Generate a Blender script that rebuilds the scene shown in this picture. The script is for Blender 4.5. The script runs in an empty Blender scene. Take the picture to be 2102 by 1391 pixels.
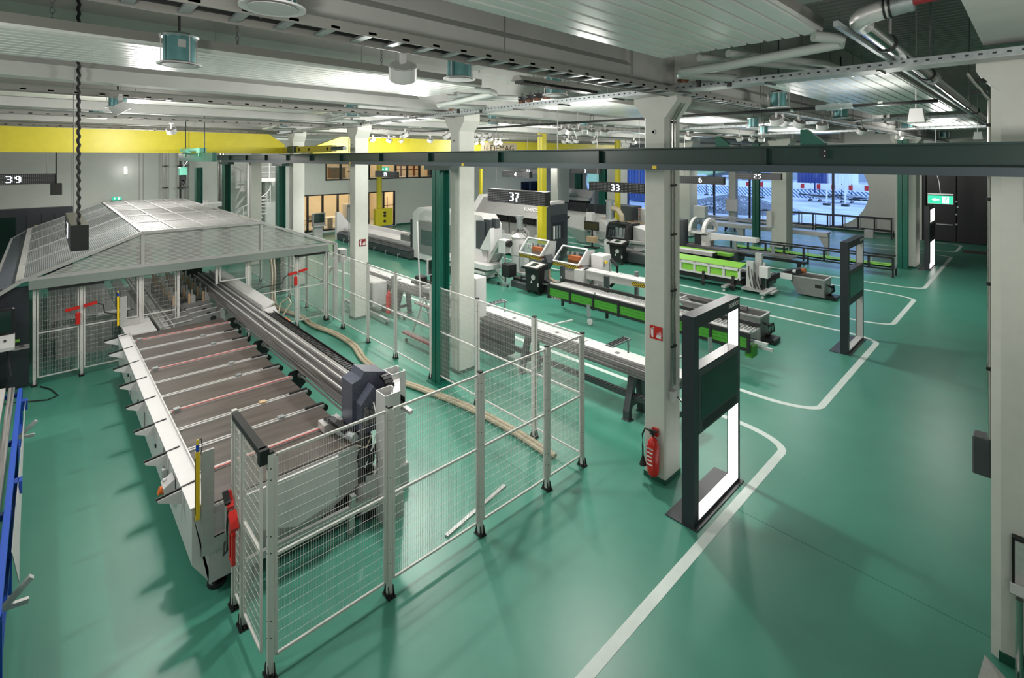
import bpy, math, random
from mathutils import Vector, Matrix
random.seed(7)
SC = bpy.context.scene
COL = SC.collection

# ---------------------------------------------------------------- camera, sky, lamps, exposure
CX, HY, FP, CH = 1056.0, 325.0, 1018.57, 4.6      # principal column, horizon row, focal length (px), camera height (m)
AX = (0.7255829, 0.6881347)                       # hall's long axis (+Y) in camera (right, forward)
cam = bpy.data.cameras.new('camera'); co = bpy.data.objects.new('camera', cam); COL.objects.link(co)
co.location = (0, 0, CH)
co.rotation_euler = (math.radians(90), 0, math.radians(46.5174))
cam.sensor_width = 36; cam.sensor_fit = 'HORIZONTAL'
cam.lens = 36*FP/2102
cam.shift_x = -(CX-1051)/2102
cam.shift_y = -(695.5-HY)/2102
cam.clip_end = 400; cam.clip_start = 0.05
SC.camera = co
SC.view_settings.view_transform = 'Standard'; SC.view_settings.look = 'None'
SC.view_settings.gamma = 1; SC.view_settings.use_curve_mapping = False
SC.view_settings.exposure = 0.0
SC.cycles.use_denoising = True
SC.cycles.max_bounces = 6; SC.cycles.diffuse_bounces = 3; SC.cycles.glossy_bounces = 3
SC.cycles.transparent_max_bounces = 16; SC.cycles.transmission_bounces = 6
SC.cycles.sample_clamp_indirect = 4.0
SC.cycles.caustics_reflective = False; SC.cycles.caustics_refractive = False
W = bpy.data.worlds.new('dusk_sky'); SC.world = W; W.use_nodes = True
bg = W.node_tree.nodes['Background']; bg.inputs[0].default_value = (0.34, 0.52, 0.98, 1); bg.inputs[1].default_value = 3.4

def lamp(loc, energy, target=None, cone=120, r=0.08, blend=0.5, col=(1.0, 0.97, 0.92)):
    kind = 'SPOT' if target is not None else 'POINT'
    l = bpy.data.lights.new('lamp_and_fill_light', kind); l.energy = energy; l.color = col; l.shadow_soft_size = r
    o = bpy.data.objects.new('lamp_and_fill_light', l); COL.objects.link(o); o.location = loc
    if target is not None:
        l.spot_size = math.radians(cone); l.spot_blend = blend
        o.rotation_euler = (Vector(target)-Vector(loc)).to_track_quat('-Z', 'Y').to_euler()
    return o
# the hall's track spots (z about 5.3) and added fill lamps, some of them unseen behind the camera
for lx, ly, en, tx, ty in [(-6.4, 3.6, 350, -7.0, 2.6), (-10.8, 1.4, 340, -10.5, 2.5), (-11.0, 6.9, 600, -10.0, 6.2),
        (-5.7, 7.4, 560, -6.2, 7.6), (-1.6, 9.0, 95, -1.8, 11.0), (-2.1, 21.0, 420, -2.3, 22.0), (-6.3, 14.0, 540, -6.6, 13.6),
        (-11.2, 12.2, 660, -11.8, 12.2), (-16.2, 8.8, 760, -16.4, 8.6), (-16.2, 14.5, 620, -17.0, 16.5),
        (-11.2, 20.0, 480, -12, 20.4), (-21.0, 18.8, 520, -21, 21), (-22.4, 12.6, 460, -24, 13), (-6.4, 21, 380, -6.6, 21.4),
        (-15.6, 1.6, 430, -16.5, 2.0), (-21.6, 2.6, 400, -21, 2.4), (-25.5, 2.6, 420, -27, 2), (-26.0, 8.6, 420, -28, 10), (-16, 27, 380, -16, 26),
        (-5.6, -1.8, 230, -7.6, -0.2), (-1.9, 0.6, 60, -2.4, 2.6), (-9.5, -3.2, 300, -9.5, -1.0), (-24.5, 26, 300, -26, 28)]:
    lamp((lx, ly, 5.30), en*0.80, (tx, ty, 0), cone=118, r=0.09, blend=0.6)
    lamp((lx, ly, 5.15), en*0.38, None, r=0.25)  # added omni fill below each spot, brightens the ceiling
lamp((1.4, 2.0, 5.0), 40, None, r=0.4)
lamp((1.6, -1.5, 3.6), 360, (-2.4, 3.4, 5.9), cone=120, r=0.3, blend=.9)     # added unseen uplights that brighten the ceiling panel and the deck
lamp((1.9, 1.5, 3.6), 260, (-.8, 9, 7.4), cone=80, r=0.3, blend=.9)
lamp((-6.5, 31.5, 5.2), 330, (-6.5, 35.5, 1.5), cone=140, r=0.15, blend=.8)  # added lamp that lifts the dim wall beside the round window
lamp((-12.5, 29.0, 5.2), 260, (-13, 30, 0), cone=140, r=0.15, blend=.8)

# ---------------------------------------------------------------- helpers
def ray(px, py):
    a = (px-CX)/FP
    return (a*AX[1]-AX[0], a*AX[0]+AX[1], -(py-HY)/FP)
def at(px, py, x=None, y=None, z=None):
    """world point under a pixel of the photograph on the plane x=, y= or z= (metres)"""
    d = ray(px, py)
    t = x/d[0] if x is not None else (y/d[1] if y is not None else (z-CH)/d[2])
    return Vector((d[0]*t, d[1]*t, CH+d[2]*t))

class MB:
    def __init__(s): s.v = []; s.f = []; s.sm = False
    def add(s, vs, fs):
        n = len(s.v); s.v += [tuple(p) for p in vs]; s.f += [tuple(i+n for i in f) for f in fs]; return s
    def box(s, x0, x1, y0, y1, z0, z1):
        x0, x1 = sorted((x0, x1)); y0, y1 = sorted((y0, y1)); z0, z1 = sorted((z0, z1))
        return s.add([(x0,y0,z0),(x1,y0,z0),(x1,y1,z0),(x0,y1,z0),(x0,y0,z1),(x1,y0,z1),(x1,y1,z1),(x0,y1,z1)],
                     [(0,3,2,1),(4,5,6,7),(0,1,5,4),(1,2,6,5),(2,3,7,6),(3,0,4,7)])
    def bbox(s, x0, x1, y0, y1, z0, z1, c=0.01):     # box with chamfered vertical and top edges
        x0, x1 = sorted((x0, x1)); y0, y1 = sorted((y0, y1)); z0, z1 = sorted((z0, z1))
        def ring(k, z): 
            a, b, d, e = x0+k, x1-k, y0+k, y1-k
            return [(a+c,d,z),(b-c,d,z),(b,d+c,z),(b,e-c,z),(b-c,e,z),(a+c,e,z),(a,e-c,z),(a,d+c,z)]
        vs = ring(0, z0)+ring(0, z1-c)+ring(c, z1)
        fs = [tuple(reversed(range(8))), tuple(range(16, 24))]
        for r in range(2):
            for i in range(8): fs.append((r*8+i, r*8+(i+1) % 8, r*8+8+(i+1) % 8, r*8+8+i))
        return s.add(vs, fs)
    def bar(s, p, q, w, h, up=(0, 0, 1)):
        p = Vector(p); q = Vector(q); d = (q-p).normalized(); u = Vector(up)
        if abs(d.dot(u)) > .99: u = Vector((0, 1, 0))
        r = d.cross(u).normalized()*(w/2); u = r.cross(d).normalized()*(h/2)
        return s.add([p-r-u, p+r-u, p+r+u, p-r+u, q-r-u, q+r-u, q+r+u, q-r+u],
                     [(0,1,2,3),(7,6,5,4),(0,4,5,1),(1,5,6,2),(2,6,7,3),(3,7,4,0)])
    def tube(s, p, q, r, n=8, r2=None, cap=True):
        p = Vector(p); q = Vector(q); d = (q-p).normalized(); u = Vector((0, 0, 1)) if abs(d.z) < .9 else Vector((1, 0, 0))
        a = d.cross(u).normalized(); b = d.cross(a); r2 = r if r2 is None else r2
        vs = [p+(a*math.cos(t)+b*math.sin(t))*r for t in [2*math.pi*i/n for i in range(n)]]
        vs += [q+(a*math.cos(t)+b*math.sin(t))*r2 for t in [2*math.pi*i/n for i in range(n)]]
        fs = [(i, (i+1) % n, n+(i+1) % n, n+i) for i in range(n)]
        if cap: fs += [tuple(reversed(range(n))), tuple(range(n, 2*n))]
        return s.add(vs, fs)
    def path(s, pts, r, n=8):
        pts = [Vector(p) for p in pts]; rings = []; u = Vector((0, 0, 1))
        for i, p in enumerate(pts):
            d = (pts[min(i+1, len(pts)-1)]-pts[max(i-1, 0)]).normalized()
            a = d.cross(u) 
            if a.length < .1: a = d.cross(Vector((1, 0, 0)))
            a.normalize(); b = d.cross(a)
            rr = r(i/(len(pts)-1)) if callable(r) else r
            rings.append([p+(a*math.cos(2*math.pi*k/n)+b*math.sin(2*math.pi*k/n))*rr for k in range(n)])
        vs = [v for g in rings for v in g]; fs = [tuple(reversed(range(n)))]
        for i in range(len(pts)-1):
            for k in range(n): fs.append((i*n+k, i*n+(k+1) % n, (i+1)*n+(k+1) % n, (i+1)*n+k))
        fs.append(tuple(range((len(pts)-1)*n, len(pts)*n)))
        return s.add(vs, fs)
    def prism(s, poly, axis, a, b):
        def m(u, v, w): return {'x': (w, u, v), 'y': (u, w, v), 'z': (u, v, w)}[axis]
        n = len(poly)
        return s.add([m(u, v, a) for u, v in poly]+[m(u, v, b) for u, v in poly],
                     [tuple(reversed(range(n))), tuple(range(n, 2*n))]+[(i, (i+1) % n, n+(i+1) % n, n+i) for i in range(n)])
    def lathe(s, prof, c, n=24, axis='z', tilt=None):
        vs = []; c = Vector(c)
        for r, z in prof:
            for k in range(n):
                t = 2*math.pi*k/n; p = Vector((r*math.cos(t), r*math.sin(t), z))
                if axis == 'x': p = Vector((p.z, p.x, p.y))
                if axis == 'y': p = Vector((p.x, p.z, p.y))
                if tilt is not None: p = tilt @ p
                vs.append(c+p)
        m = len(prof); fs = []
        for i in range(m-1):
            for k in range(n): fs.append((i*n+k, i*n+(k+1) % n, (i+1)*n+(k+1) % n, (i+1)*n+k))
        fs += [tuple(reversed(range(n))), tuple(range((m-1)*n, m*n))]
        return s.add(vs, fs)
    def slab(s, q, t):                                # quad q (4 points) thickened by vector t
        t = Vector(t); q = [Vector(p) for p in q]
        return s.add(q+[p+t for p in q], [(3,2,1,0),(4,5,6,7),(0,1,5,4),(1,2,6,5),(2,3,7,6),(3,0,4,7)])
    def build(s, name, mat, parent=None, label=None, cat=None, group=None, kind=None, smooth=False, origin=None):
        me = bpy.data.meshes.new(name)
        if origin is None:
            if parent is not None: origin = ROOT.get(parent.name, Vector((0, 0, 0)))
            else:
                xs = [v[0] for v in s.v]; ys = [v[1] for v in s.v]; zs = [v[2] for v in s.v]
                origin = Vector(((min(xs)+max(xs))/2, (min(ys)+max(ys))/2, min(zs)))
        origin = Vector(origin)
        me.from_pydata([(v[0]-origin.x, v[1]-origin.y, v[2]-origin.z) for v in s.v], [], s.f)
        me.materials.append(mat); me.validate()
        import bmesh
        b = bmesh.new(); b.from_mesh(me); bmesh.ops.recalc_face_normals(b, faces=b.faces); b.to_mesh(me); b.free()
        if smooth or s.sm:
            me.polygons.foreach_set('use_smooth', [True]*len(me.polygons))
            try: me.set_sharp_from_angle(angle=math.radians(40))
            except Exception: pass
        o = bpy.data.objects.new(name, me); COL.objects.link(o)
        ROOT[o.name] = origin
        if parent is not None: o.parent = parent; o.location = origin-ROOT.get(parent.name, origin)
        else: o.location = origin
        return tag(o, label, cat, group, kind)
ROOT = {}
def tag(o, label=None, cat=None, group=None, kind=None):
    if label: o['label'] = label
    if cat: o['category'] = cat
    if group: o['group'] = group
    if kind: o['kind'] = kind
    return o
def thing(name, label, cat, loc=(0, 0, 0), group=None, kind=None):
    o = bpy.data.objects.new(name, None); COL.objects.link(o); o.empty_display_size = .1
    o.location = loc; ROOT[o.name] = Vector(loc); return tag(o, label, cat, group, kind)
def dup(src, loc, label=None, rz=None, group=None, scale=None):
    def cp(o, par):
        c = o.copy(); COL.objects.link(c)
        if par is not None: c.parent = par
        for ch in list(o.children): cp(ch, c)
        return c
    r = cp(src, None); r.location = loc; ROOT[r.name] = Vector(loc)
    if rz is not None: r.rotation_euler = (0, 0, rz)
    if scale: r.scale = scale
    if label: r['label'] = label
    if group: r['group'] = group
    return r
def B(*a): return MB().box(*a)
FONT_CACHE = {}
def text(s, size, depth=0.002):
    k = (s, size)
    if k in FONT_CACHE: return FONT_CACHE[k]
    cu = bpy.data.curves.new('lettering', 'FONT'); cu.body = s; cu.size = size; cu.extrude = depth; cu.resolution_u = 2
    cu.align_x = 'CENTER'; cu.align_y = 'CENTER'
    o = bpy.data.objects.new('lettering', cu); COL.objects.link(o)
    bpy.context.view_layer.update()
    me = bpy.data.meshes.new_from_object(o.evaluated_get(bpy.context.evaluated_depsgraph_get()))
    bpy.data.objects.remove(o); bpy.data.curves.remove(cu)
    FONT_CACHE[k] = me; return me
def put_text(s, size, mat, loc, right, up, parent, name='lettering', sx=1.0):
    me = text(s, size).copy(); me.materials.clear(); me.materials.append(mat)
    o = bpy.data.objects.new(name, me); COL.objects.link(o)
    r = Vector(right).normalized(); u = Vector(up).normalized(); n = r.cross(u)
    m = Matrix((r*sx, u, n)).transposed().to_4x4(); m.translation = Vector(loc)-ROOT.get(parent.name, Vector((0,0,0)))
    me.transform(m); o.parent = parent
    return o

# ---------------------------------------------------------------- materials
def mat(name, c, rough=0.5, metal=0.0, var=0.0, vs=6.0, bump=0.0, bs=60.0, spec=None, emit=None, es=0.0, alpha=None, trans=None, coat=0.0):
    m = bpy.data.materials.new(name); m.use_nodes = True; nt = m.node_tree; n = nt.nodes; b = n['Principled BSDF']
    b.inputs['Base Color'].default_value = (*c, 1); b.inputs['Roughness'].default_value = rough; b.inputs['Metallic'].default_value = metal
    if spec is not None: b.inputs['Specular IOR Level'].default_value = spec
    if coat: b.inputs['Coat Weight'].default_value = coat
    if trans: b.inputs['Transmission Weight'].default_value = trans
    if alpha is not None: b.inputs['Alpha'].default_value = alpha
    tc = n.new('ShaderNodeTexCoord')
    if var:
        no = n.new('ShaderNodeTexNoise'); no.inputs['Scale'].default_value = vs; no.inputs['Detail'].default_value = 5
        nt.links.new(tc.outputs['Object'], no.inputs['Vector'])
        mr = n.new('ShaderNodeMapRange'); mr.inputs['From Min'].default_value = .3; mr.inputs['From Max'].default_value = .7
        mr.inputs['To Min'].default_value = 1-var; mr.inputs['To Max'].default_value = 1+var
        nt.links.new(no.outputs['Fac'], mr.inputs['Value'])
        mx = n.new('ShaderNodeVectorMath'); mx.operation = 'SCALE'; mx.inputs[0].default_value = c
        nt.links.new(mr.outputs[0], mx.inputs['Scale']); nt.links.new(mx.outputs[0], b.inputs['Base Color'])
    if bump:
        no = n.new('ShaderNodeTexNoise'); no.inputs['Scale'].default_value = bs; no.inputs['Detail'].default_value = 3
        nt.links.new(tc.outputs['Object'], no.inputs['Vector'])
        bp = n.new('ShaderNodeBump'); bp.inputs['Strength'].default_value = bump; bp.inputs['Distance'].default_value = .01
        nt.links.new(no.outputs['Fac'], bp.inputs['Height']); nt.links.new(bp.outputs[0], b.inputs['Normal'])
    if emit: b.inputs['Emission Color'].default_value = (*emit, 1); b.inputs['Emission Strength'].default_value = es
    return m
M = {}
M['floor'] = mat('green_epoxy_floor', (0.054, 0.238, 0.172), 0.36, var=0.06, vs=1.3, bump=0.02, bs=90)
M['line'] = mat('white_floor_paint', (0.62, 0.70, 0.66), 0.5, var=0.04)
M['column'] = mat('painted_concrete', (0.60, 0.61, 0.56), 0.7, var=0.03, bump=0.12, bs=30)
M['conc'] = mat('raw_light_concrete', (0.52, 0.525, 0.50), 0.8, var=0.05, vs=3, bump=0.1, bs=25)
M['wall'] = mat('painted_wall', (0.60, 0.62, 0.58), 0.8, var=0.02)
M['deck'] = mat('grey_steel_deck', (0.50, 0.52, 0.49), 0.45, metal=0.2, var=0.05)
M['panel'] = mat('white_lacquered_metal', (0.74, 0.76, 0.73), 0.28, var=0.02)
M['panelside'] = mat('grey_panel_side', (0.27, 0.265, 0.245), 0.5)
M['pipe'] = mat('grey_painted_pipe', (0.42, 0.46, 0.43), 0.45)
M['white'] = mat('white_machine_paint', (0.66, 0.65, 0.645), 0.4, var=0.02, bump=0.02)
M['lgrey'] = mat('light_grey_paint', (0.50, 0.50, 0.49), 0.45, var=0.03)
M['grey'] = mat('mid_grey_metal', (0.26, 0.26, 0.255), 0.45, metal=0.3, var=0.05)
M['dgrey'] = mat('dark_grey_paint', (0.055, 0.062, 0.068), 0.45, var=0.05)
M['anth'] = mat('anthracite_paint', (0.028, 0.032, 0.040), 0.4, var=0.05)
M['speck'] = mat('blue_grey_hammered_paint', (0.085, 0.095, 0.13), 0.35, var=0.35, vs=70)
M['black'] = mat('black_plastic', (0.012, 0.012, 0.013), 0.5)
M['blackm'] = mat('black_metal', (0.018, 0.019, 0.02), 0.4, metal=0.3)
M['alu'] = mat('brushed_aluminium', (0.66, 0.65, 0.64), 0.34, metal=0.45, var=0.06, vs=20)
M['alu2'] = mat('matt_aluminium', (0.50, 0.50, 0.49), 0.5, metal=0.5, var=0.05, vs=12)
M['steel'] = mat('galvanised_steel', (0.42, 0.46, 0.47), 0.4, metal=0.7, var=0.15, vs=25)
M['chrome'] = mat('polished_steel', (0.60, 0.59, 0.57), 0.16, metal=1.0)
M['fence'] = mat('light_grey_fence_paint', (0.62, 0.61, 0.58), 0.45)
M['green'] = mat('crane_green_paint', (0.008, 0.110, 0.075), 0.4, var=0.08, vs=3)
M['greend'] = mat('dark_green_beam_paint', (0.003, 0.030, 0.024), 0.4, var=0.1, vs=3)
M['rail'] = mat('blue_grey_rail', (0.050, 0.072, 0.082), 0.45, metal=0.2)
M['yellow'] = mat('crane_yellow_paint', (0.60, 0.52, 0.022), 0.42, var=0.04)
M['yellow2'] = mat('signal_yellow', (0.80, 0.56, 0.02), 0.4)
M['lime'] = mat('lime_green_belt', (0.235, 0.56, 0.06), 0.5, var=0.04)
M['lime2'] = mat('green_side_panel', (0.055, 0.27, 0.022), 0.5, var=0.04)
M['red'] = mat('signal_red', (0.55, 0.018, 0.014), 0.3)
M['dred'] = mat('dark_red_profile', (0.20, 0.018, 0.02), 0.45)
M['orange'] = mat('orange_plastic', (0.80, 0.17, 0.03), 0.45)
M['orangem'] = mat('orange_brown_guard', (0.42, 0.12, 0.04), 0.5)
M['blue'] = mat('blue_paint', (0.012, 0.07, 0.42), 0.4)
M['hose'] = mat('beige_ribbed_hose', (0.44, 0.38, 0.27), 0.45)
M['wood'] = mat('pale_cardboard', (0.52, 0.36, 0.22), 0.7)
M['mint'] = mat('mint_green_paint', (0.16, 0.50, 0.38), 0.4)
M['copper'] = mat('copper_valve', (0.20, 0.09, 0.055), 0.4, metal=0.6)
M['base'] = mat('green_baseboard', (0.012, 0.085, 0.055), 0.5)
M['screen'] = mat('dark_screen_glass', (0.012, 0.030, 0.024), 0.12)
M['seam'] = mat('floor_seam', (0.02, 0.10, 0.075), 0.6)
M['teal'] = mat('teal_anodised_drum', (0.13, 0.30, 0.31), 0.3, metal=0.6, var=0.08, vs=8)
M['blackdoor'] = mat('black_gate_paint', (0.012, 0.011, 0.014), 0.35, var=0.1, vs=2)
M['matrug'] = mat('brown_door_mat', (0.075, 0.055, 0.052), 0.95, bump=0.5, bs=200)
M['led'] = mat('white_led', (1, 1, 1), 0.5, emit=(0.88, 0.93, 1.0), es=3.5)
M['glow'] = mat('light_panel_diffuser', (1, 1, 1), 0.5, emit=(1.0, 0.95, 0.91), es=3.2)
M['lampface'] = mat('lit_lamp_face', (1, 1, 1), 0.5, emit=(1.0, 0.98, 0.95), es=14.0)
M['exitg'] = mat('backlit_green_sign', (0.02, 0.45, 0.28), 0.4, emit=(0.03, 0.42, 0.26), es=0.9)
M['exitw'] = mat('backlit_white_mark', (0.9, 1, 0.95), 0.4, emit=(0.85, 1.0, 0.95), es=0.9)
M['officew'] = mat('warm_office_wall', (0.80, 0.68, 0.50), 0.8)
M['asphalt'] = mat('wet_asphalt', (0.40, 0.42, 0.44), 0.55, var=0.25, vs=0.5)
M['gravel'] = mat('grey_gravel', (0.13, 0.14, 0.15), 0.9, var=0.8, vs=9, bump=1.0, bs=7)
M['print'] = mat('white_print', (0.8, 0.8, 0.8), 0.5)
def glass(name, tint, fac, rough=0.05):
    m = bpy.data.materials.new(name); m.use_nodes = True; nt = m.node_tree; nt.nodes.clear()
    o = nt.nodes.new('ShaderNodeOutputMaterial'); mx = nt.nodes.new('ShaderNodeMixShader'); t = nt.nodes.new('ShaderNodeBsdfTransparent')
    g = nt.nodes.new('ShaderNodeBsdfGlossy'); g.inputs['Roughness'].default_value = rough; g.inputs['Color'].default_value = (.8, .85, .9, 1)
    t.inputs[0].default_value = (*tint, 1)
    if fac is None:
        fr = nt.nodes.new('ShaderNodeFresnel'); fr.inputs[0].default_value = 1.5; nt.links.new(fr.outputs[0], mx.inputs[0])
    else: mx.inputs[0].default_value = fac
    nt.links.new(t.outputs[0], mx.inputs[1]); nt.links.new(g.outputs[0], mx.inputs[2]); nt.links.new(mx.outputs[0], o.inputs[0]); return m
M['glass'] = glass('window_glass', (.93, .96, .97), None)
M['sglass'] = glass('machine_glass', (.80, .86, .86), 0.12)
def poly(name, tint, white, wf, axis, scale):          # twin-wall polycarbonate: clear sheet with fine ribs
    m = bpy.data.materials.new(name); m.use_nodes = True; nt = m.node_tree; nt.nodes.clear(); N = nt.nodes.new; L = nt.links.new
    o = N('ShaderNodeOutputMaterial'); mx = N('ShaderNodeMixShader'); t = N('ShaderNodeBsdfTransparent'); t.inputs[0].default_value = (*tint, 1)
    p = N('ShaderNodeBsdfPrincipled'); p.inputs['Base Color'].default_value = (*white, 1); p.inputs['Roughness'].default_value = .22
    tc = N('ShaderNodeTexCoord'); w = N('ShaderNodeTexWave'); w.bands_direction = axis; w.inputs['Scale'].default_value = scale; w.inputs['Distortion'].default_value = 0
    mr = N('ShaderNodeMapRange'); mr.inputs['To Min'].default_value = wf[0]; mr.inputs['To Max'].default_value = wf[1]
    bp = N('ShaderNodeBump'); bp.inputs['Strength'].default_value = .6; bp.inputs['Distance'].default_value = .006
    L(tc.outputs['Object'], w.inputs[0]); L(w.outputs['Fac'], mr.inputs[0]); L(mr.outputs[0], mx.inputs[0]); L(w.outputs['Fac'], bp.inputs['Height'])
    L(bp.outputs[0], p.inputs['Normal']); L(t.outputs[0], mx.inputs[1]); L(p.outputs[0], mx.inputs[2]); L(mx.outputs[0], o.inputs[0]); return m
M['polyroof'] = poly('ribbed_roof_sheet', (.74, .76, .75), (.60, .59, .585), (.45, .80), 'Y', 7.0)
M['polyside'] = poly('ribbed_slope_sheet', (.50, .55, .55), (.40, .43, .43), (.45, .85), 'Y', 10.0)
M['polygable'] = poly('ribbed_gable_sheet', (.80, .85, .83), (.60, .60, .58), (.22, .80), 'Z', 10.0)
def stripes(name, c1, c2, scale, axis=(1, 1, 0), rough=.5):
    m = mat(name, c1, rough); nt = m.node_tree; n = nt.nodes; b = n['Principled BSDF']; tc = n.new('ShaderNodeTexCoord')
    dt = n.new('ShaderNodeVectorMath'); dt.operation = 'DOT_PRODUCT'; dt.inputs[1].default_value = axis
    ml = n.new('ShaderNodeMath'); ml.operation = 'MULTIPLY'; ml.inputs[1].default_value = scale
    fr = n.new('ShaderNodeMath'); fr.operation = 'FRACT'; gt = n.new('ShaderNodeMath'); gt.operation = 'GREATER_THAN'; gt.inputs[1].default_value = .5
    mx = n.new('ShaderNodeMix'); mx.data_type = 'RGBA'; mx.inputs['A'].default_value = (*c1, 1); mx.inputs['B'].default_value = (*c2, 1)
    L = nt.links.new; L(tc.outputs['Object'], dt.inputs[0]); L(dt.outputs['Value'], ml.inputs[0]); L(ml.outputs[0], fr.inputs[0]); L(fr.outputs[0], gt.inputs[0])
    L(gt.outputs[0], mx.inputs['Factor']); L(mx.outputs['Result'], b.inputs['Base Color']); return m
M['hazard'] = stripes('yellow_black_hazard_tape', (.75, .55, .03), (.012, .012, .012), 12, (1, 0, 1))
M['barrier'] = stripes('blue_white_barrier_print', (.80, .82, .85), (.10, .17, .30), 2.6, (1, 0, 1))
def dots(name, base, dot, pitch, ax):
    m = mat(name, base, .3); nt = m.node_tree; n = nt.nodes; b = n['Principled BSDF']; L = nt.links.new
    tc = n.new('ShaderNodeTexCoord'); sc = n.new('ShaderNodeVectorMath'); sc.operation = 'SCALE'; sc.inputs['Scale'].default_value = 1/pitch
    fr = n.new('ShaderNodeVectorMath'); fr.operation = 'FRACTION'; sb = n.new('ShaderNodeVectorMath'); sb.operation = 'SUBTRACT'; sb.inputs[1].default_value = (.5, .5, .5)
    mu = n.new('ShaderNodeVectorMath'); mu.operation = 'MULTIPLY'; mu.inputs[1].default_value = ax
    le = n.new('ShaderNodeVectorMath'); le.operation = 'LENGTH'; lt = n.new('ShaderNodeMath'); lt.operation = 'LESS_THAN'; lt.inputs[1].default_value = .22
    mx = n.new('ShaderNodeMix'); mx.data_type = 'RGBA'; mx.inputs['A'].default_value = (*base, 1); mx.inputs['B'].default_value = (*dot, 1)
    L(tc.outputs['Object'], sc.inputs[0]); L(sc.outputs[0], fr.inputs[0]); L(fr.outputs[0], sb.inputs[0]); L(sb.outputs[0], mu.inputs[0]); L(mu.outputs[0], le.inputs[0])
    L(le.outputs['Value'], lt.inputs[0]); L(lt.outputs[0], mx.inputs['Factor']); L(mx.outputs['Result'], b.inputs['Base Color']); return m
M['ledboard'] = dots('led_matrix_board', (.010, .011, .013), (.34, .35, .37), .045, (1, 0, 1))
M['ledboardy'] = dots('led_matrix_board_side', (.010, .011, .013), (.34, .35, .37), .045, (0, 1, 1))
M['perf'] = dots('perforated_dark_steel', (.045, .045, .052), (.004, .004, .004), .03, (1, 1, 0))
def grain(name, c, rough, sc, v):
    m = mat(name, c, rough); nt = m.node_tree; n = nt.nodes; b = n['Principled BSDF']; L = nt.links.new
    tc = n.new('ShaderNodeTexCoord'); mp = n.new('ShaderNodeMapping'); mp.inputs['Scale'].default_value = sc
    no = n.new('ShaderNodeTexNoise'); no.inputs['Scale'].default_value = 1; no.inputs['Detail'].default_value = 6
    mr = n.new('ShaderNodeMapRange'); mr.inputs['From Min'].default_value = .3; mr.inputs['From Max'].default_value = .7; mr.inputs['To Min'].default_value = 1-v; mr.inputs['To Max'].default_value = 1+v
    vm = n.new('ShaderNodeVectorMath'); vm.operation = 'SCALE'; vm.inputs[0].default_value = c
    L(tc.outputs['Object'], mp.inputs[0]); L(mp.outputs[0], no.inputs[0]); L(no.outputs['Fac'], mr.inputs[0]); L(mr.outputs[0], vm.inputs['Scale']); L(vm.outputs[0], b.inputs['Base Color']); return m
M['plate'] = grain('brown_grey_worn_table_plate', (0.085, 0.070, 0.062), 0.42, (9, 1.2, 9), 0.30)
M['streak'] = grain('streaked_extrusion', (0.17, 0.167, 0.165), 0.33, (.8, 45, 45), 0.85)  # dark shading of the grooved beam is put into these streaks

# ================================================================ SETTING
ST = dict(kind='structure')
def struct(name, mb, m, **k): return mb.build(name, m, kind='structure', **k)
XL, XR, YN, YF, ZR = -30.4, 3.0, -8.0, 37.0, 7.40
fl = struct('floor', B(XL, XR, YN, YF, -0.12, 0), M['floor'])
# fine seams in the floor coating
def seam(p, q): 
    MB().bar((p[0], p[1], .0006), (q[0], q[1], .0006), .006, .0012).build('seam', M['seam'], fl)
seam((-3.1, 6.6), (XR, 6.6)); seam((-4.6, 8.25), (-13, 8.25)); seam((-4.6, 5.1), (-6.5, 5.1))
# corrugated steel roof deck, ribs along X
d = MB(); y = YN; pitch = .26; vs = []; fs = []
while y < YF:
    for yy, zz in ((y, ZR), (y+.10, ZR), (y+.13, ZR+.12), (y+.23, ZR+.12)):
        vs += [(XL, yy, zz), (XR, yy, zz)]
    y += pitch
for i in range(len(vs)//2-1): fs.append((2*i, 2*i+1, 2*i+3, 2*i+2))
d.add(vs, fs); ceil = struct('ceiling', d, M['deck'])
struct('ceiling_cover', B(XL-.2, XR+.2, YN-.2, YF+.3, ZR+.14, ZR+.3), M['conc'])
# rear and right-hand walls close the hall behind the camera
struct('wall_rear', B(XL-.2, XR+.2, YN-.2, YN, 0, ZR+.14), M['wall'])
struct('wall_right', B(XR, XR+.2, YN, YF, 0, ZR+.14), M['wall'])

def wall_with_holes(name, axis, c, t, u0, u1, z0, z1, holes, m):
    """axis 'x': wall plane x=c..c+t, running along y; rectangular holes (ua, ub, za, zb), assumed not to overlap in u"""
    mb = MB()
    def bx(a, b, e, f):
        if b-a < 1e-4 or f-e < 1e-4: return
        if axis == 'x': mb.box(c, c+t, a, b, e, f)
        else: mb.box(a, b, c, c+t, e, f)
    cols = {}
    for h in holes: cols.setdefault((h[0], h[1]), []).append((h[2], h[3]))
    u = u0
    for (a, b) in sorted(cols):
        bx(u, a, z0, z1); z = z0
        for (e, f) in sorted(cols[(a, b)]): bx(a, b, z, e); z = f
        bx(a, b, z, z1); u = b
    bx(u, u1, z0, z1)
    return struct(name, mb, m)
# office glazing in the left wall (ground floor and gallery level)
yG0, yG1 = at(618, 400, x=XL).y, at(741, 400, x=XL).y
yD0, yD1 = at(750, 400, x=XL).y, at(811, 400, x=XL).y
yU0, yU1 = at(668, 350, x=XL).y, at(915, 350, x=XL).y
zG1 = at(700, 397, x=XL).z; zU0 = at(670, 371, x=XL).z
wl = wall_with_holes('wall_left', 'x', XL-.2, .2, YN, YF, 0, ZR+.14,
    [(yG0, yG1, .12, zG1), (yD0-.35, yD1, .02, zG1)], M['wall'])
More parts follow.
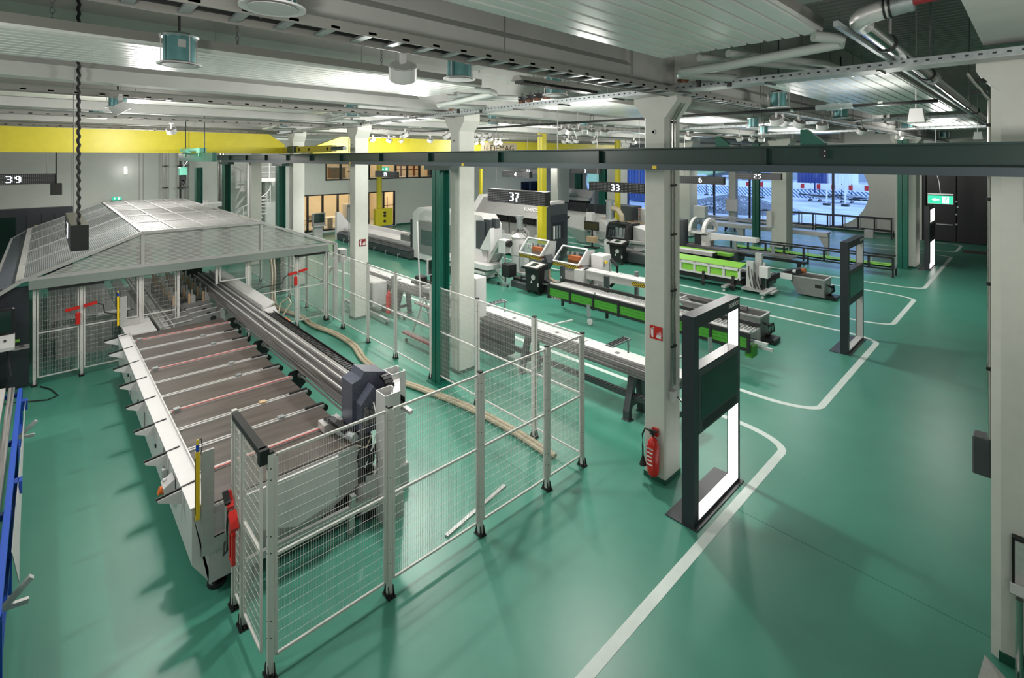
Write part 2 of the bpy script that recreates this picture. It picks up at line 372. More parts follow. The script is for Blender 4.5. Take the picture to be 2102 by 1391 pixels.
# upper strip needs its own hole: rebuild as two bands
me = wl.data; bpy.data.objects.remove(wl); 
mbw = MB()
def wb(a, b, e, f): mbw.box(XL-.2, XL, a, b, e, f)
wb(YN, yG0, 0, zU0); wb(yG0, yG1, 0, .12); wb(yG0, yG1, zG1, zU0); wb(yG1, yD0-.35, 0, zU0); wb(yD0-.35, yD1, zG1, zU0); wb(yD1, 29.6, 0, zU0)
wb(29.6, 31.9, 2.6, zU0); wb(31.9, YF, 0, zU0)
wb(YN, yU0, zU0, 5.1); wb(yU1, YF, zU0, 5.1); wb(YN, YF, 5.1, ZR+.14)
wl = struct('wall_left', mbw, M['wall'])
for yy in (at(148, 300, x=XL).y, at(294, 300, x=XL).y, 3.4):
    MB().box(XL, XL+.004, yy-.012, yy+.012, .1, 5.0).build('panel_joint', M['panelside'], wl)
# baseboards
struct('baseboard_left', MB().box(XL, XL+.02, YN, yG0, 0, .1).box(XL, XL+.02, yD1+.1, 29.5, 0, .1), M['base'])
# frames
def glazing(name, y0, y1, z0, z1, mull, label=None):
    t = tag(bpy.data.objects.new(name, None), kind='structure'); COL.objects.link(t); t.location = (XL-.1, (y0+y1)/2, z0); ROOT[t.name] = Vector(t.location)
    f = MB(); w = .07
    f.box(XL-.16, XL+.02, y0, y0+w, z0, z1).box(XL-.16, XL+.02, y1-w, y1, z0, z1).box(XL-.16, XL+.02, y0, y1, z1-w, z1).box(XL-.16, XL+.02, y0, y1, z0, z0+w)
    f.build('window_frame', M['blackm'], t)
    ys = [y0]+mull+[y1]
    for yy in mull: MB().box(XL-.15, XL+.01, yy-.045, yy+.045, z0, z1).build('mullion', M['blackm'], t)
    for a, b in zip(ys[:-1], ys[1:]): MB().box(XL-.1, XL-.09, a+.04, b-.04, z0+.05, z1-.05).build('pane', M['glass'], t)
    return t
glazing('window_1', yG0, yG1, .12, zG1, [at(p, 400, x=XL).y for p in (632, 663, 694)])
wd = glazing('window_2', yD0-.35, yD1, .02, zG1, [at(p, 400, x=XL).y for p in (757, 788)])
MB().box(XL-.12, XL, yD0-.33, at(757, 400, x=XL).y-.05, .05, zG1-.08).build('door_leaf', M['blackm'], wd)
MB().tube((XL+.05, yD0+.05, .95), (XL+.05, yD0+.05, 2.0), .03).build('pull_handle', M['alu'], wd)
glazing('window_3', yU0, yU1, zU0, 5.1, [at(p, 360, x=XL).y for p in (700, 758, 812, 837, 862, 890)])
glazing('window_4', 29.6, 31.9, .05, 2.6, [30.75])
# rooms behind the glazing, warm light
def room(name, y0, y1, z0, z1, dpt=5.0):
    r = struct(name, MB().box(XL-dpt-.1, XL-dpt, y0, y1, z0, z1).box(XL-dpt, XL-.2, y0-.1, y0, z0, z1).box(XL-dpt, XL-.2, y1, y1+.1, z0, z1).box(XL-dpt, XL-.2, y0, y1, z1, z1+.1), M['officew'])
    struct(name.replace('wall', 'floor'), B(XL-dpt, XL-.2, y0, y1, z0-.1, z0), M['lgrey'])
    return r
room('wall_office_lower', yG0-1.2, yD1+.8, 0, 3.0); room('wall_office_upper', yU0-.6, yU1+.6, 3.25, 5.4)
for yy, zz, e in ((yG0+1.5, 2.5, 85), (yG1-.5, 2.6, 85), (yD1-1, 2.6, 95), (yU0+2, 4.9, 60), ((yU0+yU1)/2+2, 4.9, 75), (yU1-2, 4.9, 60)):
    lamp((XL-2.2, yy, zz), e, None, r=.3, col=(1, .82, .58))
# end wall with the long round-ended window
xc, zc, rr = -9.5, 2.52, 2.33
xw0 = -29.3
win = MB()
arc = [(xc+rr*math.cos(a), zc+rr*math.sin(a)) for a in [math.radians(-90+180*i/24) for i in range(25)]]
polyr = [(XR, 0)] + [(XR, ZR+.14)] + [(xc, ZR+.14)] + list(reversed(arc)) + [(xc, 0)]
win.prism(polyr, 'y', YF, YF+.25)
arcl = [(xw0+rr-rr*math.cos(a), zc+rr*math.sin(a)) for a in [math.radians(-90+180*i/24) for i in range(25)]]
win.prism([(XL, 0), (XL, ZR+.14), (xw0+rr, ZR+.14)] + list(reversed(arcl)) + [(xw0+rr, 0)], 'y', YF, YF+.25)
win.box(xw0+rr, xc, YF, YF+.25, 0, zc-rr); win.box(xw0+rr, xc, YF, YF+.25, zc+rr, ZR+.14)
struct('wall_end', win, M['wall'])
w5 = tag(bpy.data.objects.new('window_5', None), kind='structure'); COL.objects.link(w5); w5.location = (xc, YF+.1, zc-rr); ROOT[w5.name] = Vector(w5.location)
muls = [-9.12-2.62*i for i in range(8)]
for x in muls:
    MB().box(x-.06, x+.06, YF+.06, YF+.2, zc-rr, zc+rr).build('mullion', M['anth'], w5)
edges = [xc+rr]+muls+[xw0]
for a, b in zip(edges[:-1], edges[1:]): MB().box(b+.05, a-.05, YF+.12, YF+.13, zc-rr, zc+rr).build('pane', M['glass'], w5)
# low sill bench along the window wall
struct('trim_1', B(-28.5, -10.2, YF-.28, YF, .0, .22), M['lgrey'])
struct('baseboard_end', MB().box(-10.1, -4.5, YF-.02, YF, 0, .1), M['base'])
# black gates in the end wall
g = tag(bpy.data.objects.new('door_1', None), kind='structure'); COL.objects.link(g); g.location = (-2.8, 36.1, 0); ROOT[g.name] = Vector(g.location)
gx = [-4.35, -3.05, -1.75, -1.0]
for a, b in zip(gx[:-1], gx[1:]):
    MB().bbox(a+.02, b-.02, 36.2, 36.26, .03, 4.9, .01).build('door_leaf', M['blackdoor'], g)
MB().box(-4.5, -4.35, 36.1, 36.35, 0, 5.1).box(-4.5, -.9, 36.1, 36.35, 4.95, 5.1).build('door_frame', M['blackm'], g)
for z in (.95, 1.5, 2.2): MB().box(-3.09, -3.01, 36.14, 36.2, z, z+.08).build('hinge', M['steel'], g)
MB().box(-3.9, -3.2, 36.1, 36.2, .93, .97).build('push_bar', M['alu'], g)
MB().tube((-3.0, 36.1, 1.95), (-3.0, 36.2, 1.95), .05).build('lock', M['steel'], g)
struct('wall_gate_side', MB().box(-5.6, -4.5, 36.0, YF, 0, ZR+.14).box(-.9, XR, 36.0, YF, 0, ZR+.14).box(-4.5, -.9, 36.1, 36.35, 5.1, ZR+.14), M['wall'])

# ---------------- concrete columns
def column(x, y, label, zt=5.6, w=.34, dpt=.42, flare=True, name='concrete_column'):
    t = thing(name, label, 'column', (x, y, 0), 'concrete columns of the hall')
    m = MB(); x0, x1, y0, y1 = x-w, x, y, y+dpt; c = .02
    m.prism([(x0+c, y0), (x1-c, y0), (x1, y0+c), (x1, y1-c), (x1-c, y1), (x0+c, y1), (x0, y1-c), (x0, y0+c)], 'z', .0, zt-.02)
    m.build('shaft', M['column'], t)
    if flare:
        f = MB(); e = .17
        f.add([(x0, y0-.003, zt-.42), (x1, y0-.003, zt-.42), (x1, y1, zt-.42), (x0, y1, zt-.42), (x0-e, y0-.003, zt-.20), (x1+e, y0-.003, zt-.20), (x1+e, y1, zt-.20), (x0-e, y1, zt-.20),
               (x0-e, y0-.003, zt), (x1+e, y0-.003, zt), (x1+e, y1, zt), (x0-e, y1, zt)],
              [(3,2,1,0),(0,1,5,4),(1,2,6,5),(2,3,7,6),(3,0,4,7),(4,5,9,8),(5,6,10,9),(6,7,11,10),(7,4,8,11),(8,9,10,11)])
        f.build('capital', M['column'], t)
    MB().box(x0-.006, x1+.006, y0-.006, y1+.006, 0.001, .07).build('green_plinth', M['base'], t)
    if y < 10:
        MB().lathe([(.035, .0), (.035, -.012), (.02, -.012), (.02, .0)], (x0+w*.45, y0, 4.98), 16, axis='y').build('lifting_hole_ring', M['lgrey'], t)
    return t
cols1 = [(-3.6, 6.34, 'concrete column with a red extinguisher and fire sign, nearest the tall light frame'),
         (-8.47, 6.42, 'concrete column standing right beside the thick green crane post'),
         (-13.36, 6.42, 'concrete column behind the mesh fence with a small fire sign at mid height'),
         (-18.24, 6.42, 'concrete column left of the glazed office wall, fourth from the extinguisher'),
         (-23.1, 6.42, 'concrete column in front of the white spiral staircase')]
for a in cols1: column(a[0], a[1], a[2])
column(-3.5, 26.4, 'pale concrete column at the aisle behind the green post near the lit frame', w=.68, dpt=1.0)
column(-8.73, 27.2, 'pale concrete column right of the numbered sign 25', w=.72, dpt=.95)
column(-13.89, 27.2, 'pale concrete column behind the white arched saw', w=.72, dpt=.95)
column(-18.73, 27.2, 'pale concrete column behind the yellow post under sign 33', w=1.0, dpt=.9)
column(-24.1, 27.2, 'pale concrete column to the right of sign 37', w=.72, dpt=1.3)
column(-14.75, 35.6, 'narrow pale column at the window wall carrying a white box', w=.5)
# right foreground pillar
rp = thing('concrete_column', 'big concrete pillar filling the right edge beside the walkway', 'column', (.3, 6.36, 0), 'concrete columns of the hall')
MB().prism([(-.23, 6.36), (1.1, 6.36), (1.1, 7.0), (-.30, 7.0), (-.30, 6.40)], 'z', 0, 5.43).build('shaft', M['column'], rp)
MB().prism([(-.23, 5.2), (-.40, 5.42), (-.40, 5.6), (1.1, 5.6), (1.1, 5.2)], 'y', 6.355, 7.0).build('capital', M['column'], rp)
MB().box(-.245, 1.1, 6.345, 7.01, .001, .09).build('green_plinth', M['base'], rp)

# ---------------- precast roof beams along Y
for i, x in enumerate([1.1, -3.70, -8.62, -13.5, -18.4, -23.3, -28.2]):
    w = .16
    if i == 0:
        struct('roof_beam', MB().box(-.34, 2.0, YN, 6.2, 5.62, 7.4).box(.5, 1.7, 6.2, YF, 5.65, 7.4), M['conc']); continue
    b = MB()
    for (y0, y1) in ((YN, 6.32), (6.86, 27.15), (27.7, YF)):
        b.prism([(x-w, 5.6), (x+w, 5.6), (x+w, 5.77), (x+.07, 5.85), (x+.07, 6.32), (x+.26, 6.46), (x+.26, 7.4), (x-.26, 7.4), (x-.26, 6.46), (x-.07, 6.32), (x-.07, 5.85), (x-w, 5.77)], 'y', y0, y1)
        for a, c in ((y0, y0+.9), (y1-.9, y1)):
            b.prism([(x-w+.005, 5.605), (x+w-.005, 5.605), (x+w+.02, 7.35), (x-w-.02, 7.35)], 'y', a, c)
    b.box(x-.26, x+.26, 6.30, 6.88, 5.6, 7.4).box(x-.26, x+.26, 27.1, 27.75, 5.6, 7.4)
    struct('roof_beam', b, M['conc'])
# cross beams along X over the column rows
struct('cross_beam', B(XL, XR, 6.4, 6.8, 6.5, 7.4), M['conc'])
struct('cross_beam', B(XL, XR, 27.2, 27.6, 6.5, 7.4), M['conc'])

# ---------------- white floor lines (painted strips)
def strip(pts, w=.12, z=.003):
    m = MB(); pts = [Vector((p[0], p[1], 0)) for p in pts]; vs = []; n = len(pts)
    for i, p in enumerate(pts):
        d = (pts[min(i+1, n-1)]-pts[max(i-1, 0)]).normalized(); r = Vector((d.y, -d.x, 0))*(w/2)
        vs += [p-r+Vector((0, 0, .0005)), p+r+Vector((0, 0, .0005)), p+r+Vector((0, 0, z)), p-r+Vector((0, 0, z))]
    fs = [(3,2,1,0), (4*n-4, 4*n-3, 4*n-2, 4*n-1)]
    for i in range(n-1):
        for k in range(4): fs.append((4*i+k, 4*i+(k+1) % 4, 4*i+4+(k+1) % 4, 4*i+4+k))
    return m.add(vs, fs)
def corner(cx, cy, r, a0, a1, n=8): return [(cx+r*math.cos(math.radians(a0+(a1-a0)*i/n)), cy+r*math.sin(math.radians(a0+(a1-a0)*i/n))) for i in range(n+1)]
X0 = -2.76
def bay(y0, y1, xl, label, r=.42, rr0=.9):
    pts = [(xl, y0)]+[(X0-rr0+rr0*math.sin(t), y0+r-r*math.cos(t)) for t in [math.pi/2*i/8 for i in range(9)]] + \
          [(X0-rr0+rr0*math.cos(t), y1-r+r*math.sin(t)) for t in [math.pi/2*i/8 for i in range(9)]] + [(xl, y1)]
    strip(pts).build('floor_marking', M['line'], label=label, cat='floor line', group='white painted bay outlines')
pts = [(X0, -2.0)]+[(X0-.9+.9*math.cos(t), 8.38+.42*math.sin(t)) for t in [math.pi/2*i/8 for i in range(9)]]+[(-29, 8.8)]
strip(pts).build('floor_marking', M['line'], label='long white line from the bottom edge curving round behind the near light frame', cat='floor line', group='white painted bay outlines')
bay(10.05, 15.42, -29, 'white outline of the bay with the near green-sided roller table')
bay(16.78, 20.88, -29, 'white outline of the narrow bay with the lime green belt')
bay(22.3, 30.95, -24, 'white outline of the bay ending at the farthest lit frame')
bay(32.3, 35.4, -24, 'thin white outline nearest the round window')
strip([(-24, 28.9), (-4.9, 28.9)], .09).build('floor_marking', M['line'], label='short straight white line on the bluish floor by the round window', cat='floor line', group='white painted bay outlines')
# door mats set in the floor
B(-2.55, -.6, 32.6, 33.5, .001, .012).build('door_mat', M['matrug'], label='brown door mat set in the floor before the black gates, nearer one', cat='door mat')
B(-1.75, -.6, 33.7, 36.0, .001, .012).build('door_mat', M['matrug'], label='brown door mat against the black gates, farther one', cat='door mat')

# ================================================================ FOREGROUND: safety fence
def mesh_panel(p, q, z0=.16, z1=1.95, mid=True, parent=None, label=None):
    """welded mesh panel between floor points p and q; frame and wires are two parts"""
    p = Vector((p[0], p[1], 0)); q = Vector((q[0], q[1], 0)); d = q-p; L = d.length; d.normalize(); n = Vector((-d.y, d.x, 0))
    P = lambda s, z: p+d*s+Vector((0, 0, z))
    f = MB(); a, b = .05, L-.05; w = .022
    f.bar(P(a, z1), P(b, z1), w, w); f.bar(P(a, z0), P(b, z0), w, w)
    f.bar(P(a, z0), P(a, z1), w, w); f.bar(P(b, z0), P(b, z1), w, w)
    if mid: f.bar(P(a, (z0+z1)/2), P(b, (z0+z1)/2), .024, .024)
    fr = f.build('panel_frame', M['fence'], parent)
    m = MB(); k = int((b-a)/.0235)
    for i in range(1, k): m.tube(P(a+(b-a)*i/k, z0), P(a+(b-a)*i/k, z1), .0016, 3, cap=False)
    k = int((z1-z0)/.094)
    for i in range(1, k):
        zz = z0+(z1-z0)*i/k; m.tube(P(a, zz)+n*.003, P(b, zz)+n*.003, .0018, 3, cap=False)
    m.build('wire_mesh', M['fence'], fr, kind='stuff')
def post(x, y, parent, dirs=((1, 0),), h=1.98, cap=True):
    t = MB().box(x-.025, x+.025, y-.025, y+.025, .03, h).build('post', M['fence'], parent)
    if cap: MB().box(x-.028, x+.028, y-.028, y+.028, h, h+.018).build('post_cap', M['black'], t)
    hol = MB()
    for z in (.35, .5, 1.1, 1.25, 1.75, 1.85):
        hol.tube((x+.024, y, z), (x+.027, y, z), .006, 6); hol.tube((x, y-.024, z), (x, y-.027, z), .006, 6)
    hol.build('bolt_holes', M['black'], t, kind='stuff')
    f = MB()
    f.box(x-.07, x+.07, y-.045, y+.045, .002, .012)
    for s in (-1, 1):
        f.prism([(x+s*.027, .01), (x+s*.07, .01), (x+s*.035, .12), (x+s*.027, .12)], 'y', y-.03, y-.024)
        f.prism([(x+s*.027, .01), (x+s*.07, .01), (x+s*.035, .12), (x+s*.027, .12)], 'y', y+.024, y+.03)
        f.tube((x+s*.055, y, .012), (x+s*.055, y, .03), .012, 6)
    f.build('foot_bracket', M['black'], t)
def fence_run(pts, label, group='mesh safety fence runs', posts=None, mids=True):
    c = Vector(((pts[0][0]+pts[-1][0])/2, (pts[0][1]+pts[-1][1])/2, 0))
    t = thing('safety_fence', label, 'fence', c, group)
    for a, b in zip(pts[:-1], pts[1:]): mesh_panel(a, b, parent=t)
    for i, a in enumerate(pts):
        if posts is None or posts[i]: post(a[0], a[1], t)
    return t
fA = fence_run([(-4.7, 1.46), (-4.7, 2.64), (-4.7, 3.88), (-4.7, 5.08), (-4.7, 5.86)], 'white mesh fence run nearest the camera, sloping up to the right corner')
fB = fence_run([(-4.7, 5.88), (-5.72, 5.88), (-7.21, 5.88), (-8.72, 5.88), (-10.18, 5.88), (-11.52, 5.88), (-12.95, 5.88), (-13.97, 5.88)],
               'long white mesh fence run passing in front of the green crane post and three columns', posts=[0]+[1]*7)
fC = thing('safety_gate', 'narrow white mesh gate with black top bar and red lock at the machine end', 'gate', (-5.2, 1.42, 0), 'mesh gates in the fence')
mesh_panel((-4.76, 1.42), (-5.38, 1.42), parent=fC, mid=True); mesh_panel((-5.38, 1.42), (-5.68, 1.42), parent=fC, mid=False)
post(-5.38, 1.42, fC, cap=False); post(-5.68, 1.42, fC, h=2.02, cap=False)
MB().box(-5.60, -4.72, 1.375, 1.44, 1.97, 2.03).box(-4.75, -4.68, 1.37, 1.45, 1.90, 2.03).build('top_bar', M['black'], fC, label='black top bar')
lk = MB().bar((-5.72, 1.37, 1.18), (-5.56, 1.36, 1.10), .06, .05).bar((-5.52, 1.36, 1.08), (-5.38, 1.35, .98), .07, .07).build('interlock', M['red'], fC, label='red interlock switch')
MB().bar((-5.70, 1.34, 1.205), (-5.575, 1.335, 1.145), .05, .03).tube((-5.53, 1.36, 1.09), (-5.50, 1.35, 1.0), .012, 8).build('lock_cover', M['black'], lk)
hm = MB(); 
for s in ((-5.50, .94, -5.50, .66), (-5.42, .90, -5.42, .62)): hm.bar((s[0], 1.345, s[1]), (s[2], 1.345, s[3]), .035, .03)
hm.bar((-5.515, 1.345, .94), (-5.405, 1.345, .91), .035, .03).bar((-5.515, 1.345, .66), (-5.405, 1.345, .63), .035, .03)
hm.build('gate_handle', M['red'], fC, label='red gate handle')
MB().path([(-5.66, 1.36, 1.08), (-5.665, 1.35, .85), (-5.66, 1.35, .62), (-5.72, 1.33, .55), (-5.80, 1.36, .62), (-5.74, 1.35, .66)], .010).build('lock_cable', M['black'], fC)
# fence towards the canopy, left part and right part
fD = fence_run([(-13.95, -.14), (-13.95, .58), (-13.95, 1.58), (-13.95, 2.30)], 'white mesh fence under the left half of the clear canopy front')
fE = fence_run([(-13.95, 3.74), (-13.95, 3.82), (-13.95, 5.03), (-13.95, 5.83)], 'white mesh fence under the right half of the canopy front, with a dark red lock', posts=[0, 1, 1, 1])
mesh_panel((-13.95, 3.12), (-13.95, 3.80), z0=1.55, mid=False, parent=fE)
MB().box(-13.975, -13.925, 3.07, 3.12, 1.50, 1.98).build('post', M['fence'], fE)
fF = fence_run([(-14.1, 5.88), (-15.5, 5.88), (-17.0, 5.88), (-18.5, 5.88), (-20.0, 5.88), (-21.5, 5.88)], 'far mesh fence running back beneath the right eave of the canopy')
def redlock(parent, y, z, d=1):
    a = MB().bar((-13.89, y-.26, z+.02), (-13.89, y-.03, z+.05), .05, .06).bar((-13.89, y+.03, z+.06), (-13.89, y+.25, z+.1), .05, .06).build('interlock', M['red'], parent, label='red interlock switch')
    MB().bbox(-13.92, -13.86, y-.10, y-.02, z-.30, z-.06, .012).build('gate_handle', M['red'], a)
redlock(fD, .58, 1.42); redlock(fE, 5.03, 1.45)
MB().path([(-13.86, .84, 1.50), (-13.85, .93, 1.45), (-13.85, .95, 1.28), (-13.85, 1.15, 1.2), (-13.86, 1.45, 1.25)], .012).build('lock_cable', M['black'], fD)
MB().path([(-13.86, 4.78, 1.47), (-13.85, 4.66, 1.42), (-13.85, 4.60, 1.27), (-13.85, 4.1, 1.25), (-13.86, 3.7, 1.12)], .012).build('lock_cable', M['black'], fE)

# ================================================================ FOREGROUND: long table machine
t = thing('profile_table', 'long white machine table with rows of brown worn plates between rails', 'machine', (-9.3, 2.0, 0))
xa, xb = -12.72, -5.96
rail_x = [-6.6-.63*k for k in range(10)]
prof = [(1.09, 1.02), (1.26, 1.03), (1.26, .95), (2.45, .95), (2.45, .20), (1.38, .12), (1.29, .12), (1.29, .27), (1.09, .43)]
MB().prism([(1.10, .43), (1.10, .99), (1.25, .99), (1.25, .16), (1.29, .12)], 'x', xa-.1, xb).build('side_apron', M['white'], t)
MB().prism([(1.25, .16), (1.25, .965), (2.9, .965), (2.9, .45), (2.2, .18)], 'x', xb-.02, xb+.01).build('end_panel', M['lgrey'], t)
MB().prism([(1.3, .16), (1.3, .9), (2.9, .9), (2.9, .5), (2.1, .18)], 'x', xa, xa+.05).build('end_panel', M['lgrey'], t)
MB().box(xa, xb-.05, 1.3, 2.86, .80, .955).build('under_frame', M['grey'], t)
MB().prism([(1.085, 1.0), (1.085, 1.018), (1.26, 1.03), (1.26, 1.0)], 'x', xa-.1, xb+.005).build('edge_shelf', M['white'], t)
MB().prism([(1.26, .98), (1.26, 1.055), (1.275, 1.055), (1.275, .98)], 'x', xa-.05, xb+.005).build('edge_rail', M['alu'], t)
MB().box(xa, xb+.02, 2.0, 2.93, .12, .18).build('bottom_tray', M['blackm'], t)
MB().box(xa+.1, xb-.2, 1.5, 1.7, .0, .12).box(xa+.1, xb-.2, 2.5, 2.7, .0, .12).build('plinth', M['black'], t)
for x in (-6.12, -9.0, -12.4):
    MB().lathe([(.085, .002), (.095, .02), (.09, .05), (.03, .06), (.03, .14)], (x, 1.36, 0), 16).build('levelling_foot', M['black'], t)
# seams and socket holes of the apron
for x in (-7.55, -9.2, -10.85):
    MB().box(x-.004, x+.004, 1.088, 1.10, .44, .99).build('apron_joint', M['grey'], t)
for x in (-8.2, -9.9, -11.2):
    MB().tube((x, 1.086, .72), (x, 1.10, .72), .028, 12).build('socket', M['blackm'], t)
# plates
ex = [xb]+rail_x+[xa]
for i, (a, b) in enumerate(zip(ex[:-1], ex[1:])):
    ga = .006 if i == 0 else .045; gb = .006 if i == len(ex)-2 else .045
    y1 = 2.93
    MB().bbox(b+gb, a-ga, 1.30, y1, .955, .985, .004).build('table_plate', M['plate'], t)
# rails: aluminium channels; every third one carries a red scale and a drive plate
for k, x in enumerate(rail_x):
    r = MB().box(x-.040, x-.012, 1.28, 2.98, .955, 1.0).box(x+.012, x+.040, 1.28, 2.98, .955, 1.0).box(x-.04, x+.04, 1.28, 2.98, .95, .965).build('cross_rail', M['alu'], t)
    MB().box(x-.011, x+.011, 1.30, 2.95, .966, .972).build('rail_slot', M['black'], r)
    if k % 3 == 0:
        MB().box(x+.008, x+.036, 1.32, 2.96, 1.0, 1.012).build('red_scale', mat('pale_red_scale', (.55, .20, .19), .5) if k == 0 else bpy.data.materials['pale_red_scale'], r, label='pale red scale strip')
        if k > 0:
            dp = MB().prism([(2.93, .70), (2.93, 1.02), (2.97, 1.06), (3.20, 1.06), (3.22, 1.0), (3.22, .82), (3.1, .70)], 'x', x-.05, x-.035).build('drive_plate', M['blackm'], t, label='black drive plate with a pulley')
            MB().lathe([(.045, 0), (.05, .02), (.03, .03), (.03, .08)], (x-.035, 3.12, .97), 16, axis='x').build('pulley', M['grey'], dp)
            MB().tube((x-.02, 3.04, .8), (x-.03, 3.04, .8), .03, 10).build('pulley', M['steel'], dp)
        MB().box(x-.03, x+.05, 1.34, 1.42, 1.0, 1.03).build('slide_block', M['steel'], r)
    else:
        MB().box(x-.04, x+.04, 2.3+.05*(k % 2), 2.38+.05*(k % 2), 1.0, 1.025).build('slide_block', M['wood'] if k == 2 else M['steel'], r)
        MB().box(x-.02, x+.02, 2.72, 2.98, 1.0, 1.02).build('slide_block', M['black'], r)
        MB().tube((x-.04, 3.0, .93), (x+.02, 3.0, .93), .05, 12).build('roller', M['black'], t)
MB().tube((-6.9, 3.12, .97), (-12.35, 3.12, .97), .016, 8).build('drive_shaft', M['alu2'], t)
MB().box(xb-.01, xb+.02, 1.3, 2.9, .88, .95).build('end_ledge', M['alu2'], t)
# triangular arms along the apron
arm_x = [-6.42-.9*k for k in range(8)]
for x in arm_x:
    a = MB()
    a.add([(x-.012, 1.10, .99), (x+.012, 1.10, .99), (x+.012, .87, .965), (x-.012, .87, .965), (x-.012, 1.10, .84), (x+.012, 1.10, .84), (x+.012, .88, .945), (x-.012, .88, .945),
           ], [(0,1,2,3),(4,7,6,5),(0,4,5,1),(2,6,7,3),(0,3,7,4),(1,5,6,2)])
    a.box(x-.03, x+.10, 1.085, 1.10, .84, .99).build('support_arm', M['white'], t)
    MB().bar((x, .86, .985), (x, 1.22, 1.03), .02, .022).build('arm_pad', M['black'], t, label='black rubber strip')
# control pod with emergency stop
cp = MB().prism([(.98, .86), (1.09, .93), (1.09, .70), (1.0, .72)], 'x', -6.98, -6.80).build('control_pod', M['white'], t)
MB().tube((-6.89, 1.0, .80), (-6.89, .95, .815), .045, 14).build('emergency_stop', M['orange'], cp, label='orange emergency stop button')
for zz in (.86, .89): MB().tube((-6.93, 1.02, zz), (-6.93, .99, zz+.01), .018, 10).build('push_button', M['print'], cp)
MB().box(-7.35, -7.28, 1.04, 1.09, .62, .82).build('valve_box', M['lgrey'], t)
# light curtain bracket at the near end and its twin at the far end
def curtain(x, y, z0, z1, label, foot):
    zs = z0+.40 if z1-z0 > 1 else z0+.04
    q = thing('light_curtain', label, 'sensor', (x, y, z0), 'yellow light curtain columns')
    yb = MB().box(x-.02, x+.02, y-.08, y-.045, zs, z1-.02).build('sensor_column', M['yellow2'], q)
    MB().box(x-.012, x+.012, y-.083, y-.078, zs+.05, z1-.08).build('sensor_lens', M['black'], yb)
    MB().tube((x, y-.062, z1-.02), (x, y-.062, z1+.05), .016, 10).build('plug', M['blue'], yb)
    MB().tube((x, y-.062, z1+.04), (x, y-.062, z1+.10), .011, 10).build('plug_tip', M['yellow2'], yb)
    MB().path([(x, y-.062, z1+.09), (x, y-.03, z1+.10), (x, y-.02, z1+.03), (x, y-.03, z1-.06)], .005, 6).build('sensor_cable', M['black'], q)
    MB().box(x-.012, x+.012, y-.03, y+.085, z0, z1-.04).build('bracket', M['alu2'], q)
    if foot: MB().box(x-.06, x+.012, y+.085, y+foot, z0+.02, z0+.14).box(x-.012, x+.01, y-.03, y+foot, z0, z0+.14).build('bracket_foot', M['alu2'], q)
    return q
curtain(-5.90, 1.20, .52, 1.63, 'yellow sensor column on an L bracket at the near end of the table', .30)
curtain(-13.6, 1.22, .97, 1.66, 'yellow sensor column behind the far end of the table by the mesh', .32)
# feed tray beyond the far end and polycarbonate apron at the near end
MB().prism([(1.22, .93), (1.22, .965), (1.74, .965), (1.74, .93)], 'x', -14.15, -12.86).build('feed_tray', M['white'], t)
MB().box(-14.1, -13.0, 1.26, 1.32, .0, .93).box(-14.1, -13.95, 1.6, 1.7, .0, .93).build('tray_leg', M['alu2'], t)
cv = MB().add([(-5.80, 1.36, 1.03), (-5.80, 2.57, 1.03), (-5.80, 2.57, .52), (-5.80, 2.07, .44), (-5.80, 1.36, .72),
               (-5.77, 1.36, 1.03), (-5.77, 2.57, 1.03), (-5.77, 2.57, .52), (-5.77, 2.07, .44), (-5.77, 1.36, .72)],
              [(4,3,2,1,0),(5,6,7,8,9),(0,1,6,5),(1,2,7,6),(2,3,8,7),(3,4,9,8),(4,0,5,9)]).build('end_cover', M['white'], t)
for p in ((1.66, .9), (2.55, .9), (2.55, .56)): MB().tube((-5.77, p[0], p[1]), (-5.762, p[0], p[1]), .012, 8).build('screw', M['steel'], cv)
MB().bar((-5.80, 1.55, .30), (-5.80, 3.0, .30), .05, .08).build('end_crossbar', M['alu2'], t)
MB().bar((-5.80, 2.72, .02), (-5.80, 2.76, .46), .07, .06).bar((-5.82, 1.58, .02), (-5.82, 1.58, .30), .07, .06).build('end_stand', M['alu2'], t)

# ---------------- gantry beam with carriage
g = thing('gantry_saw', 'long dark metal beam with a blue grey saw carriage beside the table', 'machine', (-8.0, 3.3, 0))
bm = MB().prism([(3.02, 1.13), (3.02, 1.36), (3.06, 1.36), (3.06, 1.32), (3.12, 1.32), (3.12, 1.40), (3.17, 1.40), (3.17, 1.34), (3.24, 1.34), (3.24, 1.40), (3.30, 1.40), (3.30, 1.36), (3.38, 1.36), (3.38, 1.13)], 'x', -16.2, -6.0).build('beam', M['streak'], g)
for y, z in ((3.035, 1.365), (3.14, 1.405), (3.27, 1.405)):
    MB().box(-16.2, -6.05, y-.008, y+.008, z-.005, z+.008).build('guide_rail', M['alu'], bm)
MB().prism([(3.39, 1.28), (3.39, 1.37), (3.40, 1.37), (3.40, 1.30), (3.54, 1.30), (3.54, 1.37), (3.55, 1.37), (3.55, 1.28)], 'x', -11.4, -5.9).build('chain_tray', M['blackm'], g)
ch = MB(); x = -11.3
while x < -7.0: ch.box(x, x+.06, 3.41, 3.53, 1.30, 1.345); x += .085
ch.build('cable_chain', M['black'], g, kind='stuff')
MB().box(-9.6, -5.9, 3.62, 3.68, 1.10, 1.15).build('side_tray', M['white'], g)
MB().prism([(3.36, 1.38), (3.36, 1.48), (3.38, 1.48), (3.38, 1.40), (3.50, 1.44), (3.62, 1.50), (3.64, 1.48), (3.50, 1.40)], 'x', -16.0, -11.35).build('trough_cover', M['alu'], g)
